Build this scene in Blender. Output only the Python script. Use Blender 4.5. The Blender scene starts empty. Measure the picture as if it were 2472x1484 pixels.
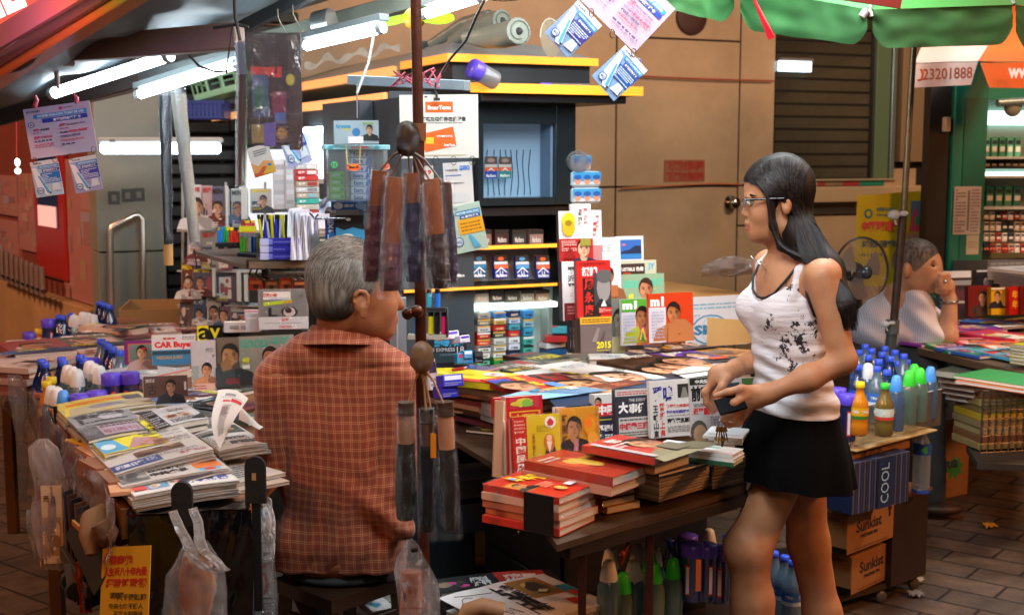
import bpy,math,random
import numpy as np
from mathutils import Vector,Matrix,noise
from mathutils.bvhtree import BVHTree
random.seed(11)
S=bpy.context.scene
COL=S.collection
R=math.radians
EYE,FOC=1.56,3090.0
PITCH=math.atan(371/FOC)
cd=bpy.data.cameras.new('camera');cam=bpy.data.objects.new('camera',cd);COL.objects.link(cam)
cd.sensor_width=36;cd.lens=45;cd.clip_start=.1;cd.clip_end=200
cam.location=(0,0,EYE);cam.rotation_euler=(math.pi/2-PITCH,0,0)
cd.dof.use_dof=True;cd.dof.focus_distance=2.95;cd.dof.aperture_fstop=6.5
S.camera=cam
w=bpy.data.worlds.new('World');S.world=w;w.use_nodes=True
bg=w.node_tree.nodes['Background'];bg.inputs[0].default_value=(1.0,.74,.58,1);bg.inputs[1].default_value=.19
S.view_settings.view_transform='Standard';S.view_settings.look='None';S.view_settings.exposure=0;S.view_settings.gamma=1
def at0(x,y,Y):return(Y*(x-1236)/FOC,Y,EYE+Y*(371-y)/FOC)
def lamp(name,loc,tgt,power,size,col):
 l=bpy.data.lights.new(name,'AREA');l.energy=power;l.size=size;l.color=col;l.shape='DISK'
 o=bpy.data.objects.new(name,l);COL.objects.link(o);o.location=loc
 o.rotation_euler=(Vector(tgt)-Vector(loc)).to_track_quat('-Z','Y').to_euler();return o
SOD=(1.0,.36,.10)
lamp('street_and_fill_light',(-4.5,-.6,4.2),(-1.2,4,.4),110,.5,SOD)
lamp('street_and_fill_light',(4.8,2.2,3.2),(1.0,3.6,.8),120,.5,SOD)
lamp('street_and_fill_light',(-6.0,5.0,4.5),(-2.8,8,1.0),240,.8,(1,.52,.32))
lamp('street_and_fill_light',(4.0,4.6,4.4),(2.2,9.0,1.4),190,.6,(1,.68,.44))
lamp('street_and_fill_light',(.6,-3.2,4.2),(0,3,1.0),42,1.2,(1,.55,.28))  # unseen warm fill added behind the camera
lamp('stall_and_fill_light',(-.35,2.1,2.7),(-.8,4.2,1.1),22,.7,(.85,.93,1.0))  # unseen cool fill added to brighten the left hanging sign from the front
lamp('stall_and_fill_light',(.45,2.0,2.35),(.62,3.1,.8),15,.5,(.92,.96,1.0))
lamp('stall_and_fill_light',(.35,2.35,2.5),(-.05,3.9,1.5),10,.5,(.85,.95,1.0))  # unseen cool fill added to brighten the signs around the pole
lamp('stall_and_fill_light',(.9,3.7,2.5),(.9,4.0,.8),62,.9,(.92,.97,1.0))
lamp('stall_and_fill_light',(-.75,3.5,2.35),(-.8,3.9,.8),26,.9,(.85,.95,1.0))
lamp('stall_and_fill_light',(2.5,5.5,2.5),(2.3,6.3,.8),32,.8,(.88,.97,1.0))
lamp('beam_glint_light',at0(60,40,2.6),at0(150,130,3.0),0.7,.08,(1,.1,.08))  # small unseen coloured lamps added to put neon-like glints on the awning beam
lamp('beam_glint_light',at0(190,-40,2.5),at0(250,60,2.8),0.7,.06,(.1,1,.3))
lamp('beam_glint_light',at0(-30,100,2.6),at0(60,180,3.0),0.8,.06,(.3,.3,1))
try:
 S.cycles.max_bounces=8;S.cycles.transparent_max_bounces=24;S.cycles.sample_clamp_indirect=4
 S.cycles.caustics_reflective=False;S.cycles.caustics_refractive=False
 S.cycles.use_denoising=True
except Exception:pass
TH=R(25);E1=Vector((math.cos(TH),math.sin(TH),0));E2=Vector((-math.sin(TH),math.cos(TH),0));UP=Vector((0,0,1))
def ray(px,py):
 v=Vector(((px-1236)/FOC,-(py-742)/FOC,-1.0));v.rotate(cam.rotation_euler);return v
def at(px,py,Y):r=ray(px,py);return Vector((0,0,EYE))+r*(Y/r.y)
def on(px,py,z):r=ray(px,py);return Vector((0,0,EYE))+r*((z-EYE)/r.z)
def onpl(px,py,n,k):
 r=ray(px,py);return Vector((0,0,EYE))+r*(k/r.dot(n))
ZZ=dict(T1=(0,0,2.968),T2=(600,0,2.968),T3=(1200,0,2.968),T4=(1850,0,2.968),M1=(0,400,2.968),M2=(600,400,2.968),M3=(1100,450,2.968),M4=(1700,350,2.699),B1=(0,750,2.968),B2=(0,1050,3.29),B3=(600,1000,2.9615),B4=(1080,820,2.8),B5=(1050,1200,3.5314),B6=(1650,900,2.469),W=(1680,360,3.711),H=(1680,860,5.706),G=(600,560,3.373),D=(420,280,3.373),J=(2050,560,4.364))
def q(k,x,y):a=ZZ[k];return((a[0]+x/a[2])*.9888,(a[1]+y/a[2])*.9888)
def frame(o,x,y=None,z=None):
 x=Vector(x).normalized()
 if z is None:z=x.cross(Vector(y)).normalized()
 else:z=Vector(z).normalized()
 y=z.cross(x).normalized();x=y.cross(z).normalized()
 return Matrix(((x.x,y.x,z.x,o[0]),(x.y,y.y,z.y,o[1]),(x.z,y.z,z.z,o[2]),(0,0,0,1)))
def flat(o,yaw,pitch=0,roll=0):
 return Matrix.Translation(o)@Matrix.Rotation(yaw,4,'Z')@Matrix.Rotation(pitch,4,'X')@Matrix.Rotation(roll,4,'Y')
def T(x,y,z):return Matrix.Translation((x,y,z))
I4=Matrix.Identity(4)
MATS={}
def lin(h):
 h=h.lstrip('#');h=h if len(h)==6 else ''.join(x*2 for x in h);c=[int(h[i:i+2],16)/255 for i in(0,2,4)]
 return tuple((x/12.92 if x<=.04045 else((x+.055)/1.055)**2.4)for x in c)+(1,)
def newmat(name):
 m=bpy.data.materials.new(name);m.use_nodes=True;nt=m.node_tree
 return m,nt,nt.nodes,nt.links,nt.nodes['Principled BSDF']
def P(hexc,rough=.5,metal=0,coat=0,bump=0,bscale=60,var=0,vscale=8,spec=.5):
 """plain paint / print / cloth with optional noise variation and bump"""
 key=(hexc,rough,metal,coat,bump,bscale,var,vscale,spec)
 if key in MATS:return MATS[key]
 m,nt,N,L,b=newmat('mat_'+hexc)
 c=lin(hexc);b.inputs['Base Color'].default_value=c;b.inputs['Roughness'].default_value=rough
 b.inputs['Metallic'].default_value=metal;b.inputs['Coat Weight'].default_value=coat;b.inputs['Specular IOR Level'].default_value=spec
 b.inputs['Coat Roughness'].default_value=.12
 tc=None
 if bump or var:tc=N.new('ShaderNodeTexCoord')
 if bump:
  n=N.new('ShaderNodeTexNoise');n.inputs['Scale'].default_value=bscale;n.inputs['Detail'].default_value=5
  L.new(tc.outputs['Object'],n.inputs['Vector'])
  bm=N.new('ShaderNodeBump');bm.inputs['Strength'].default_value=bump;bm.inputs['Distance'].default_value=.01
  L.new(n.outputs[0],bm.inputs['Height']);L.new(bm.outputs[0],b.inputs['Normal'])
 if var:
  n=N.new('ShaderNodeTexNoise');n.inputs['Scale'].default_value=vscale;n.inputs['Detail'].default_value=6;n.inputs['Roughness'].default_value=.65
  L.new(tc.outputs['Object'],n.inputs['Vector'])
  r=N.new('ShaderNodeValToRGB');r.color_ramp.elements[0].position=.3;r.color_ramp.elements[1].position=.7
  r.color_ramp.elements[0].color=tuple(x*(1-var)for x in c[:3])+(1,);r.color_ramp.elements[1].color=tuple(min(1,x*(1+var*.6))for x in c[:3])+(1,)
  L.new(n.outputs[0],r.inputs[0]);L.new(r.outputs[0],b.inputs['Base Color'])
 MATS[key]=m;return m
def EM(hexc,s):
 key=('em',hexc,s)
 if key not in MATS:
  m,nt,N,L,b=newmat('lit_'+hexc);b.inputs['Base Color'].default_value=lin(hexc)
  b.inputs['Emission Color'].default_value=lin(hexc);b.inputs['Emission Strength'].default_value=s;MATS[key]=m
 return MATS[key]
def FILM(hexc='#ffffff',fac=.12,rough=.12,bump=.6,scale=35,opa=0.0,cloud=0.0,fr=.4):
 """clear plastic film: transparent with crinkled glossy reflections, opa = milky part"""
 key=('film',hexc,fac,rough,bump,scale,opa,cloud,fr)
 if key in MATS:return MATS[key]
 m,nt,N,L,b=newmat('film');N.remove(b);out=N['Material Output']
 tr=N.new('ShaderNodeBsdfTransparent');tr.inputs[0].default_value=lin(hexc)
 gl=N.new('ShaderNodeBsdfGlossy');gl.inputs['Roughness'].default_value=rough
 tc=N.new('ShaderNodeTexCoord');n=N.new('ShaderNodeTexNoise');n.inputs['Scale'].default_value=scale;n.inputs['Detail'].default_value=3;n.inputs['Distortion'].default_value=1.2
 L.new(tc.outputs['Object'],n.inputs['Vector'])
 v=N.new('ShaderNodeTexVoronoi');v.feature='DISTANCE_TO_EDGE';v.inputs['Scale'].default_value=scale*.7;L.new(n.outputs['Color'],v.inputs['Vector'])
 ad=N.new('ShaderNodeMath');ad.operation='ADD';L.new(n.outputs[0],ad.inputs[0]);L.new(v.outputs[0],ad.inputs[1])
 bm=N.new('ShaderNodeBump');bm.inputs['Strength'].default_value=bump;bm.inputs['Distance'].default_value=.02
 L.new(ad.outputs[0],bm.inputs['Height']);L.new(bm.outputs[0],gl.inputs['Normal'])
 lw=N.new('ShaderNodeLayerWeight');lw.inputs['Blend'].default_value=.35;L.new(bm.outputs[0],lw.inputs['Normal'])
 mm=N.new('ShaderNodeMath');mm.operation='MULTIPLY_ADD';mm.inputs[1].default_value=fr;mm.inputs[2].default_value=fac;L.new(lw.outputs['Fresnel'],mm.inputs[0]);mm.use_clamp=True
 mx=N.new('ShaderNodeMixShader');L.new(mm.outputs[0],mx.inputs[0]);L.new(tr.outputs[0],mx.inputs[1]);L.new(gl.outputs[0],mx.inputs[2])
 last=mx
 if opa>0:
  df=N.new('ShaderNodeBsdfDiffuse');df.inputs[0].default_value=lin(hexc)if hexc!='#ffffff' else(.85,.85,.88,1);L.new(bm.outputs[0],df.inputs['Normal'])
  tl=N.new('ShaderNodeBsdfTranslucent');tl.inputs[0].default_value=df.inputs[0].default_value
  m2=N.new('ShaderNodeMixShader');m2.inputs[0].default_value=.4;L.new(df.outputs[0],m2.inputs[1]);L.new(tl.outputs[0],m2.inputs[2])
  m3=N.new('ShaderNodeMixShader');m3.inputs[0].default_value=opa;L.new(mx.outputs[0],m3.inputs[1]);L.new(m2.outputs[0],m3.inputs[2])
  if cloud:
   n2=N.new('ShaderNodeTexNoise');n2.inputs['Scale'].default_value=scale*.35;L.new(tc.outputs['Object'],n2.inputs['Vector'])
   mr=N.new('ShaderNodeMapRange');mr.inputs[1].default_value=.35;mr.inputs[2].default_value=.7;mr.inputs[3].default_value=max(0,opa-cloud);mr.inputs[4].default_value=min(1,opa+cloud)
   L.new(n2.outputs[0],mr.inputs[0]);L.new(mr.outputs[0],m3.inputs[0])
  last=m3
 L.new(last.outputs[0],out.inputs[0]);MATS[key]=m;return m
def STRIPE(c1,c2,scale,axis='Z',rough=.6,w=.5):
 """fine stripes (page edges, pinstripes) along an object axis"""
 key=('str',c1,c2,scale,axis,w)
 if key in MATS:return MATS[key]
 m,nt,N,L,b=newmat('striped');b.inputs['Roughness'].default_value=rough
 tc=N.new('ShaderNodeTexCoord');wv=N.new('ShaderNodeTexWave');wv.wave_type='BANDS';wv.bands_direction=axis;wv.wave_profile='SIN'
 wv.inputs['Scale'].default_value=scale;wv.inputs['Distortion'].default_value=.8;wv.inputs['Detail'].default_value=2
 L.new(tc.outputs['Object'],wv.inputs[0]);r=N.new('ShaderNodeValToRGB');r.color_ramp.elements[0].color=lin(c2);r.color_ramp.elements[1].color=lin(c1)
 r.color_ramp.elements[0].position=w-.3;r.color_ramp.elements[1].position=w+.1
 L.new(wv.outputs[0],r.inputs[0]);L.new(r.outputs[0],b.inputs[0]);MATS[key]=m;return m
PAGES=STRIPE('#e8e0d2','#b5aa98',220,'Z');NEWSP=STRIPE('#c9c2b8','#8d857c',120,'Z',.8)
TXT={}
def text_mesh(s,bold=0.02):
 k=(s,bold)
 if k not in TXT:
  c=bpy.data.curves.new('t','FONT');c.body=s;c.resolution_u=2;c.offset=bold
  o=bpy.data.objects.new('t',c);COL.objects.link(o)
  me=o.to_mesh();v=np.array([p.co[:2]for p in me.vertices])if len(me.vertices)else np.zeros((0,2))
  f=[tuple(p.vertices)for p in me.polygons];o.to_mesh_clear()
  bpy.data.objects.remove(o);bpy.data.curves.remove(c)
  if len(v):
   lo,hi=v.min(0),v.max(0);v=(v-lo)/np.maximum(hi-lo,1e-6);asp=(hi-lo)
  else:asp=(1,1)
  TXT[k]=(v,f,asp)
 return TXT[k]
class MB:
 def __init__(s):s.v=[];s.f=[];s.m=[];s.sm=[];s.mats=[];s.M=I4
 def mi(s,mat):
  if mat not in s.mats:s.mats.append(mat)
  return s.mats.index(mat)
 def add(s,vs,fs,mat,smooth=False,M=None):
  b=len(s.v);MM=s.M if M is None else s.M@M;i=s.mi(mat)
  ident=MM==I4
  for p in vs:s.v.append(tuple(p)if ident else tuple(MM@Vector(p)))
  for f in fs:s.f.append(tuple(b+k for k in f));s.m.append(i);s.sm.append(smooth)
  return s
 def poly(s,pts,mat,M=None):return s.add(pts,[tuple(range(len(pts)))],mat,False,M)
 def box(s,x0,x1,y0,y1,z0,z1,mat,M=None,bev=0):
  if bev and min(x1-x0,y1-y0,z1-z0)>2.2*bev:
   vs=[];idx={}
   for ix,(a,sa)in enumerate(((x0,1),(x1,-1))):
    for iy,(b_,sb)in enumerate(((y0,1),(y1,-1))):
     for iz,(c,sc)in enumerate(((z0,1),(z1,-1))):
      idx[ix,iy,iz]=len(vs)
      vs+=[(a,b_+sb*bev,c+sc*bev),(a+sa*bev,b_,c+sc*bev),(a+sa*bev,b_+sb*bev,c)]
   g=lambda ix,iy,iz,k:idx[ix,iy,iz]+k
   fs=[]
   for ax in range(3):
    for sd in range(2):
     o=[(0,0),(1,0),(1,1),(0,1)];q4=[]
     for(u,v)in o:
      t=[0,0,0];t[ax]=sd;t[(ax+1)%3]=u;t[(ax+2)%3]=v;q4.append(g(*t,ax))
     fs.append(tuple(q4 if sd else q4[::-1]))
   for ax in range(3):
    a1,a2=(ax+1)%3,(ax+2)%3
    for u in range(2):
     for v in range(2):
      t0=[0,0,0];t1=[0,0,0];t0[a1]=t1[a1]=u;t0[a2]=t1[a2]=v;t1[ax]=1
      fs.append((g(*t0,a1),g(*t1,a1),g(*t1,a2),g(*t0,a2)))
   for k in idx.values():fs.append((k,k+1,k+2))
   return s.add(vs,fs,mat,False,M)
  vs=[(x,y,z)for x in(x0,x1)for y in(y0,y1)for z in(z0,z1)]
  return s.add(vs,[(0,1,3,2),(4,6,7,5),(0,4,5,1),(2,3,7,6),(0,2,6,4),(1,5,7,3)],mat,False,M)
 def tube(s,pts,r,mat,n=8,caps=True,smooth=True):
  pts=[Vector(p)for p in pts];rs=r if isinstance(r,(list,tuple))else[r]*len(pts);vs=[];fs=[]
  t=(pts[1]-pts[0]).normalized();a=t.orthogonal().normalized()
  for i,p in enumerate(pts):
   if 0<i<len(pts)-1:t=(pts[i+1]-pts[i-1]).normalized()
   elif i:t=(pts[i]-pts[i-1]).normalized()
   a=(a-t*a.dot(t)).normalized();b=t.cross(a)
   for k in range(n):
    th=2*math.pi*k/n;vs.append(p+(a*math.cos(th)+b*math.sin(th))*rs[i])
  for i in range(len(pts)-1):
   for k in range(n):fs.append((i*n+k,i*n+(k+1)%n,(i+1)*n+(k+1)%n,(i+1)*n+k))
  s.add(vs,fs,mat,smooth)
  if caps:s.add(vs[:n][::-1],[tuple(range(n))],mat);s.add(vs[-n:],[tuple(range(n))],mat)
  return s
 def bar(s,a,b,w,h,mat,up=UP):
  a=Vector(a);b=Vector(b);d=b-a;M=frame(a,d,None,Vector(up)-d.normalized()*Vector(up).dot(d.normalized()))
  return s.box(0,d.length,-w/2,w/2,-h/2,h/2,mat,M,bev=min(w,h)*.06)
 def lathe(s,prof,mat,n=20,M=None,smooth=True,sx=1,sy=1,flute=0,nf=8):
  vs=[];fs=[]
  for(r,z)in prof:
   for k in range(n):
    th=2*math.pi*k/n;rr=r*(1+flute*math.cos(nf*th));vs.append((rr*math.cos(th)*sx,rr*math.sin(th)*sy,z))
  for i in range(len(prof)-1):
   for k in range(n):fs.append((i*n+k,i*n+(k+1)%n,(i+1)*n+(k+1)%n,(i+1)*n+k))
  return s.add(vs,fs,mat,smooth,M)
 def grid(s,fn,nu,nv,mat,smooth=True,M=None):
  vs=[fn(u/nu,v/nv)for v in range(nv+1)for u in range(nu+1)]
  fs=[(v*(nu+1)+u,v*(nu+1)+u+1,(v+1)*(nu+1)+u+1,(v+1)*(nu+1)+u)for v in range(nv)for u in range(nu)]
  return s.add(vs,fs,mat,smooth,M)
 def ball(s,c,r,mat,n=14,sx=1,sy=1,sz=1,M=None):
  pr=[(math.sin(math.pi*i/n)*r,-math.cos(math.pi*i/n)*r*sz)for i in range(n+1)]
  pr[0]=(1e-5,pr[0][1]);pr[-1]=(1e-5,pr[-1][1])
  return s.lathe(pr,mat,n+4,(M or I4)@T(*c),True,sx,sy)
 def text(s,txt,x,y,w,h,mat,z=0,bold=.02,M=None,keep=False,rot=0):
  v,f,asp=text_mesh(txt,bold)
  if keep:w=min(w,h*asp[0]/max(asp[1],.5))
  if rot:vs=[(x+w-p[1]*w,y+p[0]*h,z)for p in v]
  else:vs=[(x+p[0]*w,y+p[1]*h,z)for p in v]
  return s.add(vs,f,mat,False,M)
 def warp(s,fn):s.v=[fn(p)for p in s.v];return s
 def build(s,name,parent=None,world=False,M=None):
  me=bpy.data.meshes.new(name);vs=s.v
  if parent is not None and world:inv=TM[parent.name].inverted();vs=[tuple(inv@Vector(p))for p in vs]
  if M is not None:inv=M.inverted();vs=[tuple(inv@Vector(p))for p in vs]
  me.from_pydata([tuple(p)for p in vs],[],s.f)
  for m in s.mats:me.materials.append(m)
  me.polygons.foreach_set('material_index',s.m);me.polygons.foreach_set('use_smooth',s.sm);me.update()
  o=bpy.data.objects.new(name,me);COL.objects.link(o)
  if M is not None:o.matrix_world=M
  if parent is not None:o.parent=parent;TM[o.name]=TM[parent.name]
  else:TM[o.name]=M if M is not None else I4
  return o
TM={}
def tag(o,label,cat,group=None,kind=None):
 if label:o['label']=label
 if cat:o['category']=cat
 if group:o['group']=group
 if kind:o['kind']=kind
 return o
def thing(name,label,cat,M,group=None):
 if isinstance(M,Vector):M=Matrix.Translation(M)
 o=bpy.data.objects.new(name,None);o.empty_display_size=.05;COL.objects.link(o);o.matrix_world=M;TM[o.name]=M
 return tag(o,label,cat,group)
def solo(mb,name,label,cat,group=None,world=True,M=None):
 """one mesh = one thing; origin moved to the base centre"""
 if M is None:
  a=np.array(mb.v);M=Matrix.Translation(((a[:,0].min()+a[:,0].max())/2,(a[:,1].min()+a[:,1].max())/2,a[:,2].min()))
  o=mb.build(name,None,M=M)
 else:
  o=mb.build(name);o.matrix_world=M;TM[o.name]=M
 return tag(o,label,cat,group)
def struct(mb,name):o=mb.build(name);o['kind']='structure';return o
def dup(root,M,label=None):
 c=root.copy();COL.objects.link(c);c.matrix_world=M;TM[c.name]=M
 if label:c['label']=label
 def kids(a,b):
  for ch in list(a.children):
   d=ch.copy();COL.objects.link(d);d.parent=b;TM[d.name]=M;kids(ch,d)
 kids(root,c);return c
ORD=['first','second','third','fourth','fifth','sixth','seventh','eighth','ninth','tenth','eleventh','twelfth','thirteenth','fourteenth','fifteenth','sixteenth']
SKIN=['#d9a47c','#c98f66','#b97c55','#e0b08a']
def decals(mb,w,h,z,dec,M=None,sub=0):
 """draw a list of printed shapes on the rectangle 0..w x 0..h at height z"""
 dz=[z]
 def nz():dz[0]+=.00022;return dz[0]
 def rect(x,y,ww,hh,c):
  zz=nz();m=c if not isinstance(c,str)else P(c,.42)
  if sub:
   n=max(1,int(ww*w/.02));k=max(1,int(hh*h/.02))
   mb.grid(lambda u,v:((x+ww*u)*w,(y+hh*v)*h,zz),n,k,m,False,M)
  else:mb.poly([(x*w,y*h,zz),((x+ww)*w,y*h,zz),((x+ww)*w,(y+hh)*h,zz),(x*w,(y+hh)*h,zz)],m,M)
 def ell(cx,cy,rx,ry,c,a0=0,a1=360,n=16):
  zz=nz();pts=[((cx+rx*math.cos(R(a0+(a1-a0)*i/n)))*w,(cy+ry*math.sin(R(a0+(a1-a0)*i/n)))*h,zz)for i in range(n+(a1-a0<360))]
  mb.poly(pts,P(c,.42)if isinstance(c,str)else c,M)
 def pl(pts,c):zz=nz();mb.poly([(x*w,y*h,zz)for x,y in pts],P(c,.42),M)
 asp=w/h
 for d in dec:
  k=d[0]
  if k=='r':rect(*d[1:])
  elif k=='e':ell(*d[1:])
  elif k=='g':pl(d[1],d[2])
  elif k=='t':
   _,x,y,ww,hh,s,c=d[:7];b=d[7]if len(d)>7 else.03
   mb.text(s,x*w,y*h,ww*w,hh*h,P(c,.42)if isinstance(c,str)else c,nz(),b,M)
  elif k=='v':
   _,x,y,ww,hh,s,c=d[:7];n=len(s);zz=nz()
   for i,ch in enumerate(s):mb.text(ch,x*w,(y+hh*(n-1-i+.06)/n)*h,ww*w,hh/n*.86*h,P(c,.42),zz,.03,M)
  elif k=='l':
   _,x,y,ww,hh,n,c=d;zz=nz()
   for i in range(n):
    yy=y+hh*(1-(i+.8)/n);xx=x
    while xx<x+ww*.97:
     l=random.uniform(.04,.16)*max(ww,.3);l=min(l,x+ww-xx)
     mb.poly([(xx*w,yy*h,zz),((xx+l)*w,yy*h,zz),((xx+l)*w,(yy+hh/n*.5)*h,zz),(xx*w,(yy+hh/n*.5)*h,zz)],P(c,.5),M);xx+=l+.018
     if random.random()<.05:break
  elif k=='ph':
   _,x,y,ww,hh,cols=d;rect(x,y,ww,hh,cols[0])
   for i in range(7):
    rx=random.uniform(.08,.26)*ww;ry=random.uniform(.08,.3)*hh
    ell(random.uniform(x+rx,x+ww-rx),random.uniform(y+ry,y+hh-ry),rx,ry,random.choice(cols[1:]),n=8)
  elif k=='p':
   _,cx,cy,s,sk,hr,cl=d[:7];sx=s/asp
   pl([(cx-sx*1.15,cy-s*1.35),(cx+sx*1.15,cy-s*1.35),(cx+sx*.95,cy-s*.78),(cx+sx*.3,cy-s*.52),(cx-sx*.3,cy-s*.52),(cx-sx*.95,cy-s*.78)],cl)
   pl([(cx-sx*.2,cy-s*.3),(cx+sx*.2,cy-s*.3),(cx+sx*.22,cy-s*.58),(cx,cy-s*.85),(cx-sx*.22,cy-s*.58)],sk)
   ell(cx,cy+s*.05,sx*.40,s*.50,hr);ell(cx,cy-s*.05,sx*.355,s*.43,sk)
   dk_=lambda hx,f:'#%02x%02x%02x'%tuple(min(255,int(int(hx[i:i+2],16)*f))for i in(1,3,5))
   pl([(cx+sx*.08,cy+s*.36),(cx+sx*.35,cy+s*.1),(cx+sx*.33,cy-s*.22),(cx+sx*.14,cy-s*.45),(cx+sx*.2,cy-s*.2),(cx+sx*.1,cy)],dk_(sk,.8));ell(cx-sx*.2,cy-s*.16,sx*.12,s*.12,dk_(sk,1.1),n=8)
   pl([(cx+sx*.02,cy-s*.5),(cx+sx*.22,cy-s*.34),(cx+sx*.22,cy-s*.58)],dk_(sk,.62));pl([(cx,cy-s*.85),(cx+sx*.25,cy-s*.56),(cx+sx*.95,cy-s*.78),(cx+sx*1.15,cy-s*1.35),(cx+sx*.5,cy-s*1.35)],dk_(cl,.72))
   for e in(-1,1):pl([(cx+e*sx*.08,cy+s*.07),(cx+e*sx*.25,cy+s*.09),(cx+e*sx*.25,cy+s*.065),(cx+e*sx*.08,cy+s*.05)],hr)
   pl([(cx-sx*.37,cy+s*.05),(cx-sx*.25,cy+s*.33),(cx+sx*.1,cy+s*.26),(cx+sx*.37,cy+s*.05),(cx+sx*.33,cy+s*.36),(cx,cy+s*.52),(cx-sx*.33,cy+s*.36)],hr)
   for e in(-1,1):ell(cx+e*sx*.15,cy+s*.0,sx*.06,s*.022,'#33241c',n=6)
   ell(cx,cy-s*.25,sx*.11,s*.022,'#9a4f44',n=6);pl([(cx-sx*.05,cy-s*.14),(cx+sx*.06,cy-s*.14),(cx+sx*.01,cy+s*.0)],'#a97350')
def rnd_cover(hue=None,seed=0,text=True):
 rr=random.Random(seed);pal=hue or['#c4262a','#f2d21f','#f0efe9','#2d4e9a','#d8d6d0','#e07a2a','#7a3fa0','#2f8f6a','#d993a4','#171a22']
 bgc=rr.choice(pal);d=[('ph',rr.uniform(0,.2),rr.uniform(0,.2),rr.uniform(.5,.8),rr.uniform(.4,.7),[rr.choice(pal),'#caa07a','#39303a',rr.choice(pal),'#e8d8c8'])]
 if rr.random()<.6:d.append(('p',rr.uniform(.3,.7),.5,rr.uniform(.3,.42),rr.choice(SKIN),'#1b1512',rr.choice(['#222733','#eeeeee','#7a2a30','#4a6a9a'])))
 ts=rr.choice(['週刊','時尚','東週刊','MORE','新假期','娛樂','壹週','飲食','明周','MEN','汽車','女人'])
 if text:d.append(('t',.06,.82,.8,.13,ts,rr.choice(['#c4262a','#ffffff','#f4e22b','#1b1b22']),.04))
 for i in range(3):d.append(('r',rr.uniform(0,.6),rr.uniform(.05,.7),rr.uniform(.2,.4),rr.uniform(.03,.08),rr.choice(pal)))
 d.append(('l',.06,.04,.5,.14,3,rr.choice(['#ffffff','#f4e22b','#1b1b22'])))
 return bgc,d
def make_item(name,label,cat,M,w,h,t,bg,dec,group=None,parts=True,spine=None,wrap=False,bend=0,curl=0,pages=None,gloss=.3,sub=None):
 """a book, magazine or newspaper lying in its local frame: x = width, y = height of the cover, z = thickness"""
 pg=MB();e=.0015 if t>.006 else.0005;pages=pages or PAGES
 nb=8 if(bend or curl)else 1
 def fn(p):
  x,y,z=p;z+=bend*math.sin(math.pi*min(max(x/w,0),1))+curl*(max(0,y/h-.5)*2)**2;return(x,y,z)
 bgm=P(bg,gloss)if isinstance(bg,str)else bg
 if nb>1:
  for a in range(nb):pg.box(w*a/nb+(.001 if a==0 else 0),w*(a+1)/nb-(.001 if a==nb-1 else 0),e,h-e,e,t-e,pages)
  cv=MB();cv.grid(lambda u,v:(w*u,h*v,t),nb,8,bgm,False);cv.grid(lambda u,v:(w*u,h*v,0),nb,8,bgm,False)
  for a in range(nb):
   for(X0)in((0,),):pass
  cv.box(-.0006,.0006,0,h,0,t,bgm)
 else:
  pg.box(.001,w-e,e,h-e,e,t-e,pages)
  cv=MB();cv.box(0,w,0,h,t-.0008,t,bgm);cv.box(0,w,0,h,0,.0008,bgm);cv.box(-.0006,.0006,0,h,0,t,P(spine,gloss)if spine else bgm)
 decals(cv,w,h,t+.0001,dec,sub=(1 if nb>1 else 0)if sub is None else sub)
 if nb>1:pg.warp(fn);cv.warp(fn)
 if not parts:
  off=len(cv.v)
  for f,mi,sm in zip(pg.f,pg.m,pg.sm):cv.f.append(tuple(off+k for k in f));cv.m.append(cv.mi(pg.mats[mi]));cv.sm.append(sm)
  cv.v+=pg.v
  o=cv.build(name);o.matrix_world=M;TM[o.name]=M;tag(o,label,cat,group)
  return o
 o=thing(name,label,cat,M,group);cv.build('cover',o);pg.build('pages',o)
 if wrap:
  wb=MB();g=.0018
  wb.box(-g,w+g,-g,h+g,-g,t+g+len(dec)*.00025,FILM(fac=.015,bump=.7,scale=60,rough=.08,fr=.14),bev=.0015);wb.build('plastic_wrap',o)
 return o
# ================================================================ placement helpers
def standm(x0,y0,x1,y1,Y,yaw=25,tilt=0):
 """upright rectangle whose bottom-left, bottom-right and top fall where given; returns matrix, width, height"""
 O=at(x0,y1,Y);d=Vector((math.cos(R(yaw)),math.sin(R(yaw)),0));r=ray(x1,y1)
 a=r.x/r.y;t=(a*O.y-O.x)/(d.x-a*d.y)
 nrm=Vector((d.y,-d.x,0));up=(UP*math.cos(R(tilt))-nrm*math.sin(R(tilt)))
 Mx=frame(O,d,up);r2=ray(x0,y0);k=r2.z/r2.y;h=(k*O.y+EYE-O.z)/(up.z-k*up.y)
 return Mx,abs(t),h
def lay2(fl,fr,z,h=None,bl=None,dz=0):
 """flat item whose TOP face has its front-left / front-right corner at these places; dz tilts the back edge up"""
 a=on(fl[0],fl[1],z);b=on(fr[0],fr[1],z);w=(b-a).length
 yaw=math.atan2((b-a).y,(b-a).x)
 if h is None:c=on(bl[0],bl[1],z);h=(c-a).length
 return flat(a,yaw,math.atan2(dz,h)),w,h
def PL(k):return frame(E2*k,E1,None,-E2)
def sp(px,py,k):p=onpl(px,py,E2,k);return p.dot(E1),p.z
def PL2(c):return frame(E1*c,-E2,None,-E1)
def sp2(px,py,c):p=onpl(px,py,E1,c);return-p.dot(E2),p.z
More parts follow.
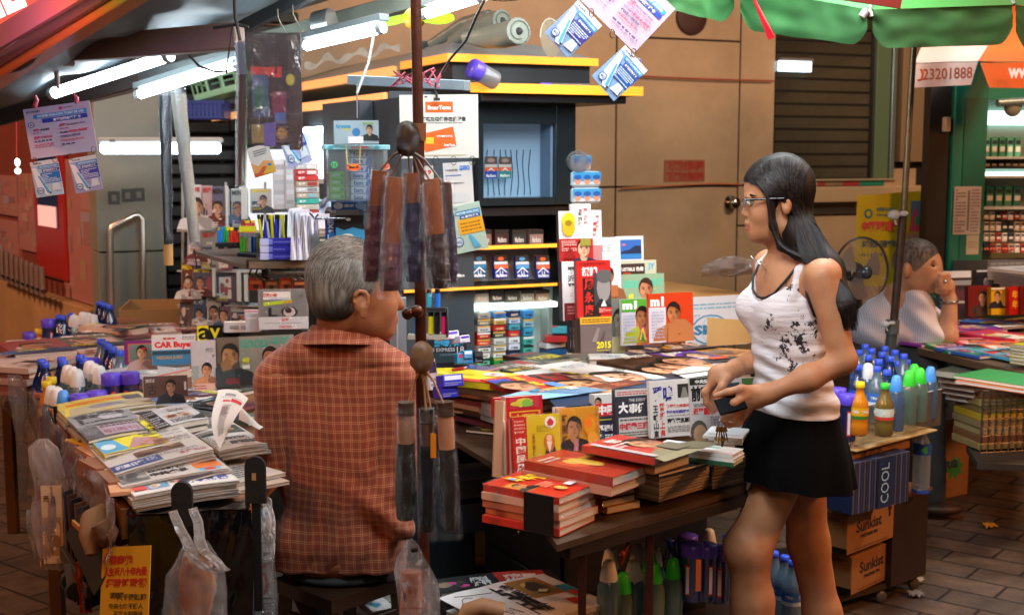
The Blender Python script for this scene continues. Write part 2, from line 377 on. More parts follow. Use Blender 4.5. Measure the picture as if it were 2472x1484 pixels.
# ================================================================ SETTING
def brickmat():
 m,nt,N,L,b=newmat('clay_pavers');tc=N.new('ShaderNodeTexCoord');mp=N.new('ShaderNodeMapping');mp.inputs['Rotation'].default_value=(0,0,R(38))
 L.new(tc.outputs['Object'],mp.inputs[0]);br=N.new('ShaderNodeTexBrick');L.new(mp.outputs[0],br.inputs[0])
 br.inputs['Scale'].default_value=1;br.inputs['Brick Width'].default_value=.30;br.inputs['Row Height'].default_value=.15;br.inputs['Mortar Size'].default_value=.006
 br.inputs['Color1'].default_value=(.125,.088,.068,1);br.inputs['Color2'].default_value=(.072,.058,.05,1);br.inputs['Mortar'].default_value=(.018,.014,.012,1);br.inputs['Bias'].default_value=0
 n=N.new('ShaderNodeTexNoise');n.inputs['Scale'].default_value=7;n.inputs['Detail'].default_value=8;n.inputs['Roughness'].default_value=.7;L.new(tc.outputs['Object'],n.inputs[0])
 mx=N.new('ShaderNodeMix');mx.data_type='RGBA';mx.blend_type='MULTIPLY';mx.inputs[0].default_value=.85
 cr=N.new('ShaderNodeValToRGB');cr.color_ramp.elements[0].position=.35;cr.color_ramp.elements[0].color=(.4,.38,.36,1);cr.color_ramp.elements[1].position=.68;cr.color_ramp.elements[1].color=(1.25,1.2,1.15,1)
 L.new(n.outputs[0],cr.inputs[0]);L.new(br.outputs[0],mx.inputs[6]);L.new(cr.outputs[0],mx.inputs[7]);L.new(mx.outputs[2],b.inputs[0])
 b.inputs['Roughness'].default_value=.62
 bm=N.new('ShaderNodeBump');bm.inputs['Strength'].default_value=.8;bm.inputs['Distance'].default_value=.006
 ad=N.new('ShaderNodeMath');ad.operation='MULTIPLY_ADD';ad.inputs[1].default_value=-1.5;L.new(br.outputs['Fac'],ad.inputs[0]);L.new(n.outputs[0],ad.inputs[2])
 L.new(ad.outputs[0],bm.inputs['Height']);L.new(bm.outputs[0],b.inputs['Normal']);return m
g=MB();g.poly([(-14,-3,0),(16,-3,0),(16,24,0),(-14,24,0)],brickmat());struct(g,'pavement')
sk=MB();sk.grid(lambda u,v:(60*math.cos(6.2832*u)*math.cos(1.5*v),60*math.sin(6.2832*u)*math.cos(1.5*v),-1+60*math.sin(1.5*v)),32,8,P('#0b0a12',1));struct(sk,'sky')
for i,(x,y,c,lb)in enumerate([(2390,1275,'#d8a030','small yellow scrap of paper lying on the pavers at right'),(2195,1405,'#b9b4ac','crumpled pale plastic wrapper lying on the pavers near the trolley'),(2210,1440,'#8f8a84','grey paper scrap lying on the pavers below the crumpled wrapper')]):
 p=on(x,y,0.0);m=MB();rr=random.Random(i);m.grid(lambda u,v:(p.x+(u-.5)*.05*(1+i%2),p.y+(v-.5)*.05,.006+.015*abs(math.sin(u*7+v*5+i))),5,4,P(c,.4));solo(m,'litter',lb,'litter','litter on the pavers')
KW=7.4;MW=PL(KW)
tan=P('#b89e80',.38,bump=.05,bscale=5,var=.32,vscale=.9);darkgap=P('#1c130d',.8)
b=thing('building_facade','tan metal panelled building wall behind the newsstand with door knob and shuttered window','building',MW)
s0=sp(560,371,KW)[0];s1=sp(1487,371,KW)[0];s2=sp(1783,371,KW)[0];s3=sp(1868,371,KW)[0];s4=sp(2135,371,KW)[0];s5=sp(2215,371,KW)[0];s6=sp(2290,371,KW)[0]
zt=sp(1640,95,KW)[1];zm=sp(1640,450,KW)[1];zl=sp(1800,545,KW)[1];zs=sp(2000,432,KW)[1]
bk=MB();bk.box(s0-.5,s6+3.5,0,4.2,-.3,-.02,darkgap);bk.build('wall',b)
pn=MB();g_=.006
for(a,c,rows)in[(s0,s1,(0,zm,4.2)),(s1,s2,(0,zm,zt,4.2)),(s2,s3,(0,zl,zm,4.2)),(s3,s4,(0,.78,1.12,zs-.07))]:
 for r0,r1 in zip(rows[:-1],rows[1:]):pn.box(a+g_,c-g_,r0+g_,r1-g_,-.02,0,tan,bev=.003)
pn.box(s4+g_,s5-g_,0,1.45,-.02,.0,tan,bev=.003);pn.box(s4+.1,s5+.05,1.5,4.2,-.02,.06,P('#8a7458',.45),bev=.004)
pn.build('panel',b)
k=MB();kp=sp(1762,489,KW);k.M=T(kp[0],kp[1],0);k.lathe([(.05,0),(.05,.008),(.018,.012),(.018,.04),(.036,.05),(.042,.065),(.034,.082),(.001,.086)],P('#b5aea4',.2,1));k.build('door_knob',b)
ld=MB();ld.box(s3+.05,s5+.25,zs-.16,zs-.06,0,.16,P('#b59c7c',.5),bev=.004)
ld.box(s3+.05,s5+.25,zs-.06,zs-.055,-.02,.1,P('#c9b394',.5));ld.build('window_ledge',b)
cs=MB()
for i,c in enumerate(['#b8b2a4','#8c3a30','#8a6a50','#7a6a50','#9a2f36','#9a2f36','#1f7a62','#1f7a62','#1f7a62']):
 a=s3+.3+i*(s4-s3-.3)/9;cs.box(a,a+(s4-s3-.3)/9,zs-.05,zs-.012,-.01,.006,P(c,.5))
cs.build('colour_strip',b)
sh=MB();nz_=26
for i in range(nz_):
 z0=zs+i*.088;sh.box(s3+.01,s4-.13,z0,z0+.086,-.05,-.02,P('#b0a486',.4,.1,var=.25,vscale=2),bev=.008)
sh.box(s4-.13,s4-.11,zs,4,-.06,-.01,P('#0b0b0b',.6));sh.build('roller_shutter',b)
wf=MB();wf.box(s3-.005,s4+.1,zs-.012,zs,-.02,.03,P('#a39a86',.4));wf.box(s4-.11,s4+.02,zs,4,-.03,.02,P('#5d7358',.35),bev=.003);wf.box(s4+.03,s4+.07,zs,4,-.03,.03,P('#8fa096',.25,.6),bev=.003)
wf.build('window_frame',b)
gp=MB();gp.box(s3,s4-.1,zs,4,-.012,-.008,FILM(fac=.07,bump=0.0,rough=.06));gp.build('window_pane',b)
wl=MB();a0=sp(1878,172,KW);a1=sp(1953,150,KW);wl.box(a0[0],a1[0],a0[1],a1[1],.0,.03,EM('#dff6ff',3));wl.box(a0[0]-.01,a1[0]+.01,a1[1],a1[1]+.02,-.008,.04,P('#777777',.4));wl.build('lamp_reflection',b)  # glowing box stands in for a lamp's reflection in the shutter glass
mn=MB();mp_=sp(1668,42,KW);mn.M=T(mp_[0],mp_[1],0);mn.lathe([(.12,0),(.12,.012),(.11,.016),(.05,.018),(.001,.018)],P('#3a1610',.6));mn.build('round_cover',b)
m=MB();x0,z0=sp(1603,440,KW);x1,z1=sp(1700,386,KW);m.M=MW@T(x0,z0,.002);wv,hv=x1-x0,z1-z0
m.box(0,wv,0,hv,-.001,.001,P('#8f5a42',.6));decals(m,wv,hv,.002,[('t',.03,.53,.94,.42,'花灑控製閥','#9c3326',.03),('t',.03,.05,.94,.4,'花灑控製閥','#9c3326',.03)])
for i in range(6):m.box(wv*i/5-.002,wv*i/5+.002,0,hv,.002,.003,P('#9c3326'))
solo(m,'wall_notice','faded red stencilled notice on the tan wall panel','notice')
m=MB();pts=[onpl(x,y,E2,KW-.03)for x,y in[(1500,455),(1560,451),(1640,447),(1720,443),(1790,445)]];m.tube(pts,.006,P('#b9704e',.35));solo(m,'pipe','thin pinkish pipe running level along the tan wall below the notice','pipe')
m=MB();pts=[onpl(x,y,E2,KW-.03)for x,y in[(1520,183),(1620,188),(1720,192),(1868,196)]];m.tube(pts,.006,P('#a04a33',.35));solo(m,'pipe','thin red pipe running along the tan wall above head height','pipe')
kL=7.0;ML=PL(kL);b=thing('pillar_wall','olive grey tiled pillar wall behind the left stall with a steel grab rail','wall',ML)
a0=sp(228,371,kL)[0];a1=sp(392,371,kL)[0];a2=sp(470,371,kL)[0]
og=P('#8a8878',.4,var=.15,vscale=1.5);m=MB();zj=sp(300,608,kL)[1]
m.box(a0,a1,0,zj-.004,-.3,0,og,bev=.003);m.box(a0,a1,zj+.004,3.4,-.3,0,og,bev=.003);m.build('panel',b)
m=MB()
for i in range(36):m.box(a1+.01,a2+.6,.02+i*.075,.085+i*.075,-.12,-.04,P('#2c2b29',.4,.4),bev=.01)
m.build('roller_shutter',b)
for i,(x,y)in enumerate([(275,478),(308,472),(335,470)]):
 m=MB();u=sp(x,y,kL);m.box(u[0]-.03,u[0]+.03,u[1]-.035,u[1]+.035,0,.004,P('#4b4a43',.5));m.box(u[0]-.012,u[0]+.012,u[1]-.016,u[1]+.016,.004,.007,P('#7d7b70',.4));m.build('sign_plate',b)
m=MB();pts=[onpl(x,y,E2,kL-.09)for x,y in[(268,752),(266,560),(270,548),(325,520),(336,519),(343,528),(346,742)]];m.tube(pts,.017,P('#d8d2c6',.3,.9),n=10);m.build('grab_rail',b,world=True)
O_=at(232,371,7.05);dL=Vector((-.57,.82,0)).normalized();nL=Vector((-.82,-.57,0)).normalized();kF=O_.dot(nL)
MF=frame(Vector((O_.x,O_.y,0)),dL*-1,None,nL)
def sf(px,py):
 p=onpl(px,py,nL,kF);return-(p-O_).dot(dL),p.z
b=thing('shopfront','dim red-brown shopfront receding at far left with posters and a red booth','shop',MF)
m=MB();rw=P('#7a3a2a',.5,var=.2,vscale=2);m.box(-9,0,0,4.5,-.2,0,rw);m.build('wall',b)
m=MB();zz=sf(200,722)[1];m.box(-9,.02,0,zz-.02,0,.08,P('#b08a60',.6,var=.2,vscale=2),bev=.004);m.build('plinth',b)
rr=random.Random(4)
for(x0,y0,x1,y1)in[(165,385,228,715),(0,425,50,515),(55,420,98,600),(0,535,50,610)]:
 u0,v0=sf(x0,y1);u1,v1=sf(x1,y0);m=MB();m.box(u0,u1,v0,v1,0,.02,P('#a8706a',.35));m.M=T(u0,v0,0)
 d=[]
 for i in range(12):
  d.append(('r',rr.uniform(0,.7),rr.uniform(0,.8),rr.uniform(.12,.3),rr.uniform(.06,.2),rr.choice(['#a87a74','#98706c','#9a6a66','#b08880','#9a8c98','#a0806a','#8a6464'])))
 decals(m,u1-u0,v1-v0,.0205,d);m.build('poster',b)
u0,v0=sf(105,660);u1,v1=sf(160,250);m=MB();m.box(u0,u1,v0,v1,0,.04,P('#a3201a',.3,coat=.3),bev=.01);m.build('red_booth',b)
m=MB();m.box(u0+.1,u1-.12,v0+(v1-v0)*.3,v1-.1,.041,.045,P('#2a3a66',.1));m.box(u0+.12,u1-.14,v0+(v1-v0)*.3,v0+(v1-v0)*.42,.046,.05,EM('#e8b0a8',.8));m.build('booth_window',b)
m=MB()
for i in range(9):
 x=4+i*12;y=604+i*5;p=onpl(x,y,nL,kF+.18);q_=onpl(x+3,y+72,nL,kF+.18);m.tube([p,q_],.017,P('#b8a494',.35,.8),n=8)
m.tube([onpl(-20,655,nL,kF+.18),onpl(108,704,nL,kF+.18)],.014,P('#8a7468',.2,1));solo(m,'steel_railing','low railing of short steel posts along the shopfront plinth at far left','railing')
m=MB();p=at(39,250,5.5);m.tube([p,at(40,380,5.5)],.0025,P('#c42222'));m.ball(at(42,392,5.5),.011,EM('#e8fff8',3),sz=1.6);m.ball(at(43,413,5.5),.013,EM('#e8fff8',3));solo(m,'string_light','red cord with two small white bulbs hanging at far left','string light')
m=MB();MN=frame(at(-60,95,3.4),Vector((.86,-.1,.35)),Vector((-.3,0,1)));m.M=MN;m.box(0,.26,0,.16,-.03,0,P('#c2746a',.4));m.box(.0,.21,-.0,.15,0,.004,EM('#e0483c',.7));m.text('NE',.02,.02,.15,.10,EM('#ffffff',2),.006,.05);solo(m,'shop_sign','lit red shop sign with white letters at the top left corner','sign',M=None)
m=MB();Mx,w_,h_=standm(288,748,432,800,6.2,10);m.M=Mx
cb=P('#b58a55',.8,bump=.05);
for(a,c,d_,e)in[(0,w_,0,.006),(0,w_,-.45,-.444),(0,.006,-.444,0),(w_-.006,w_,-.444,0)]:m.box(a,c,-.3,h_,d_,e,cb)
m.box(0,w_,-.3,-.29,-.44,0,cb);solo(m,'cardboard_box','open cardboard box with bare rim standing behind the left magazine table','box')
# ================================================================ AWNING OVER THE STALL
tarp=P('#5a6a72',.5,bump=.5,bscale=6,var=.25,vscale=3)
A_,B_,C_,D_=at(-80,235,3.1),at(450,-80,2.6),at(-80,300,4.4),at(1030,-80,4.1)
aw=thing('awning','dark grey tarpaulin awning sloping over the left side of the newsstand','awning',Vector((C_.x,C_.y,C_.z)))
m=MB()
def tf(u,v):
 p=A_.lerp(B_,u).lerp(C_.lerp(D_,u),v);return(p.x,p.y,p.z+.012*math.sin(u*31)*math.sin(v*3.1)+.02*noise.noise(Vector((u*5,v*3,0))))
m.grid(tf,60,16,tarp);m.build('tarpaulin',aw,world=True)
m=MB();m.bar(at(-40,200,3.1),at(430,-90,2.6),.05,.05,P('#b9612a',.2,.1,coat=.6));m.bar(at(-40,172,3.05),at(400,-110,2.55),.012,.03,P('#5e3a30',.25));m.build('edge_beam',aw,world=True)
m=MB();m.bar(at(-40,116,3.0),at(360,-130,2.5),.012,.05,P('#a4645c',.25));m.build('valance',aw,world=True)
m=MB();m.bar(at(10,193,3.4),at(330,0,2.9),.01,.012,P('#c8d4da',.3,.6));m.build('trim',aw,world=True)
bm_=P('#a8b0ae',.35,.2,var=.12,vscale=6)
m=MB();m.bar(at(-60,290,4.35),at(572,140,4.15),.05,.058,bm_);m.bar(at(572,117,4.1),at(1020,-4,3.9),.05,.05,P('#8e9384',.4,.3,var=.2));m.build('crossbeam',aw,world=True)
m=MB();p0=at(765,62,3.95);p1=at(803,53,3.93);m.tube([p0,p1],.042,P('#c2c6c4',.25,.8),n=14);m.tube([at(770,84,3.93),at(773,90,3.93)],.02,P('#c2c6c4',.25,.8));m.build('clamp',aw,world=True)
m=MB();m.bar(at(150,122,3.3),at(580,88,3.15),.05,.062,P('#8a6a5c',.5,var=.25));m.bar(at(128,112,3.28),at(166,120,3.26),.06,.085,P('#8a5a3a',.5,var=.2));m.build('front_rail',aw,world=True)
m=MB();m.bar(at(560,80,3.3),at(760,-20,3.2),.03,.03,P('#3a4144',.5));m.build('strut',aw,world=True);m=MB();m.bar(at(0,285,4.2),at(330,190,4.0),.02,.05,P('#4b3d3a',.5));m.build('strut',aw,world=True)
for i,pts in enumerate([[(290,60),(330,63),(376,83)],[(450,127),(480,160),(520,174),(550,172)]]):
 m=MB();m.tube([at(x,y,3.25)for x,y in pts],.003,P('#cfd2cc' if i==0 else '#3a3a38',.5));solo(m,'wire',['short pale wire end poking from the awning tarpaulin','slack dark wire drooping below the brown awning rail'][i],'wire')
def tube_lamp(a,b_,label,r=.014,e=30,body=True):
 t=thing('fluorescent_lamp',label,'tube lamp',a.lerp(b_,.5),'bare fluorescent tubes under the awning')
 m=MB();m.tube([a,b_],r,EM('#e4f5ff',e),n=10);m.build('tube',t,world=True)
 d=(b_-a).normalized();m=MB();m.tube([a-d*.012,a+d*.006],r*1.15,P('#d5d8d8',.3,.5));m.build('end_cap',t,world=True);m=MB();m.tube([b_-d*.006,b_+d*.012],r*1.15,P('#d5d8d8',.3,.5));m.build('end_cap',t,world=True)
 if body:
  m=MB();up=Vector((0,.012,r*2.0));m.bar(a+up-d*.015,b_+up+d*.015,.035,.018,P('#8b9494',.4,.2));m.build('batten',t,world=True)
 return t
tube_lamp(at(130,225,3.75),at(404,137,3.5),'bare fluorescent tube tied under the awning at far left above the hanging sign',r=.0155,body=False)
tube_lamp(at(337,228,3.9),at(572,155,3.65),'fluorescent tube on a grey batten partly behind the hanging magazines')
tube_lamp(at(738,111,3.6),at(918,69,3.4),'fluorescent tube between the hanging magazines and the lime fan blade')
tube_lamp(at(1030,33,3.4),at(1160,-8,3.25),'fluorescent tube right of the brown pole near the wall fan')
t=thing('batten_lamp','long covered batten lamp glowing white in front of the grey pillar','lamp',at(380,355,5.9))
Mx,w_,h_=standm(240,342,530,372,5.9,2);m=MB();m.M=Mx;m.box(0,w_,0,h_*.95,-.05,0,EM('#dff2ff',7),bev=.012);m.build('diffuser',t,world=True)
m=MB();m.M=Mx;m.box(-.01,w_+.01,h_*.9,h_*1.35,-.06,.0,P('#b8bcba',.4),bev=.008);m.box(.05,.075,h_*.9,h_*1.2,0,.01,P('#888'));m.build('housing',t,world=True)
m=MB();pr=P('#4a2418',.35,.4,var=.35,vscale=14,bump=.1)
pole=thing('stall_pole','rusty brown steel pole standing at the front of the newsstand right of the seated man','pole',on(1020,1470,0.35))
YP=2.72
m.tube([at(1003,-20,YP),at(1010,320,YP)],.0115,pr,n=14);m.tube([at(1010,315,YP),at(1016,830,YP),at(1022,1300,YP),at(1026,1500,YP),(at(1028,1500,YP).x,YP,.02)],.0125,pr,n=14);m.build('shaft',pole,world=True)
m=MB();m.tube([at(1010,298,YP),at(1010,340,YP)],.0165,P('#8a5a3e',.3,.6),n=14);m.build('collar',pole,world=True);m=MB();m.tube([at(1018,830,YP),at(1019,850,YP)],.015,pr);m.build('collar',pole,world=True)
m=MB();p=at(1010,750,YP-.02);m.tube([p,at(982,765,YP-.03)],.006,P('#5a3626',.35,.8));m.ball(at(984,757,YP-.035),.013,P('#4a2a1e',.3,.7));m.ball(at(1006,752,YP-.03),.014,P('#5a3626',.3,.7));m.build('wing_nut',pole,world=True)
m=MB();m.bar(at(846,194,3.5),at(1128,207,3.3),.03,.026,P('#7f8f98',.45,.1,var=.15));
x=solo(m,'cross_arm','grey painted steel arm crossing behind the brown pole','bracket')
m=MB()
for i in range(9):
 rr=random.Random(i);a=at(960+i*12,196,3.28);m.tube([a,a+Vector((rr.uniform(-.03,.03),-.02,rr.uniform(-.01,.03))),a+Vector((rr.uniform(-.05,.05),-.01,rr.uniform(-.02,.035))),a+Vector((rr.uniform(-.02,.05),0,rr.uniform(-.03,.03)))],.0022,P('#c2566a',.4),n=5)
m.tube([at(1052,200,3.26),at(1080,155,3.26)],.004,P('#c2566a',.4));m.tube([at(1052,200,3.26),at(1050,235,3.26)],.002,P('#222'));solo(m,'plastic_string','tangle of pink plastic string knotted round the grey arm','string')
m=MB();m.tube([at(1172,-5,3.2),at(1150,40,3.2),at(1125,98,3.25),at(1085,145,3.25),at(1064,182,3.26)],.0035,P('#151515',.5));solo(m,'cable','black cable running diagonally from the ceiling fan to the grey arm','cable')
m=MB();m.tube([at(903,82,3.4),at(890,150,3.4),at(862,225,3.4)],.0035,P('#cfd4d0',.5));m.tube([at(862,205,3.4),at(862,285,3.4)],.002,P('#b0b0b0',.4,.8));solo(m,'wire_hook','pale bent wire hanging from the tube lamp down to the gum display','wire')
for i,(x0,y0,x1,y1,c,lb)in enumerate([(232,10,256,140,'#8a5a56','faded pinkish plastic ribbon dangling below the brown rail'),(125,105,141,215,'#b8a8a8','pale twisted ribbon tying the leftmost tube lamp to the awning'),(85,230,84,262,'#d06078','pink ribbon holding the left corner of the hanging price sign'),(178,228,186,250,'#d06078','pink ribbon holding the right corner of the hanging price sign')]):
 m=MB();a=at(x0,y0,3.35);c_=at(x1,y1,3.35);m.tube([a,a.lerp(c_,.4)+Vector((.004,0,0)),a.lerp(c_,.8),c_],[.003,.006,.007,.004],P(c,.4,bump=.5));solo(m,'ribbon',lb,'ribbon','ribbons tied under the awning')
t=thing('ceiling_fan','small fan with lime green plastic blades behind the brown pole','fan',at(985,45,3.5));m=MB();c0=at(1000,45,3.5)
m.ball(c0,.03,P('#d8a018',.4),sy=.6);m.build('hub',t,world=True)
for a in(190,15):
 m=MB();d=Vector((math.cos(R(a))*.9,.25,math.sin(R(a))*.35));n_=Vector((0,.3,1))
 m.grid(lambda u,v:c0+d*(.02+.10*u)+Vector((.1,-.35,1)).cross(d).normalized()*((v-.5)*.15*math.sqrt(max(0,math.sin(math.pi*min(1,.12+.88*u))))),12,8,P('#8ac818',.4));m.build('blade',t,world=True)
# ================================================================ MAIN KIOSK
K1=4.22;MK=PL(K1);C2=1.58;MS=PL2(C2)
slate=P('#39434a',.45,var=.15,vscale=2,bump=.03);dk=P('#121417',.4);amber=EM('#ffa02c',1.15);amber2=EM('#ffae6a',.85)
ks=thing('newsstand_kiosk','dark grey metal newsstand kiosk with lit amber roof strips and cigarette shelves','kiosk',MK)
K=lambda x,y,k=K1:sp(x,y,k)
m=MB();xa,_=K(1150,371);xb,_=K(1385,371);xl,_=K(932,371)
z225=K(1270,232)[1];z500=K(1270,500)[1];z240=K(1270,240)[1]
m.box(xl,xb,0,z240,-.75,-.55,slate);m.box(xb-.03,xb,0,z240,-.55,0,dk,bev=.003);m.box(xa-.28,xa,0,z240,-.55,-.02,slate,bev=.004)
m.box(xl,xa-.28,0,z240,-.56,-.30,slate,bev=.004);m.build('carcass',ks)
m=MB();m.box(xb-.004,xb+.002,K(1380,430)[1],K(1380,310)[1],-.05,.004,amber);m.build('side_strip',ks)
wx0,wz0=K(1150,497);wx1,wz1=K(1385,240);m=MB();m.M=T(wx0,wz0,0);W_,H_=wx1-wx0,wz1-wz0
fr=P('#1c2427',.25,coat=.4);ix0,iz0=(K(1162,475)[0]-wx0),(K(1162,478)[1]-wz0);ix1,iz1=(K(1336,300)[0]-wx0),(K(1300,300)[1]-wz0)
m.box(0,ix0,0,H_,-.1,.02,fr);m.box(ix1,W_,0,H_,-.1,.02,fr,bev=.004);m.box(ix0,ix1,0,iz0,-.1,.02,fr);m.box(ix0,ix1,iz1,H_,-.1,.02,fr)
m.build('display_frame',ks)
def glowmat():
 mt,nt,N,L,b=newmat('lit_display');tc=N.new('ShaderNodeTexCoord');sx=N.new('ShaderNodeSeparateXYZ');L.new(tc.outputs['Generated'],sx.inputs[0])
 r=N.new('ShaderNodeValToRGB');r.color_ramp.elements[0].color=(.25,.5,.75,1);r.color_ramp.elements[1].color=(.10,.14,.2,1);r.color_ramp.elements[0].position=.1;r.color_ramp.elements[1].position=.9
 L.new(sx.outputs['Y'],r.inputs[0]);L.new(r.outputs[0],b.inputs['Emission Color']);b.inputs['Emission Strength'].default_value=.5;b.inputs['Base Color'].default_value=(.2,.3,.4,1);return mt
m=MB();m.M=T(wx0,wz0,0);m.box(ix0,ix1,iz0,iz1,-.09,-.085,glowmat());m.build('display_backlight',ks)
m=MB();m.M=T(wx0,wz0,0)
for i in range(9):
 xx=ix0+(ix1-ix0)*(.12+i*.085);m.tube([(xx+.004*math.sin(j*.8+i),iz0+(iz1-iz0)*(.02+.09*j),-.08)for j in range(8)],.0016,P('#16324a',.3),n=5)
m.box(ix1-.012,ix1-.002,iz0,iz1,-.085,.0,P('#6f8aa6',.3));m.build('ribbed_backing',ks)
for(x0,y0,x1,y1,cc)in[(1184,432,1214,378,'#2d4fa8'),(1218,431,1248,379,'#2d8a8a')]:
 a=K(x0,y0);c=K(x1,y1);m=MB();m.M=T(a[0],a[1],-.05);w_,h_=c[0]-a[0],c[1]-a[1];m.box(0,w_,0,h_,-.004,0,P('#c9c6c0',.4))
 decals(m,w_,h_,.0003,[('r',0,0,1,.35,cc),('r',0,.35,1,.16,'#e8632e'),('g',[(.15,.3),(.5,.5),(.85,.3),(.5,.42)],'#e9eef2'),('t',.1,.06,.8,.14,'Marlboro','#ffffff'),('r',0,.66,1,.34,'#5b4a44'),('e',.5,.83,.3,.1,'#9a8a80')]);m.build('cigarette_advert',ks)
m=MB();m.M=T(wx0,wz0,0);m.box(ix0,ix1,iz0,iz1,-.004,0,FILM(fac=.04,bump=0,rough=.05));m.build('display_glass',ks)
m=MB();a=K(1103,225);c=K(1480,225);zt_=K(1300,232)[1];zb_=K(1300,250)[1]
m.box(a[0]+.05,c[0],zb_,zt_,-.5,.10,P('#23272b',.35),bev=.004);m.build('lip',ks)
lx0=K(1103,213)[0];lx1=K(1508,225)[0];lz0=K(1300,231)[1];lz1=K(1300,209)[1]
m=MB();m.box(lx0,lx1,lz0,lz1,.12,.135,amber);m.box(lx0,lx0+.012,lz0,lz1,-.3,.12,dk);m.build('roof_strip',ks)
m=MB();m.box(lx0+.012,lx1-.01,lz0,lz1-.002,-.6,.118,slate);m.build('roof_slab',ks)
KU=4.55;MU=PL(KU)
def KUp(x,y):s,z=sp(x,y,KU);return s,z
ux0,uz1=KUp(1085,130);uz0=KUp(1085,149)[1];ux1=KUp(1440,160)[0]
dd=K1-KU
m=MB();m.box(ux0,ux1,uz0,uz1,dd,dd+.015,amber);m.box(ux0-.015,ux0,uz0,uz1,dd-.5,dd+.015,EM('#ff9a3a',1.0));m.build('upper_roof_strip',ks)
m=MB();rz=KUp(1150,88)[1];x0i,x1i=ux0+.12,ux1-.16
v=[(ux0,uz1,dd),(ux1,uz1,dd),(x1i,rz,dd-.25),(x0i,rz,dd-.25),(ux0,uz1,dd-.6),(x0i,rz,dd-.6),(x1i,rz,dd-.6),(ux1,uz1,dd-.6),(ux0,uz0,dd),(ux1,uz0,dd),(ux1,uz0,dd-.6),(ux0,uz0,dd-.6)]
m.add(v,[(0,1,2,3),(4,0,3,5),(3,2,6,5),(1,7,6,2),(8,9,10,11)],P('#9aa6aa',.45,var=.2,vscale=2,bump=.03));m.box(ux0+.02,ux1-.02,lz1,uz0,dd-.6,dd-.02,P('#2a2e31',.5));m.build('upper_roof',ks)
m=MB();m.M=MK.inverted()@MS
L0=sp2(480,300,C2)[0];L1=sp2(940,240,C2)[0];za=sp2(700,273,C2)[1];zb=sp2(700,254,C2)[1]
m.box(L0,L1-.02,za,zb,.0,.015,amber2);m.build('side_roof_strip',ks)
m=MB();m.M=MK.inverted()@MS;m.box(L0,L1,za-.06,za-.002,-.7,.0,P('#2c3338',.4));m.box(L0,L1,za,zb+.005,-.7,-.001,slate);m.build('side_roof_slab',ks)
m=MB();m.M=MK.inverted()@MS;U0=sp2(735,208,1.88)[0];U1=sp2(958,165,1.88)[0];ya=sp2(800,208,1.88)[1];yb=sp2(800,188,1.88)[1]
m.box(U0-.9,U1,ya,yb,-.3,-.285,amber2);m.box(U0-.9,U1,za+.05,ya,-1,-.32,dk)
m.add([(U0-.9,yb,-.285),(U1+.2,yb,-.285),(U1+.2,yb+.14,-.75),(U0-.9,yb+.14,-.75)],[(0,1,2,3)],P('#9aa6aa',.45,var=.2,bump=.03));m.box(U1+.03,U1+.09,za,yb+.1,-.45,-.36,slate);m.build('side_upper_roof',ks)
m=MB();m.M=MK.inverted()@MS
g0=sp2(736,430,C2)[0];g1=sp2(940,430,C2)[0];gz0=sp2(840,436,C2)[1];gz1=za-.065
m.box(L0-.1,g0,0,gz1,-.7,-.03,slate);m.box(g0,g1-.01,0,gz0,-.7,-.02,slate,bev=.003)
m.box(g0-.05,g0,gz0,gz1,-.05,.0,P('#b9c2c4',.4));m.box(g0,g1-.01,gz0-.02,gz0,-.05,.0,P('#b9c2c4',.4));m.build('side_wall',ks)
m=MB();m.M=MK.inverted()@MS;m.box(g0,g1-.03,gz0,gz1-.03,-.035,-.03,EM('#dff4ff',2.2));m.box(L0+.9,g0-.25,gz0-.3,gz1-.1,-.029,-.025,EM('#d8eef8',.8));m.build('lit_back_panel',ks)
m=MB();m.M=MK.inverted()@MS;m.tube([(g0+.1,gz1-.02,.02),(g1-.3,gz1-.02,.02)],.014,EM('#e6f7ff',14));m.build('shelf_tube',ks)
sh_=P('#cdd8d6',.35);
def zK(y,x=1250):return K(x,y)[1]
m=MB();m.box(xa-.12,xb,zK(600),zK(592),-.42,.0,dk);m.box(xa-.28,xb,zK(694),zK(688),-.42,.0,dk);m.box(xa-.28,xb,.35,zK(880),-.42,.02,dk)
m.box(xa,xb,zK(520),zK(500),-.42,-.0,dk);m.build('shelf',ks)
m=MB();m.box(xa-.12,xb-.07,zK(600)+.001,zK(592)+.002,.001,.008,amber);m.box(xa-.28,xb-.07,zK(693),zK(687),.001,.008,amber);m.build('shelf_strip',ks)
m=MB();m.box(xa-.28,xb-.03,zK(686),zK(602),-.16,-.15,P('#e2e6e6',.4));m.box(xa-.1,xb-.03,zK(590),zK(522),-.35,-.34,P('#a9b5a8',.4));m.box(xa-.28,xb-.03,zK(878),zK(700),-.12,-.11,P('#c2ccc6',.4));m.build('backing_board',ks)
m=MB();m.box(xa-.27,xb-.05,zK(748),zK(736),-.10,-.03,EM('#dff4e8',2.2));m.build('shelf_light',ks)
m=MB();m.box(xa-.27,xb-.08,zK(552),zK(546),-.33,-.30,EM('#cfe6cc',2.0));m.build('shelf_light',ks)
m=MB()
for i in range(9):
 xx=K(1040+i*42,800)[0];m.box(xx-.001,xx+.001,zK(878),zK(740),-.10,-.035,P('#a8b0ac',.4))
m.build('dividers',ks)
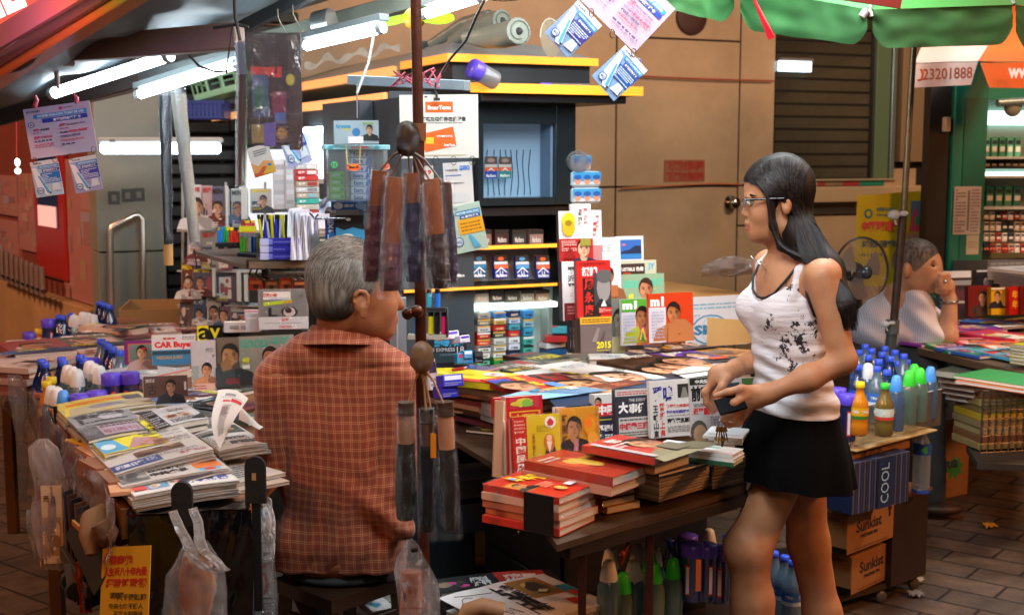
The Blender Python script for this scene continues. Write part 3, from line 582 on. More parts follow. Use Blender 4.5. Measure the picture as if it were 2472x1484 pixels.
def pack_proto(c1,c2,txt,style=0,tc='#ffffff',name='cigarette_pack'):
 o=thing(name,'pack','cigarette pack',I4);w_,h_,t_=.054,.086,.021
 m=MB();m.box(0,w_,0,h_,-t_,0,P(c1,.3),bev=.001)
 d=[('r',.0,.62,1,.38,c2)]
 if style==1:d=[('r',0,.72,1,.28,'#1d2026'),('e',.5,.84,.22,.08,c2),('r',0,.6,1,.12,'#c9d2d8'),('r',0,.42,1,.16,c2),('g',[(.08,.28),(.5,.5),(.92,.28),(.92,.22),(.5,.42),(.08,.22)],'#dfe8f0'),('r',.38,.12,.06,.2,'#dfe8f0'),('r',.56,.12,.06,.2,'#dfe8f0')]
 d.append(('t',.1,.06,.8,.13,txt,tc));decals(m,w_,h_,.0002,d);m.build('box',o)
 m=MB();m.box(-.0005,w_+.0005,h_*.78,h_+.0006,-t_-.0004,-t_+.004,P(c2,.3));m.build('lid',o);return o
n_=0
protos=[]
for i,(x,c1,c2)in enumerate([(1110,'#20346e','#e8632e'),(1161,'#1d4f74','#2c7aa0'),(1214,'#232f86','#e8632e'),(1266,'#232f86','#4a9ad0'),(1316,'#232f86','#e8632e')]):
 o=pack_proto(c1,c2,'Marlboro',1);s_,z_=K(x-14,674);mt=MK@T(s_,z_,-.02)@Matrix.Rotation(R(-6),4,'X');o.matrix_world=mt;TM[o.name]=mt
 for c in o.children:TM[c.name]=mt
 o['label']=['blue cigarette pack at the left end of the lit white shelf','teal-blue cigarette pack second along the lit white shelf','navy and orange cigarette pack in the middle of the lit white shelf','navy and sky blue cigarette pack fourth along the lit white shelf','navy and orange cigarette pack at the right end of the lit white shelf'][i];o['group']='cigarette packs on the kiosk shelves'
def flatpack(w_,h_,c1,c2,txt,tc='#ffffff'):
 m=MB();m.box(0,w_,0,h_,-.05,0,P(c1,.3),bev=.001);decals(m,w_,h_,.0002,[('r',0,.72,1,.28,c2),('t',.18,.2,.64,.34,txt,tc)]);return m
colsx=[(1000,1037),(1042,1078),(1080,1117),(1122,1155),(1160,1194),(1199,1232),(1236,1266),(1272,1300)]
pals=[['#3a3f4a','#d9dde0','#b43a3a','#e6e6e2','#2a6ab0'],['#b8b2a6','#dcdcd8','#e9e9e9','#2c59a8','#e8e8e4'],['#23262e','#1f57a8','#6fb3dc','#dfe9e6','#bfe0d2','#3a3f44'],['#3a3d44','#c02028','#2a2f3a','#c8a868','#cf3028','#cf2a2a','#c02a22','#5fbfa8','#c8b483'],['#9a9a96','#6a6f76','#c8ccd0','#b52a2a','#d03a34','#dfe6dc','#dfe6dc','#62bfa0'],['#3a78c0','#c8a85a','#c02a22','#3a3a3a','#d0cfc4','#dcdcd4','#e8e8e2','#30a040'],['#23306a','#b8c8e8','#4aa0b0','#d03030','#e8e8e8','#d8dce8','#2a3a6a','#b02a3a'],['#3a8ac8','#8ac0d0','#3a9ac0','#4ab0a0','#52b8a0','#e6e6e6']]
nm={'c0':'red'}
def cname(h):
 r_,g_,b_=[int(h[i:i+2],16)for i in(1,3,5)];mx,mn=max(r_,g_,b_),min(r_,g_,b_)
 if mx-mn<34:return 'white' if mx>205 else('light grey' if mx>140 else 'dark')
 if r_==mx:return('tan' if r_>180 else 'brown')if g_>r_*.62 else('red' if b_<r_*.55 or g_<r_*.5 else 'pink')
 if g_==mx:return 'teal' if b_>g_*.75 else 'green'
 return 'teal' if g_>b_*.85 else('light blue' if g_>b_*.62 else('navy' if mx<130 else 'blue'))
for ci,(x0,x1)in enumerate(colsx):
 sA=K(x0,800)[0];sB=K(x1,800)[0];zT=zK(752);zB=zK(880);pal=pals[ci];nr=len(pal);hh=(zT-zB)/nr
 for ri,c in enumerate(pal):
  m=flatpack(sB-sA-.006,hh*.88,c,random.choice(['#e8e8e4','#c8a050',c,c,'#20242c']),random.choice(['Marlboro','中華','CAMEL','KENT','紅雙喜','Salem','好日子','Mild']),'#e8d8a0' if cname(c)in('red','navy','dark')else '#30343c')
  mt=MK@T(sA+.002,zT-(ri+1)*hh+.002,-.03+random.uniform(-.004,.004));o=m.build('cigarette_pack');o.matrix_world=mt;TM[o.name]=mt
  tag(o,f'{cname(c)} cigarette pack, {ORD[ri]} from the top in the {ORD[ci]} rack column','cigarette pack','cigarette packs on the kiosk shelves')
for ri,(y0,y1,xs,pal)in enumerate([(735,703,range(1052,1340,37),['#a8968c','#8a3a30','#a8968c','#b8aaa0','#3a3a3e','#5a5048','#a8968c','#a08878']),(596,556,range(1170,1300,42),['#8a6a5c','#4a2f2c','#3c3c3c','#9a7a6c'])]):
 for ci,x in enumerate(xs):
  a=K(x,y0);c=K(x+33,y1);m=flatpack(c[0]-a[0],c[1]-a[1],pal[ci%len(pal)],'#2a2622','Marlboro','#e0d8cc');mt=MK@T(a[0],a[1],-.06);o=m.build('cigarette_pack');o.matrix_world=mt;TM[o.name]=mt
  tag(o,f'{cname(pal[ci % len(pal)])} cigarette pack, {ORD[ci]} from the left in the {["row under the lower amber strip", "dim top shelf under the display window"][ri]}','cigarette pack','cigarette packs on the kiosk shelves')
for i,(x,y,c,yaw)in enumerate([(1300,838,'#e0e0dc',10),(1310,822,'#c43030',-12),(1302,855,'#2a5a8a',5),(1318,866,'#d8d8d4',20),(1330,800,'#4aa8b8',-25)]):
 p=onpl(x,y,E2,K1-.04);m=MB();m.M=Matrix.Translation(p)@Matrix.Rotation(R(25+yaw),4,'Z');m.box(0,.088,-.05,0,0,.022,P(c,.3),bev=.001);decals(m,.088,-.05,.0222,[('r',0,0,.25,1,'#b02a2a'),('t',.35,.3,.5,.4,'LARK','#333')]);solo(m,'cigarette_pack',f'{cname(c)} cigarette pack tumbled {["across the pile", "near the top of the pile", "under the red one", "at the bottom of the pile", "against the side wall"][i]} at the right of the rack','cigarette pack','loose cigarette packs')
def roll(pts,r,c,label,turns=1):
 m=MB();m.tube(pts,r,P(c,.35,bump=.35,bscale=18,var=.12),n=18);d=(Vector(pts[-1])-Vector(pts[-2])).normalized();e=Vector(pts[-1])+d*.001;a=d.orthogonal().normalized();b_=d.cross(a)
 R_=r[-1]if isinstance(r,list)else r
 sp_=[e+(a*math.cos(t*.5)+b_*math.sin(t*.5))*R_*(1-t/34)for t in range(30)]
 m.tube([p+d*.002 for p in sp_[:16]],.0014,P('#4d554c',.4),n=5);m.ball(e+d*.001,R_*.28,P('#20241f',.6),sx=1,sy=.4);solo(m,'rolled_tarpaulin',label,'tarpaulin roll','rolled tarpaulins on the kiosk roof')
roll([at(1090,100,5.2),at(1140,70,5.1),at(1190,54,5.0),at(1212,50,4.95)],[.02,.035,.04,.042],'#7c8478','thin grey-green plastic sheet roll lying behind on the kiosk roof')
roll([at(1120,92,5.0),at(1170,92,4.95),at(1215,86,4.85),at(1252,76,4.75)],[.02,.04,.048,.05],'#8a9488','thick grey-green plastic sheet roll with its open end facing right')
roll([at(1040,108,5.4),at(1120,60,5.3),at(1180,42,5.2)],[.02,.03,.03],'#6d756a','dull folded plastic sheet lying at the back left of the roof')
m=MB();Mx,w_,h_=standm(1302,135,1352,40,4.6,15,10);m.M=Mx;m.poly([(w_*.5+w_*.5*math.cos(R(a))*(1 if math.sin(R(a))>0 else.9),h_*.55+h_*.5*math.sin(R(a)),0)for a in range(0,360,20)],FILM('#d8ccb0',fac=.1,opa=.6));m.tube([(w_*.5+w_*.5*math.cos(R(a)),h_*.55+h_*.5*math.sin(R(a)),0)for a in range(180,361,15)],.003,P('#a8a48c',.4),n=6);solo(m,'plastic_hoop','clear plastic sheet with rounded rim hanging at the right of the roof tarpaulins','plastic sheet')
def crate(px,py,Y,w_,h_,d_,c,label,yaw,rollr,nh,nv):
 o=thing('plastic_crate',label,'crate',flat(at(px,py,Y),R(yaw),0,R(rollr)),'plastic crates on the kiosk roof')
 m=MB();t=.006;mt=P(c,.35)
 def panel(L,Mx):
  m.M=Mx;m.box(0,L,0,h_*.18,-t,0,mt);m.box(0,L,h_*.82,h_,-t,.004,mt,bev=.001)
  for i in range(nh+1):m.box(L*i/nh-(.007 if i else 0),L*i/nh+(.007 if i<nh else 0),h_*.18,h_*.82,-t,0,mt)
  for j in range(1,nv):zz=h_*(.18+.64*j/nv);m.box(0,L,zz-.005,zz+.005,-t-.001,-.001,mt)
 panel(w_,frame((0,0,0),(1,0,0),(0,0,1)));panel(w_,frame((w_,d_,0),(-1,0,0),(0,0,1)));panel(d_,frame((0,d_,0),(0,-1,0),(0,0,1)));panel(d_,frame((w_,0,0),(0,1,0),(0,0,1)))
 m.M=I4;m.box(0,w_,0,d_,0,.006,mt);m.build('lattice',o);return o
crate(450,288,6.6,.19,.095,.2,'#2c3f86','small navy blue lattice crate on the left wing of the kiosk roof',2,0,9,4)
crate(470,246,6.8,.26,.19,.22,'#8fd0b4','tilted mint green crate with large openings above the blue crate',-8,-14,3,2)
m=MB();m.grid(lambda u,v:at(735+230*u,165-45*u+8*math.sin(u*20)-14*v*(1+.5*math.sin(u*33)),6.6),24,3,P('#b9bdb4',.5,bump=.5,bscale=20,var=.4));solo(m,'plastic_sheet','crumpled pale plastic sheeting heaped along the left wing of the roof','plastic sheet')
def can_bottle(px,py,Y,ax,L,r,cap,body,label):
 p=at(px,py,Y);z_=Vector(ax).normalized();o=thing('capped_bottle',label,'bottle',frame(p,z_.orthogonal(),None,z_),'purple capped bottles lying on the kiosk roof')
 m=MB();m.lathe([(.001,0),(r*.95,.001),(r,.006),(r,L)],FILM(body,fac=.2,bump=.3,opa=.35),n=20);m.build('body',o);m=MB();m.lathe([(r*1.03,L),(r*1.05,L+.003),(r*1.05,L+.035),(r*.95,L+.04),(.001,L+.04)],P(cap,.35),n=24);m.box(-.005,.005,-.005,.005,L+.04,L+.042,P('#4b3fa0'));m.build('cap',o);return o
can_bottle(1196,196,4.45,(-.75,-.55,.38),.07,.033,'#5a48c8','#c8d0d8','clear bottle with a wide purple cap tipped towards the viewer on the lit roof edge')
can_bottle(1425,212,4.75,(-1,-.25,.0),.15,.015,'#7a68d8','#d8d4cc','slim bottle with pale purple cap lying along the lit roof edge')
for i,(x,y,s)in enumerate([(1490,222,1),(1512,202,1),(1520,186,.9),(1518,172,1),(1532,158,.8)]):
 p=at(x,y,4.95);m=MB();m.M=flat(p,R(15+i*5));m.box(-.03*s,.03*s,-.02,.02,0,.026,P('#dfe0f4',.35),bev=.008);m.box(-.031*s,-.012,-.0203,.0203,.003,.02,P('#3a34b0',.35),bev=.006);m.box(.004,.014,-.0203,.0203,.003,.02,P('#5a54c8',.35));solo(m,'tissue_pack',f'white and purple tissue pack, {ORD[i]} from the bottom of the heap at the roof corner','tissue pack','tissue packs heaped at the roof corner')
for i,(x,y,w0,h0)in enumerate([(1382,492,70,38),(1382,452,70,38),(1382,414,46,40)]):
 Mx,w_,h_=standm(x,y-h0,x+w0,y,4.72,25);m=MB();m.M=Mx;m.box(0,w_,0,h_,-.08,0,P('#c8d8e0',.4),bev=.008)
 decals(m,w_,h_,.0003,[('r',.02,.35,.96,.6,'#3aa0d8')]+[('e',.18+j*.32,.45,.11,.3,'#d89878')for j in range(3)]+[('e',.18+j*.32,.62,.13,.16,'#2060b0')for j in range(3)]);solo(m,'tissue_pack',['bottom','middle','top'][i]+' blue tissue pack with baby faces stacked beside the display window','tissue pack','blue tissue packs beside the display window')
m=MB();m.M=standm(1380,372,1430,420,4.7,25)[0];m.ball((.04,.045,-.03),.045,FILM(fac=.15,bump=.8,opa=.45,cloud=.3),sx=1,sy=.9);solo(m,'plastic_wrap','clear crinkled wrapping bulging on top of the blue tissue packs','plastic wrap')
# ================================================================ hanging signs
def ring(m,p,r=.008):m.tube([Vector(p)+Vector((0,math.cos(R(a))*r*.6,math.sin(R(a))*r))+Vector((math.cos(R(a))*r*.6,0,0))for a in range(0,361,30)],.0009,P('#5a4a34',.3,.9),n=5)
def card(name,label,cat,Mx,w_,h_,bgc,d,t=.0015,group=None,rough=.25):
 m=MB();m.box(0,w_,0,h_,-t,0,P(bgc,rough,coat=.3),bev=.0004);decals(m,w_,h_,.0002,d);o=m.build(name);o.matrix_world=Mx;TM[o.name]=Mx;return tag(o,label,cat,group)
PH=['#3a8fd8','#e8eef4','#8ac0e8','#ffffff','#2050a0']
def roll_card(px4,Y,label,c2='#2a7ac8',seed=0,c1='#bcdcf0'):
 (bx,by),(rx,ry),(tx,ty)=px4;O=at(bx,by,Y);X=at(rx,ry,Y)-O;Yv=at(tx,ty,Y)-O
 Mx=frame(O,X,Yv);random.seed(seed)
 return card('price_card',label,'card',Mx,X.length,Yv.length,c1,[('r',0,.88,1,.12,'#e6e9ee'),('t',.12,.91,.3,.05,'PCCW-HKT','#2a3a50'),('r',.25,.78,.75,.09,'#3a9ad8'),('t',.3,.8,.65,.05,'DISCOVER HONG KONG','#e8f4ff'),('r',.38,.68,.62,.08,'#2a4aa8'),('t',.42,.69,.5,.055,'香港任縱橫儲值卡','#fff'),('r',.3,.36,.7,.3,c2),('l',.36,.38,.6,.26,6,'#dcecfa'),('g',[(.03,.85),(.2,.8),(.45,.3),(.6,.06),(.4,.04),(.12,.3)],'#eef6fb'),('g',[(.2,.6),(.28,.58),(.55,.1),(.45,.08)],'#58b0e0'),('e',.22,.18,.13,.09,'#2a5aa0'),('e',.22,.18,.10,.07,'#dfeaf4'),('t',.14,.15,.16,.06,'4G','#2a5aa0'),('g',[(.68,.34),(.9,.34),(.94,.14),(.62,.12)],'#d8e8f4'),('e',.55,.09,.04,.025,'#222')])
SD=[('t',.05,.9,.2,.045,'PCCW-HKT','#22384a',.04),('e',.56,.93,.03,.03,'#e8487a'),('r',.6,.92,.14,.02,'#888'),('r',.14,.78,.8,.08,'#3a9ad8'),('t',.2,.795,.7,.05,'DISCOVER HONG KONG TOURIST SIM CARD','#f4faff'),('r',.26,.68,.68,.085,'#2a4ab0'),('t',.42,.69,.42,.06,'香港任縱橫儲值卡','#fff',.04),('e',.09,.67,.05,.055,'#3a4a8a'),('e',.09,.67,.038,.042,'#d8d0e4'),('t',.065,.65,.05,.035,'4G','#3a4a8a'),('t',.1,.53,.1,.05,'无限','#d83a6a',.04),('t',.21,.53,.14,.045,'本地通話','#4a4a7a'),('l',.1,.48,.3,.04,1,'#9a6a9a'),('t',.5,.57,.1,.05,'无限','#d83a6a',.04),('t',.61,.575,.28,.035,'PCCW-HKT Wi-Fi','#5a4a7a'),('l',.5,.51,.4,.04,1,'#c86a9a'),('t',.1,.38,.28,.055,'最高1.5GB/5GB','#c84a7a',.04),('l',.1,.31,.26,.05,1,'#4a4a8a'),('l',.1,.2,.28,.09,2,'#c86a8a'),('t',.5,.43,.12,.04,'IDD 0060','#5a4a7a'),('t',.63,.425,.3,.06,'HK$0.45/分钟','#e83a6a',.05),('t',.5,.35,.3,.045,'致电指定36个国家/地区','#4a4a7a'),('t',.5,.27,.34,.045,'HK$0.45/min flat rate','#d84a6a',.03),('l',.5,.19,.42,.05,1,'#5a4a8a')]
def sheet3(bl,br,tl,Y,label,cat,bgc,d,name='hanging_sign',**kw):
 O=at(*bl,Y);X=at(*br,Y)-O;Yv=at(*tl,Y)-O;return card(name,label,cat,frame(O,X,Yv),X.length,Yv.length,bgc,d,**kw)
sheet3(q('T1',228,1155),q('T1',708,1090),q('T1',160,795),3.35,'white tourist SIM price sign hanging at far left from pink ribbons','sign','#cdc3da',SD)
roll_card([(88,478),(155,468),(76,392)],3.33,'pale blue SIM card leaflet clipped under the left corner of the hanging sign','#2a7ac8',1)
roll_card([(183,468),(249,456),(168,384)],3.33,'violet-blue SIM card leaflet clipped under the right corner of the hanging sign','#3a44b8',2,'#aab4e0')
O=at(1545,135,2.5);sheet3((1392,-8),(1532,128),(1478,-125),2.5,'large tilted pink-white SIM price sign hanging at the top right of the kiosk','sign','#c9b0bd',SD[:-1]+[('l',.5,.14,.42,.06,1,'#5a4a8a')])
roll_card([(1314,79),(1371,141),(1350,-30)],2.45,'tilted blue SIM leaflet in a plastic sleeve hanging left of the tilted sign','#3a3a8a',5,'#8aa4cc')
roll_card([(1428,184),(1482,245),(1478,85)],2.45,'tilted blue SIM leaflet hanging lowest under the tilted sign','#1f5aa8',6,'#8ab0dc')
for i,(x,y)in enumerate([(1428,32),(1478,82),(1530,128),(84,388),(133,385),(170,378),(226,362)]):
 m=MB();ring(m,at(x,y,2.44 if i<3 else 3.32));solo(m,'split_ring','small wire ring joining a leaflet '+['to the left edge of the tilted sign','to the middle of the tilted sign','to the right corner of the tilted sign','to the far left end of the price sign','to the left middle of the price sign','to the right middle of the price sign','to the right corner of the price sign'][i],'ring','rings holding the leaflets')
sheet3(q('T2',1120,1150),q('T2',1688,1145),q('T2',1095,690),3.15,'white hanging SIM card sign with orange logo behind the brown pole','sign','#e2dfd6',[('r',.33,.72,.35,.17,'#ef6a28'),('t',.355,.765,.3,.07,'SmarTone','#fff',.05),('t',.22,.58,.62,.075,'儲值咭及增值券在此發售','#3c3c3c'),('t',.3,.545,.5,.024,'SIM Card & Recharge Voucher Sold Here','#555'),('g',[(.32,.1),(.72,.2),(.68,.5),(.27,.38)],'#ef6a28'),('r',.33,.23,.1,.1,'#e8c83a'),('t',.47,.33,.2,.035,'儲值/數據儲值咭','#fff'),('t',.56,.19,.14,.04,'SmarTone','#fff',.04),('e',.34,.97,.02,.01,'#333'),('r',.04,.05,.8,.012,'#d8cfa8')],rough=.35)
sheet3((1078,548),(1148,544),(1072,394),3.15,'white price card reading 80 dollars hanging under the white sign','card','#dad9d6',[('t',.56,.86,.36,.09,'$80','#3a7ad0',.04),('t',.08,.86,.42,.04,'每月 數據增值組合','#555'),('l',.08,.74,.55,.08,2,'#4a6ab0'),('l',.08,.66,.6,.04,1,'#667'),('e',.5,.45,.4,.08,'#c8ccd0'),('t',.5,.24,.35,.045,'SIMPLE 組合','#555'),('l',.06,.14,.3,.1,3,'#8ab0d8'),('r',.7,.1,.24,.05,'#c0305a')],name='price_card')
sheet3((1000,500),(1050,498),(1000,402),3.17,'narrow white price card with red numerals half hidden behind the pole','card','#dcd8d0',[('t',.6,.78,.3,.12,'19','#d03a2a',.04),('l',.1,.4,.8,.25,4,'#888')],name='price_card')
sheet3((1098,615),(1180,598),(1092,500),3.1,'blue and green SIM leaflet with an orange sticker in a plastic sleeve','card','#b4cfc0',[('t',.1,.9,.25,.05,'PCCW-HKT','#3a6a9a'),('r',.25,.78,.72,.09,'#2a7ab8'),('t',.28,.795,.66,.055,'DISCOVER HONG KONG','#dff'),('r',.36,.7,.6,.07,'#2a5aa0'),('t',.4,.71,.5,.05,'4G 香港儲值卡','#fff'),('r',.28,.38,.72,.31,'#f2ae28'),('l',.34,.42,.6,.22,3,'#a87010'),('e',.2,.24,.14,.1,'#2a6aa0'),('e',.2,.24,.11,.08,'#cfe0e0'),('t',.12,.2,.16,.07,'4G','#2a6aa0'),('g',[(.5,.36),(.6,.34),(.8,.08),(.6,.06)],'#5ab0d8')],name='price_card')
for i,x in enumerate([1052,1095,1140]):m=MB();ring(m,at(x,388,3.13),.011);solo(m,'split_ring',['left','middle','right'][i]+' wire ring under the white sign with the orange logo','ring','rings under the white sign')
m=MB();m.tube([at(1054,222,3.14),at(1054,238,3.14)],.003,P('#333'));m.bar(at(1047,240,3.13),at(1062,240,3.13),.006,.006,P('#333'));solo(m,'bulldog_clip','small dark clip gripping the top of the white sign','clip')
sheet3(q('D',685,522),q('D',862,470),q('D',650,275),3.4,'small white, orange and yellow card hanging below the wrapped magazines','card','#d8d4d0',[('g',[(0,0),(1,0),(1,.38),(.6,.48),(.3,.34),(0,.5)],'#e0a060'),('g',[(0,0),(1,0),(1,.2),(.5,.3),(.2,.12),(0,.14)],'#c8603a'),('g',[(.4,.05),(1,0),(1,.34),(.7,.3)],'#d8b04a'),('l',.25,.66,.6,.22,3,'#666'),('e',.8,.3,.09,.05,'#3a8ac8')],name='price_card')
roll_card([q('D',965,445),q('D',1160,378),q('D',890,60)],3.42,'blue SIM leaflet hanging half hidden right of the wrapped magazines','#3a48b8',9,'#b0b8e0')
def quadsheet(pts,Y,mat,nu=14,nv=18,amp=.006,seed=0):
 a,b_,c,d_=[at(*p,Y)for p in pts]
 def f(u,v):
  p=a.lerp(b_,u).lerp(d_.lerp(c,u),v);return(p.x,p.y-amp*2*noise.noise(Vector((u*3+seed,v*4,seed)))-amp*math.sin(u*9+seed)*.5,p.z)
 m=MB();m.grid(f,nu,nv,mat);return m
wm=thing('wrapped_magazine','dark plastic-wrapped people magazine hanging from wire hooks under the rail','magazine',at(660,355,2.95))
Mx,w_,h_=standm(598,78,731,362,2.95,8);m=MB();m.M=Mx@Matrix.Shear('XZ',4,(0,0));m.box(0,w_,.01,h_,-.012,0,P('#2c2226',.35),bev=.002)
random.seed(3);decals(m,w_,h_,.0003,[('t',.1,.62,.55,.09,'PEOPLE','#9a2424',.06),('r',.1,.28,.3,.36,'#303a5a'),('r',.14,.34,.2,.2,'#27453a'),('r',.46,.3,.26,.2,'#5a2438'),('r',.5,.22,.2,.1,'#3a4a7a'),('r',.08,.06,.3,.16,'#6a5a3a'),('r',.3,.03,.22,.2,'#4a3f7a'),('e',.62,.14,.1,.05,'#8a6030'),('l',.5,.06,.4,.2,5,'#5a4a4a'),('r',.76,.0,.24,1,'#33262a'),('e',.8,.6,.08,.05,'#8a7a30')]);m.build('magazine',wm,world=True)
m=quadsheet([(588,90),(733,72),(735,366),(586,350)],2.925,FILM(fac=.01,bump=.6,scale=24,rough=.06,opa=.004,cloud=.004,fr=.14),amp=.014);m.build('plastic_sleeve',wm,world=True)
for i,(x0,y0,x1,y1)in enumerate([(670,22,690,76),(706,12,724,66)]):
 m=MB();m.tube([at(x0,y0,2.95),at(x0+1,y0+22,2.95),at(x0+10,y0+40,2.95),at(x1-2,y1,2.95)],.0018,P('#6a6a5c',.35,.7),n=6);m.build('hook',wm,world=True)
m=quadsheet([(566,80),(588,112),(594,180),(574,180)],2.95,P('#6a6a9a',.3),4,6,.004);
nb=thing('wrapped_booklet','narrow plastic-wrapped booklet dangling from black string left of the magazines','booklet',at(580,450,2.95));m.M=I4
m=MB();a=at(566,110,2.97);b_=at(582,190,2.97);c=at(578,450,2.97);m.box(0,.001,0,.001,0,.001,P('#3a2a2c'))
m=MB();m.bar(at(580,105,2.96),at(587,180,2.96),.012,.022,P('#8a86a8',.3),up=(1,0,0));m.bar(at(587,180,2.96),at(580,448,2.96),.012,.018,P('#5a4044',.35),up=(1,0,0));m.build('booklet',nb,world=True)
m=MB();m.tube([at(579,100,2.955),at(586,182,2.955),at(583,300,2.955),at(581,452,2.955)],[.013,.016,.0145,.0125],FILM(fac=.22,bump=.9,scale=60,rough=.1),n=12);m.build('plastic_sleeve',nb,world=True)
m=MB();m.tube([at(566,0,2.98),at(568,45,2.98),at(572,60,2.96),at(580,100,2.96)],.004,P('#1c1616',.6));m.tube([at(515,68,2.98),at(570,60,2.97),at(600,66,2.97)],.0035,P('#1c1616',.6));m.tube([at(562,60,2.97),at(552,130,2.97),at(546,178,2.97)],.002,P('#241c1c',.6));m.build('string',nb,world=True)
def rod(x0,y0,x1,y1,Y,r,col,label,bot=None,r1=None):
 t=thing('wrapped_stick',label,'wrapped stick',at(x1,y1,Y),'wrapped sticks hanging under the tube lamp');a,b_=at(x0,y0,Y),at(x1,y1,Y);r1=r1 or r;n=8
 m=MB();m.tube([a.lerp(b_,.04+.92*i/n)for i in range(n+1)],[(r+(r1-r)*i/n)*.92 for i in range(n+1)],col,n=12)
 m.build('stick',t,world=True)
 m=MB();m.tube([a.lerp(b_,i/12)+Vector((.002*math.sin(i*2),0,0))for i in range(13)],[r+(r1-r)*i/12 for i in range(13)],FILM(fac=.05,bump=1,scale=90,rough=.08,opa=.02,fr=.3),n=12);m.build('plastic_sleeve',t,world=True)
 if bot:m=MB();m.tube([a.lerp(b_,.88),a.lerp(b_,1.0)],r*.7,P(bot,.5),n=10);m.build('handle',t,world=True)
rod(398,215,407,640,3.65,.019,P('#1f2a33',.35,var=.5,vscale=30),'thin black stick wrapped in clear plastic hanging under the tube lamp','#c09a60',.012)
rod(428,212,472,600,3.6,.022,P('#b8b4a6',.6,var=.15,vscale=40,bump=.4,bscale=90),'thicker beige woven stick wrapped in clear plastic next to the black one',None,.015)
m=MB();m.tube([at(469,600,3.6),at(476,650,3.6)],.002,P('#222'));solo(m,'cord','thin black cord end below the beige wrapped stick','cord')
t=thing('ceiling_fan','black wire-guard fan hanging at the top above the tarpaulin rolls','fan',at(1250,0,3.3))
MFn=frame(at(1262,-75,3.35),Vector((1,.1,-.42)),None,Vector((.25,-.55,-.8)));m=MB();m.M=MFn;mt=P('#1b1b1b',.3,.7)
for i in range(1,12):rr_=.018+i*.0125;m.tube([(rr_*math.cos(R(a)),rr_*math.sin(R(a)),-.035*(i/11)**2)for a in range(0,361,12)],.0011,mt,n=4,caps=False)
for a in range(0,360,6):m.tube([(.03*math.cos(R(a)),.03*math.sin(R(a)),0),(.155*math.cos(R(a)),.155*math.sin(R(a)),-.036)],.0009,mt,n=4)
m.build('guard',t,world=True)
m=MB();m.M=MFn
for a in(0,120,240):m.grid(lambda u,v:((.03+.1*u)*math.cos(R(a+50*(v-.5))),(.03+.1*u)*math.sin(R(a+50*(v-.5))),-.05+.02*(v-.5)),6,6,P('#d8a05a',.4))
m.build('blade',t,world=True);m=MB();m.M=MFn;m.lathe([(.04,-.08),(.04,-.02),(.025,-.005),(.001,-.004)],P('#222',.4));m.build('motor',t,world=True)
gd=thing('gum_display','clear acrylic gum display with blue and green gum boxes hanging behind the man','display',at(860,490,3.6))
Mx,w_,h_=standm(794,362,937,484,3.6,12);AC=FILM('#eef6fa',fac=.10,bump=.05,rough=.08,opa=.08)
m=MB();m.M=Mx;m.box(0,w_,0,.003,-.09,0,AC);m.box(0,w_,0,h_,-.002,0,AC);m.box(0,.003,0,h_,-.09,0,AC);m.box(w_*.33,w_*.33+.003,0,h_,-.088,-.003,AC);m.box(w_-.003,w_,0,h_,-.09,-.003,AC);m.build('acrylic_case',gd,world=True)
m=MB();m.M=Mx;m.box(-.012,w_+.006,h_,h_+.014,-.1,.01,P('#8fc8d4',.4),bev=.002);decals(m,w_+.018,.014,.0105,[('t',.4,.2,.3,.6,'爽口清新','#d0607a'),('e',.1,.5,.04,.35,'#4aa0b0'),('e',.8,.5,.04,.35,'#4aa0b0')],M=T(-.012,h_,0));m.build('lid',gd,world=True)
for i,(x0,y0,x1,y1,c,tx)in enumerate([(846+(i>3)*2,364+i*17.5,893,364+i*17.5+16,'#d3dcec','Extra')for i in range(7)]+[(797,415+i*17,832,415+i*17+16,'#7ac83a','mint')for i in range(4)]):
 Mg,gw,gh=standm(x0,y0,x1,y1,3.63,12);m=MB();m.M=Mg;m.box(0,gw,0,gh,-.06,0,P(c,.35),bev=.001)
 decals(m,gw,gh,.0003,[('t',.15,.2,.5,.6,'Extra','#26418f',.03),('g',[(.75,0),(1,0),(1,1),(.85,1)],'#2a5ac0'),('r',.0,.0,1,.08,'#8a9ac0')]if c=='#d3dcec' else[('r',.15,.35,.5,.35,'#b8c8b0'),('g',[(.7,.3),(.95,.2),(.85,.8)],'#3a8a20')])
 solo(m,'gum_box',(f'pale blue gum box, {ORD[i]} from the top of its column in the acrylic case' if i<7 else f'green gum box, {ORD[i - 7]} from the top of its column in the acrylic case'),'gum box','chewing gum boxes in the acrylic case')
sheet3(q('T2',640,1045),q('T2',965,1042),q('T2',634,875),3.58,'small clear-sleeved advert card with a suited man standing on the gum display','advert card','#a8b8c0',[('r',.0,.0,1,1,'#9cb0ba'),('t',.04,.66,.34,.2,'Airwaves','#2a8ab0',.04),('t',.2,.56,.18,.1,'薄荷','#c8c83a'),('e',.5,.5,.09,.18,'#3a7ab0'),('p',.8,.62,.36,'#c09878','#2a2420','#2e3438'),('r',.0,.0,.02,.5,'#7a9aa0'),('r',.66,.84,.24,.08,'#8ab070'),('r',.32,.02,.34,.3,'#e6e8e8')],name='advert_card')
for i,(x,y,c,tx)in enumerate([(854,404,'#ff6a20','$8.0'),(933,402,'#ff7a50','8.0'),(807,398,'#3ac87a','12')]):
 p=at(x,y,3.585);m=MB();m.M=frame(p,(1,.2,0),(0,0,1));m.poly([((.019 if i==0 else.009)*math.cos(R(a)),(.010 if i==0 else.009)*math.sin(R(a)),0)for a in range(0,360,20)],EM(c,.0)if 0 else P(c,.5));m.text(tx,-.014 if i==0 else-.006,-.005,.028 if i==0 else.012,.010,P('#3a1a10'),.0004,.04);solo(m,'price_sticker',['orange oval price sticker reading 8.0 on the acrylic case','small orange round sticker at the right of the acrylic case','round green price sticker on the left of the acrylic case'][i],'sticker')
m=MB();c0=at(838,346,3.58)
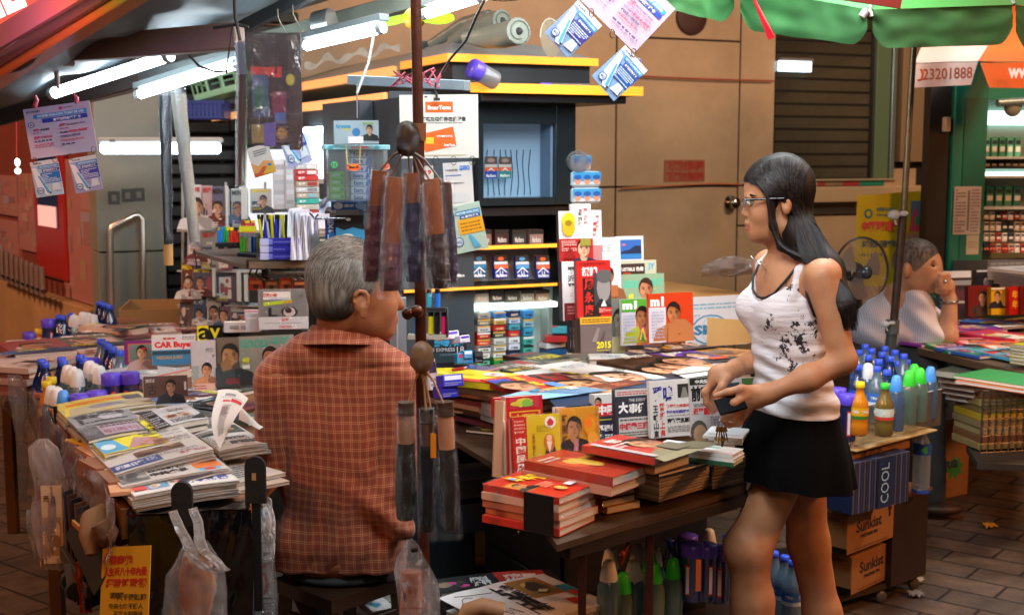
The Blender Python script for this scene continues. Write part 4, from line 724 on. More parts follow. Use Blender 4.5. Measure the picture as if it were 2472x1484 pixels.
m.tube([at(835,348,3.585),at(838,395,3.58),at(852,402,3.578),at(868,395,3.58),at(870,348,3.585)],.0012,P('#d8b83a',.5),n=5);solo(m,'rubber_band','yellow rubber band hanging over the front of the acrylic case','rubber band')
# ================================================================ goods: helpers
def st(k,x0,y0,x1,y1,Y,yaw,tilt,t,bg,dec,label,cat='magazine',name='magazine',group=None,**kw):
 """standing printed item; corners given in crop k (or None)"""
 if k:(x0,y0),(x1,y1)=q(k,x0,y0),q(k,x1,y1)
 Mx,w_,h_=standm(x0,y0,x1,y1,Y,yaw,tilt)
 return make_item(name,label,cat,Mx@T(0,0,-t),w_,h_,t,bg,dec,group,**kw)
def lay(k,fl,fr,bl,z,t,bg,dec,label,cat='magazine',name='magazine',group=None,dz=0,h=None,**kw):
 if k:fl,fr=q(k,*fl),q(k,*fr);bl=q(k,*bl)if bl else None
 Mx,w_,h_=lay2(fl,fr,z,h,bl,dz)
 return make_item(name,label,cat,Mx@T(0,0,-t),w_,h_,t,bg,dec,group,**kw)
def pile(k,fl,fr,bl,z,n,t,covers,label,name='book',cat='book',group=None,top=None,jit=.006,wrap=True,h=None,pages=None):
 """n separate items stacked downwards from the top one whose top face is given"""
 if k:fl,fr=q(k,*fl),q(k,*fr);bl=q(k,*bl)if bl else None
 Mx,w_,h_=lay2(fl,fr,z,h,bl,0);r=random.Random(int(fl[0]*7))
 for i in range(n):
  bgc,d=top if(i==0 and top)else(covers[i%len(covers)],[])
  Mi=Mx@T(r.uniform(-jit,jit)if i else 0,r.uniform(-jit,jit)if i else 0,-t*(i+1)-.0008*i)@Matrix.Rotation(r.uniform(-.03,.03)if i else 0,4,'Z')
  lb=label[0]if i==0 else f'{label[1]}, {ORD[i]} from the top'
  make_item(name,lb,cat,Mi,w_,h_,t,bgc,d,group,parts=True,wrap=wrap and i in(0,2),pages=pages)
def rc(seed,hue=None):b_,d=rnd_cover(hue,seed);return b_,d
GR='magazines in the bright rack on the left wing of the kiosk'
Yr=5.6
rack=thing('display_rack','white wire tiered magazine rack on the left wing of the kiosk','rack',at(520,800,Yr+.2))
m=MB()
for y in(556,652,733,792):m.bar(at(440,y,Yr+.12),at(640,y+3,Yr+.02),.10,.006,P('#c2c8c8',.4))
for x in(441,545,640):m.bar(at(x,440,Yr+.2),at(x,800,Yr+.2),.01,.01,P('#b9c0c0',.4,.3),up=(1,0,0))
m.build('tier',rack,world=True)
L_=[(None,466,446,484,551,0,'#d8dce0',1,'slim light cover at the far left of the top rack tier'),(None,488,448,511,551,0,'#c8b0b4',2,'pale pink cover with two figures on the top rack tier'),(None,510,450,541,554,0,'#6a7a9a',3,'blue-grey cover with a portrait on the top rack tier'),(None,560,455,588,548,12,'#a8b4b0',4,'tilted grey-green cover right of the top rack tier'),(None,604,455,655,512,5,'#c8ccc8',5,'glossy pale cover leaning below the orange card'),(None,452,556,484,640,0,'#b8a8c0',6,'lilac cover at the left of the second rack tier'),(None,486,557,523,650,0,'#9aa096',7,'grey cover with two men and a red car on the second rack tier'),(None,526,600,560,652,3,'#8a4a50',8,'dark pink booklet below the marker pens'),(None,437,634,466,728,-4,'#7a3a34',9,'glossy red-brown cover at the left of the third rack tier'),(None,466,646,512,716,4,'#5a5a6a',10,'dark cover with faces on the third rack tier'),(None,522,655,572,730,14,'#54404e',11,'plum coloured cover with a face on the third rack tier'),(None,432,724,462,792,-5,'#6a5a5a',12,'wrapped dark cover at the bottom left of the rack'),(None,466,722,496,790,5,'#4a5a7a',13,'blue cover in the bottom rack tier'),(None,500,716,528,790,8,'#c8c0b0',14,'cream cover in the bottom rack tier'),(None,532,728,556,792,3,'#8a6a7a',15,'mauve cover in the bottom rack tier'),(None,558,736,622,790,6,'#b8c4b8',16,'wide pale green cover at the bottom right of the rack')]
for(k,x0,y0,x1,y1,yw,c,sd,lb)in L_:
 b_,d=rc(sd+40,[c,'#d8d8d0','#a84a4a','#3a4a6a','#e8e0d0','#5a4a4a']);st(k,x0,y0,x1,y1,Yr,yw,10,.02,c,d,lb,group=GR,parts=True,spine='#e8e8e4',wrap=sd in(3,9,12))
for i,(x0,y0,x1,y1)in enumerate([(545,448,552,552),(583,452,598,530),(660,385,690,505),(690,385,712,505),(572,655,583,728),(590,662,600,728),(513,648,521,716)]):
 Mx,w_,h_=standm(x0,y0,x1,y1,Yr-.05,10,8);m=MB();m.M=Mx;m.box(0,w_,0,h_,-.15,0,P('#dfe6e2' if i not in(2,3)else '#c4c8cc',.4),bev=.002)
 if i in(2,3):decals(m,w_,h_,.0003,[('r',.1,j*.1,.8,.085,random.choice(['#b8b8bc','#d8d8dc','#a8a0a4','#c8c4c4']))for j in range(10)])
 solo(m,'book',['white book edge right of the top tier','tall cream board leaning beside the tilted cover','translucent grey box column left of the carton pile','second translucent grey box column touching the carton pile','white book edge right of the plum cover','thin white book edge at the right of the third tier','white book edge between the dark covers'][i],'book','white edged books in the rack')
for i,(c,c2)in enumerate([('#c8c8c8','#e8e8e8'),('#c83a3c','#e8dcd8'),('#cf3a3a','#cf3a3a'),('#b8a890','#a83a3a'),('#cfd0d0','#8a8a90'),('#bcae9c','#8ab0c0'),('#3fb0a0','#3fb0a0'),('#cfc8b8','#b8b8b0'),('#b84a44','#b84a44')]):
 y=396+i*14;Mx,w_,h_=standm(713+i*.6,y,768+i*.6,y+12.5,4.3,12);m=MB();m.M=Mx;m.box(0,w_,0,h_,-.2,0,P(c,.35),bev=.001);decals(m,w_,h_,.0003,[('r',.5,.15,.42,.7,c2),('t',.1,.25,.3,.5,'CARTON' if 0 else '香煙','#eee')])
 solo(m,'cigarette_carton',f'{cname(c)} cigarette carton, {ORD[i]} from the top of the pile left of the gum display','carton','pile of cigarette cartons')
Yp=3.9
m=MB();m.bar(at(520,606,Yp+.25),at(640,640,Yp),.16,.012,P('#6a5a50',.5,var=.3));m.bar(at(598,636,Yp),at(752,634,Yp+.05),.12,.022,P('#7a6248',.6,var=.3));m.bar(at(640,650,Yp+.1),at(640,800,Yp+.1),.02,.02,P('#444'),up=(1,0,0));m.bar(at(736,650,Yp+.1),at(736,800,Yp+.1),.02,.02,P('#444'),up=(1,0,0));solo(m,'shelf','small wooden shelf holding pens, lighters and paper behind the seated man','shelf')
def penset(name,x,y,w_,n,cols,hpx,label,Y,group,r=.0045):
 for i in range(n):
  t=thing(name,f'{label}, {ORD[i]} from the left','pen' if name=='pen' else 'lighter',at(x+w_*i/n,y,Y-.004*(i%2)),group);rr=random.Random(i+x);lean=rr.uniform(-.15,.15)if name=='pen' else 0
  a=at(x+w_*i/n,y,Y-.004*(i%2));hh=hpx*Y/FOC;b_=a+Vector((lean*hh,0,hh));c=cols[i%len(cols)]
  m=MB();m.tube([a,a.lerp(b_,.8)],r,P(c,.3)if name=='pen' else FILM(c,fac=.15,opa=.6,bump=0),n=8);m.build('barrel',t,world=True)
  m=MB();m.tube([a.lerp(b_,.8),b_],r*1.05,P('#c8ccd0',.2,.8)if name!='pen' else P(rr.choice([c,'#16181c','#e8d020']),.3),n=8);m.build('cap',t,world=True)
penset('pen',528,585,64,10,['#2f7fd0','#2f7fd0','#2fa048','#2fa048','#e8402a','#e8402a','#e8402a','#e8402a','#e8402a','#e8402a'],36,'marker pen in the front row of the black tray',Yp+.15,'marker pens in the black tray',.0055)
penset('pen',586,562,32,6,['#c83a44'],30,'red marker behind the tray',Yp+.25,'red markers',.0055)
penset('lighter',584,610,44,7,['#60d040','#60d040','#d8a83a','#c8c8d8','#202428','#2a6ab0','#c8b83a'],48,'lighter standing in the holder',Yp,'lighters in the holder',.006)
penset('pen',628,574,66,15,['#1a1c20','#d8c830','#16181c','#2a38c8','#16181c','#c8c8cc'],56,'pen bunched in the pen pot',Yp-.02,'pens in the pen pot')
m=MB();m.bar(at(524,590,Yp+.1),at(570,590,Yp+.1),.05,.012,P('#15171a',.4));m.bar(at(582,613,Yp-.03),at(628,617,Yp-.05),.05,.012,P('#15171a',.4));solo(m,'tray','black plastic tray under the markers and lighters','tray')
m=MB();m.M=standm(577,566,592,560,Yp+.1,5)[0];m.box(0,.05,0,.016,-.04,0,P('#d8c820',.4));m.box(.01,.06,-.05,-.032,-.04,0,P('#c8b820',.4));solo(m,'matchbox','yellow little boxes between the markers and lighters','box')
for i in range(3):
 Mx,w_,h_=standm(628,576+i*17.5,723,592+i*17.5,Yp-.05,6);m=MB();m.M=Mx;m.box(0,w_,0,h_,-.07,0,P('#3a34b0',.35),bev=.001);decals(m,w_,h_,.0003,[('r',0,0,.22,1,'#cfcff0'),('r',.22,.1,.1,.8,'#8a88e0'),('l',.35,.3,.5,.4,1,'#8a88e0'),('r',.8 if i else.9,0,.2 if i else.1,1,'#b0aee8')])
 solo(m,'tissue_box',['top','middle','bottom'][i]+' purple-blue box of the three stacked beside the man','box','purple-blue boxes stacked on the shelf')
m=MB()
for i in range(26):
 u=i/26;rr=random.Random(i);x=697+66*u;a=at(x+4+rr.uniform(-1,1),628,Yp-.08+.004*i);b_=at(x-3+9*u+rr.uniform(-2,2),508+16*u+rr.uniform(-6,6),Yp-.05+.004*i)
 d=Vector((.02,.11,0));m.grid(lambda s,v:a.lerp(b_,v)+d*s+Vector((.004*math.sin(v*3+i),0,0)),2,5,P('#d8dcea' if i%3 else '#c2c6d4',.7))
solo(m,'paper_sheaf','sheaf of loose white papers standing upright beside the pen pot','papers')
st(None,786,525,812,592,3.75,8,0,.01,'#16489a',[('v',.2,.05,.6,.9,'Extra','#e8f0ff'),('e',.6,.3,.3,.2,'#3a8ad8')],'blue chewing gum bag hanging from the hook left of the black bag','gum bag','gum_bag',parts=False)
st(None,811,520,880,592,3.72,8,0,.012,'#121418',[('r',0,0,1,.6,'#3a98c8'),('g',[(.0,.62),(.3,.5),(.6,.6),(1,.5),(1,.7),(0,.72)],'#0f1a20'),('e',.4,.25,.25,.14,'#dff0f0'),('t',.2,.12,.7,.2,'Airwaves','#1a7a50',.04),('e',.8,.1,.12,.1,'#e8f0f0'),('e',.45,.86,.08,.05,'#c8d0d0')],'black and icy blue chewing gum bag hanging behind the man','gum bag','gum_bag',parts=False)
st(None,800,487,883,507,3.7,8,0,.05,'#1f62b8',[('e',.2,.5,.14,.4,'#e8f0f8'),('t',.36,.3,.3,.4,'MINTS' if 0 else '清涼','#e8f0ff'),('e',.85,.5,.16,.42,'#8ac0e8')],'blue sweets carton lying under the acrylic gum display','carton','sweets_carton',parts=False)
m=MB();m.tube([at(748,515,3.8),at(760,528,3.75),at(835,527,3.7)],.003,P('#b8bcc0',.25,.9));m.tube([at(760,528,3.75),at(768,517,3.75)],.003,P('#b8bcc0',.25,.9));solo(m,'wire_hook','steel peg hook carrying the chewing gum bags','hook')
m=MB();m.grid(lambda u,v:at(770+40*u,478+34*v+4*math.sin(u*9),3.85-.03*math.sin(v*7+u*5)),8,6,P('#c8d8e8',.4,bump=.6,bscale=40));solo(m,'plastic_bag','crumpled pale blue bag tucked under the gum display','bag')
for i,(y,c)in enumerate([(553,'#b8a890'),(572,'#4a6a4a'),(592,'#b8a080')]):st(None,770,y,787,y+17,3.9,5,0,.03,c,[('r',.1,.4,.8,.3,'#e8e0d0')],f'small {["tan", "green", "light brown"][i]} box, {ORD[i]} down beside the paper sheaf','box','small_box','small boxes beside the paper sheaf',parts=False)
for i,(x0,x1,c,lb)in enumerate([(600,635,'#b8483a','red-orange packet under the shelf at the left'),(640,672,'#8a5a3a','brown packet under the shelf in the middle'),(676,706,'#c04a30','orange packet under the shelf right of the middle'),(708,738,'#6a2f30','dark red packet under the shelf at the right')]):st(None,x0,672+i%2*4,x1,700,3.95,10,0,.02,c,[('r',.1,.5,.8,.3,'#d88a50'),('e',.5,.3,.2,.2,'#3a2a20')],lb,'packet','snack_packet','packets hung under the shelf',parts=False)
m=MB()
for x in(610,625,645,700,720):m.tube([at(x,640,3.95),at(x-8,662,3.9),at(x+15,676,3.9)],.003,P('#7a6a5a',.25,.8))
m.tube([at(655,655,3.9),at(735,658,3.9)],.008,P('#8a8480',.3,.5));solo(m,'hook_rail','tangle of metal hooks below the wooden shelf','hooks')
st('M2',95,910,455,1200,3.6,8,4,.012,'#8a8682',[('r',.04,.3,.92,.66,'#7a7876'),('r',.1,.74,.55,.2,'#e6e2da'),('t',.08,.8,.3,.1,'積累10年','#c82a3a',.05),('l',.22,.72,.4,.07,2,'#4a8ad0'),('g',[(.1,.58),(.68,.66),(.68,.74),(.1,.68)],'#b8d030'),('t',.5,.64,.18,.07,'$200','#d87a20',.05),('t',.2,.32,.18,.22,'L','#16181c'),('e',.62,.43,.17,.14,'#26262a'),('e',.62,.43,.12,.12,'#c8b8b0'),('e',.6,.47,.07,.07,'#2a2426'),('r',0,0,1,.31,'#cfcfd0'),('t',.46,.2,.14,.08,'警告','#d83a3a'),('l',.12,.13,.76,.05,1,'#a8a8a8'),('t',.4,.03,.26,.06,'WARNING','#d83a3a'),('r',.8,.8,.1,.08,'#6a6456')],'grey magazine with a lime 200 dollar band and a warning strip beside the man',wrap=True)
st('M2',2,1085,92,1215,3.65,8,0,.03,'#c9ccd4',[('r',.1,.7,.8,.1,'#e8e8ee')],'plain pale wrapped book spine left of the warning magazine','book','book',parts=False)
st('M1',1772,1060,1872,1140,3.8,5,0,.02,'#c9a0a8',[('r',.1,.2,.4,.5,'#8a5a6a'),('e',.6,.5,.2,.3,'#e8d8d8')],'small glossy pinkish packet behind the grey strip box','packet','snack_packet',parts=False,wrap=False)
st('M1',1430,1172,1612,1280,3.75,8,3,.015,'#14140f',[('r',.0,.0,.45,1,'#e8dc28'),('t',.04,.06,.5,.8,'a','#14140f',.02),('r',.0,.0,.0001,.001,'#e8dc28'),('t',.5,.12,.42,.7,'v','#e8dc28',.02)],'black and yellow AV magazine peeking over the front row',wrap=False)
st('M1',1625,1150,1875,1222,3.72,8,0,.04,'#c9c9cf',[('r',.15,.3,.3,.45,'#efefef')]+[('r',.16+i*.028,.33,.012+.006*(i%2),.4,'#333')for i in range(10)]+[('l',.5,.3,.2,.4,2,'#444')],'long pale box with a barcode behind the front row of magazines','box','paper_box',parts=False)
GF='magazines standing in a row on the left table'
st('B1',1395,245,1572,605,3.35,18,4,.012,'#c4bfc2',[('t',.6,.76,.3,.09,'MO','#2a2a2c',.0),('t',.85,.66,.1,.05,'S','#2a2a2c'),('r',0,.1,.3,.4,'#9aa8a4'),('p',.62,.42,.26,'#d09468','#1a1410','#d09468'),('r',.12,0,.8,.14,'#d8b0a0'),('l',.1,.02,.5,.1,2,'#a05050')],'pale magazine titled MO with a bare-armed young man, left of the row',group=GF,wrap=True)
st('B1',1566,225,1742,600,3.37,18,4,.010,'#4e4a44',[('r',.1,.5,.9,.5,'#6a5a44'),('p',.62,.66,.44,'#b08050','#15110e','#3e4a50'),('r',.0,.05,.8,.38,'#3a464c'),('t',.4,.1,.55,.12,'ASIAN','#b02a34',.0),('g',[(.2,.5),(.5,.65),(.7,.4),(.3,.35)],'#8a6a4a')],'dark moody magazine with a man holding his head and red ASIAN lettering',group=GF,wrap=True)
st('B1',1742,215,2140,600,3.4,18,4,.010,'#8f9086',[('t',.02,.78,.5,.16,'GOOD','#3aa890',.05),('t',.56,.84,.34,.13,'GUY','#3aa890',.05),('p',.56,.6,.38,'#b87850','#2a1c16','#b87850'),('t',.05,.52,.13,.1,'60','#d8e030',.05),('r',.05,.4,.13,.07,'#e8e8e0'),('l',.05,.48,.14,.04,1,'#d8e030'),('g',[(.1,.1),(.4,.3),(.6,.2),(.5,.06)],'#b87850'),('r',0,0,1,.09,'#7a8890')],'magazine titled GOOD GUY with green lettering half hidden behind the man',group=GF,wrap=True)
st('B1',1105,205,1422,420,3.6,15,4,.010,'#d8d6d6',[('t',.06,.52,.9,.26,'CAR Buyer','#d8202c',.05),('t',.25,.84,.3,.08,'車買家','#c83a3a'),('l',.7,.83,.28,.12,2,'#555'),('r',0,0,1,.5,'#3a80b0'),('r',0,.34,1,.12,'#2a4a5a'),('t',.1,.16,.6,.14,'NISSAN JUKE','#c8a040',.02)],'car magazine with slanted red title and blue cover on the left table',group=GF)
st('B1',905,245,1108,415,3.65,15,4,.010,'#7a2f7a',[('r',.12,.1,.88,.78,'#c86a3a'),('r',.18,.1,.82,.74,'#6f7f7c'),('p',.62,.5,.56,'#d8a888','#1a1214','#c8a8a8'),('e',.68,.66,.08,.05,'#d83030')],'purple framed magazine with a dark haired girl left of the car magazine',group=GF)
st('B1',1040,505,1362,655,3.45,15,8,.03,'#5c4640',[('t',.05,.72,.26,.18,'古惑仔','#d8d0c4'),('t',.1,.1,.2,.5,'古','#2a1e1c',.0),('p',.62,.5,.62,'#a88068','#1c1614','#2c3440'),('r',.92,.3,.05,.4,'#d0c8c0')],'thick brown comic box with a brooding man in front of the silver pack','book','book',group=GF,spine='#e6dcd4')
lay('B1',(1070,525),(1405,450),(1050,435),.90,.02,'#c8ccd0',[('r',.05,.02,.9,.08,'#c85a30'),('ph',.1,.2,.8,.6,['#c8ccce','#e8ecee','#a8b4b8','#f4f6f8'])],'silver glossy wrapped pack lying on top of the brown comic',wrap=True)
lay('B1',(960,470),(1380,420),(930,400),.875,.02,'#26282c',[('l',.1,.1,.7,.5,5,'#5a5a5c')],'black magazine lying behind the silver pack')
# ================================================================ LEFT TABLE
ZT=.78
tb=thing('stall_table','long low wooden table of the left stall covered with newspapers and magazines','table',on(300,1240,0.0)*1)
pt=[on(314,1232,ZT),on(600,1212,ZT),on(760,1060,ZT),on(760,860,ZT),on(300,762,ZT),on(12,836,ZT)]
wood=P('#8a5a34',.6,var=.35,vscale=6,bump=.15,bscale=30)
m=MB();n_=len(pt);vs=[tuple(p)for p in pt]+[(p.x,p.y,ZT-.03)for p in pt];m.add(vs,[tuple(range(n_)),tuple(range(2*n_-1,n_-1,-1))]+[(i,n_+i,n_+(i+1)%n_,(i+1)%n_)for i in range(n_)],wood);m.build('top',tb,world=True)
m=MB();m.bar(pt[0]+Vector((-.01,0,-.03)),pt[5]+Vector((-.01,0,-.03)),.02,.07,P('#8f5a2c',.5,var=.3,vscale=8));m.build('side_rim',tb,world=True)
for p in(pt[5],pt[0].lerp(pt[5],.5),pt[3],pt[4]):m=MB();m.bar(Vector((p.x,p.y,ZT-.03)),Vector((p.x,p.y,0)),.04,.04,P('#5a3a24',.6),up=(1,0,0));m.build('leg',tb,world=True)
fl,fr=on(306,1246,ZT),on(604,1228,ZT);d=(fr-fl)
cab=thing('black_cabinet','cabinet at the table end draped in glossy black plastic sheeting','cabinet',Vector((fl.x,fl.y,0)))
dn=Vector((-d.y,d.x,0)).normalized()
Mc=frame(Vector((fl.x,fl.y,0)),d,UP);Lc=d.length
m=MB();m.M=Mc;m.box(0,Lc,.02,ZT-.02,-.4,-.012,P('#0d0d0f',.5));m.build('carcass',cab,world=True)
blk=P('#060608',.14,coat=.8,bump=1,bscale=11)
m=MB();m.M=Mc
def bf(u,v):
 y=.03+(ZT-.03)*v;f=(1-v);return(Lc*u+.004*math.sin(v*9),y,.006+.016*noise.noise(Vector((u*3.5,v*5,1)))+.012*abs(noise.noise(Vector((u*7-v*5,v*6+u*4,7))))+.003*math.sin(u*9+5*v)+.006*abs(noise.noise(Vector((u*9+v*4,v*9,4)))))
m.grid(bf,50,60,blk);m.grid(lambda u,v:(Lc*u,ZT+.004+.004*noise.noise(Vector((u*5,v*2,3))),.006-.09*v),30,5,blk);m.build('plastic_drape',cab,world=True)
NG='newspapers and magazines shingled on the left table'
def npaper(k,fl_,fr_,h,z,t,dec,label,dz=.0,bg='#bdbab4',n=1,bend=.004,seed=0,wrapf=False,group=NG,cat='newspaper'):
 fl2,fr2=q(k,*fl_),q(k,*fr_);r=random.Random(seed);a=on(fl2[0],fl2[1],z);dr=Vector((math.cos(R(29)),math.sin(R(29)),0));ry_=ray(*fr2);kk=ry_.x/ry_.y;t_b=(kk*a.y-a.x)/(dr.x-kk*dr.y);b_=a+dr*t_b;b_.z=EYE+ry_.z/ry_.y*b_.y
 Mx=frame(a,b_-a,Vector((-dr.y,dr.x,dz/h)));w_=(b_-a).length;h_=h
 for i in range(n):
  Mi=Mx@T(r.uniform(-.008,.008)if i else 0,r.uniform(-.01,.004)if i else 0,-t*(i+1))@Matrix.Rotation(r.uniform(-.025,.025)if i else 0,4,'Z')
  lb=label if i==0 else f'folded copy, {ORD[i]} down, under the '+label.split(' lying')[0].split(' at ')[0]
  o=make_item('newspaper' if cat=='newspaper' else 'magazine',lb,cat,Mi,w_,h_,t*(.9 if i else.96),bg if i==0 else '#a8a198',dec if i==0 else[],group,parts=False,bend=bend if i==0 else bend*.6,pages=NEWSP if cat=='newspaper' else PAGES,gloss=.6 if cat=='newspaper' else.28)
CH='#2b2a30'
npaper('B1',(978,1368),(1740,1252),.34,.822,.009,[('r',0,.02,1,.3,'#d8d6d2'),('t',.52,.08,.42,.12,'明報新聞','#2a3f9a',.06),('t',.4,.08,.1,.12,'特刊','#d0344a',.05),('ph',.16,.08,.2,.12,['#6a98b8','#3a5a7a','#c8b090','#d8d8d8']),('r',.03,.09,.12,.09,'#d04a50'),('l',.1,.22,.8,.1,4,CH),('l',.1,.36,.8,.5,14,'#555')],'newspaper with a blue boxed masthead lying front-most on the left table',n=4,seed=1)
npaper('B1',(885,1302),(1662,1162),.34,.828,.006,[('r',.72,.1,.26,.2,'#d8783a'),('r',.74,.03,.2,.07,'#58b0d0'),('e',.84,.06,.06,.03,'#d03a30'),('t',.3,.08,.36,.1,'中共處長',CH,.05),('t',.3,.2,.36,.1,'拉布新聞',CH,.05),('ph',.02,.05,.26,.3,['#7a7a78','#4a4a4c','#9a9890','#5a5a5a']),('l',.05,.4,.9,.5,14,'#555')],'newspaper with an orange advert corner lying second from the front on the left table',n=2,seed=2)
npaper('B1',(840,1212),(1550,1025),.33,.836,.008,[('r',0,.04,.5,.18,'#3a4c7c'),('t',.04,.08,.3,.1,'蘋果日報','#c8d0e0',.05),('l',.36,.1,.1,.1,3,'#c8d0e0'),('t',.68,.06,.28,.08,'文匯大公','#b05a70',.03),('ph',.3,.24,.5,.16,['#6a5448','#3a3030','#b09070','#8a6a50']),('l',.5,.14,.4,.05,2,'#556'),('l',.05,.45,.9,.45,14,'#666')],'newspaper with a navy band lying third from the front on the left table',n=3,seed=3)
npaper('B1',(760,1068),(1418,955),.30,.85,.009,[('r',0,0,1,1,'#d8d23a'),('g',[(0,.03),(.28,.03),(.2,.5),(0,.45)],'#58a8d0'),('e',.1,.22,.08,.1,'#cfe4ec'),('g',[(.28,.05),(.55,.05),(.6,.3),(.42,.38)],'#b08a90'),('g',[(.36,.06),(.6,.02),(.8,.12),(.6,.26)],'#a8714e'),('t',.5,.42,.35,.2,'周刊','#20221a',.05),('t',.5,.66,.36,.1,'WEEKLY' if 0 else '新假期','#20221a',.03),('g',[(.75,.5),(1,.45),(1,.6),(.8,.7)],'#f0f0ea'),('e',.22,.5,.08,.07,'#8a8a3a'),('r',.78,.12,.18,.06,'#e8b030')],'yellow glossy weekly with a sky blue corner lying on the left table',n=2,seed=4,cat='magazine',bg='#d8d23a')
npaper('B1',(640,965),(1075,885),.24,.858,.01,[('r',0,0,1,1,'#5a5c60'),('r',.3,.05,.66,.55,'#a898a4'),('t',.35,.1,.55,.2,'明周刊','#7a2a4a',.0),('l',.04,.2,.22,.5,9,'#9a9ca0'),('l',.34,.4,.6,.3,3,'#3a3438'),('r',0,.7,1,.06,'#c8c8cc')],'grey and mauve glossy magazine lying left of the yellow weekly',n=3,seed=5,cat='magazine',bg='#5a5c60')
npaper('B1',(560,880),(1010,800),.22,.862,.01,[('ph',0,0,1,1,['#8f9296','#6a6c72','#b4b6ba','#55575c']),('l',.1,.1,.8,.7,8,'#44464c')],'silver-grey magazine with fine print lying further back on the left edge',n=3,seed=6,cat='magazine',bg='#84878c')
npaper('B1',(480,800),(1130,690),.20,.866,.01,[('r',0,.0,1,.5,'#b0a888'),('g',[(0,.05),(.5,.05),(.9,.5),(.9,.9),(.1,.9)],'#d8c048'),('r',.1,.62,.8,.16,'#d08030'),('r',.75,.5,.2,.3,'#4a4a4a'),('e',.5,.35,.2,.1,'#8a8a9a')],'yellow and orange magazine lying behind the purple capped bottles',n=3,seed=7,cat='magazine',bg='#cfc05a')
npaper('B1',(1150,885),(1510,800),.22,.868,.016,[('r',0,0,1,1,'#b9bcc0'),('r',-.001,0,.26,1,'#1e2022'),('l',.02,.05,.22,.9,8,'#a8aab0'),('t',.5,.62,.3,.2,'Style','#3a3f44',.0),('l',.34,.08,.62,.2,3,'#3a3a40'),('ph',.34,.3,.5,.25,['#b4a494','#8a5a44','#c8c8c4','#6a4a3a']),('g',[(.7,.1),(1,.3),(1,.05)],'#2a2a2a')],'silver gossip magazine with a black side panel at the middle of the left table',n=2,seed=8,cat='magazine',bg='#b9bcc0')
npaper('B1',(1590,1040),(1940,985),.33,.84,.008,[('t',.15,.1,.8,.12,'政府認錯',CH,.06),('t',.15,.26,.75,.1,'北京憲政',CH,.05),('r',.0,.48,.95,.3,'#3a4440'),('e',.5,.62,.3,.08,'#a88a6a'),('l',.0,.1,.14,.36,8,'#555'),('l',.1,.82,.8,.14,3,'#777')],'broadsheet with bold black headline lying right beside the seated man',n=3,seed=9)
npaper('B1',(1400,930),(1640,880),.3,.845,.008,[('r',.0,.45,1,.22,'#3a6a9c'),('t',.1,.48,.8,.14,'Sunday Morning','#c8dcec',.0),('ph',0,.08,1,.34,['#7a746a','#4a463e','#a8a08c','#5a564a']),('l',0,.72,.9,.2,4,'#555')],'broadsheet with a blue Sunday masthead lying under the upturned page',seed=10)
rr=random.Random(31)
for i in range(22):
 u=i/21;p=on(322,1222,.79).lerp(on(120,945,.80),u)+Vector((rr.uniform(-.01,.03),rr.uniform(-.01,.02),rr.uniform(0,.05)));b_,d=rnd_cover(['#c8402a','#d8a82a','#c8c4bc','#3a3a44','#b87a50','#e0d8c8'],500+i)
 make_item(*(('magazine',f'loose {cname(b_)} magazine poking from the left rim pile, {ORD[i % 16]} from the {"front" if i < 16 else "back"}','magazine')),flat(p,R(27+rr.uniform(-14,14)),rr.uniform(-.06,.06),rr.uniform(-.14,-.02)),.2,.27,.005,b_,d,'loose magazines poking from the left rim',parts=False)
lay(None,(556,1168),(690,1140),None,.80,.008,'#c8c4bc',[('t',.1,.7,.8,.2,'頭條日報',CH,.05),('l',.05,.1,.9,.5,9,'#666')],'folded paper at the front right corner of the left table','newspaper','newspaper',NG,h=.32,pages=NEWSP,parts=False)
lay(None,(566,1186),(700,1160),None,.79,.008,'#b8a898',[('l',.05,.1,.9,.8,12,'#777')],'brownish folded paper under the front right corner pile','newspaper','newspaper',NG,h=.32,pages=NEWSP,parts=False)
Mx,w_,h_=standm(*q('B1',1590,600),*q('B1',1760,1030),3.05,30,-8)
m=MB();g1a,g1b,g1c,g1d=at(*q('B1',1592,1030),2.98),at(*q('B1',1665,880),3.0),at(*q('B1',1800,660),3.05),at(*q('B1',1588,597),3.1)
def pf(u,v):
 lo=g1a.lerp(at(*q('B1',1650,905),3.0),u);hi=g1d.lerp(g1c,u);p=lo.lerp(hi,v);return(p.x-.012*math.sin(math.pi*v)*(1-u),p.y-.03*math.sin(math.pi*v)+.02*math.sin(math.pi*u)*v,p.z+.006*math.sin(math.pi*u)*v)
NPW=P('#d6d4ce',.8);m.grid(pf,16,24,NPW)
def on_pf(u,v,e=.0015):p=pf(u,v);return(p[0],p[1]-e,p[2])
for(u0,u1,v0,v1,c,n)in[(.25,.6,.9,.94,'#8a8a90',1),(.52,.92,.80,.86,'#c83a3a',1),(.25,.5,.8,.83,'#c83a3a',1),(.15,.9,.88,.885,'#3a6a9c',1)]:m.grid(lambda s,t:on_pf(u0+(u1-u0)*s,v0+(v1-v0)*t),6,2,P(c,.7))
for i in range(22):v0=.74-i*.026;m.grid(lambda s,t:on_pf(.3-.1*i/22+(.36*random.uniform(.8,1))*s,v0+.008*t),5,1,P('#77787c',.8))
m.grid(lambda s,t:on_pf(.3+.22*s,.58+.14*t,.002),4,3,P('#8a7a7a',.8))
solo(m,'newspaper_page','white newspaper page curling upright beside the man','newspaper page')
m=MB();m.grid(lambda u,v:tuple(on(*q('B1',1760+150*u-30*v,790+75*u+20*v),.90)+Vector((0,0,.03*math.sin(math.pi*(1-v))*(1-u)))),12,8,NPW);solo(m,'newspaper_page','second white page lying curled against the man','newspaper page')
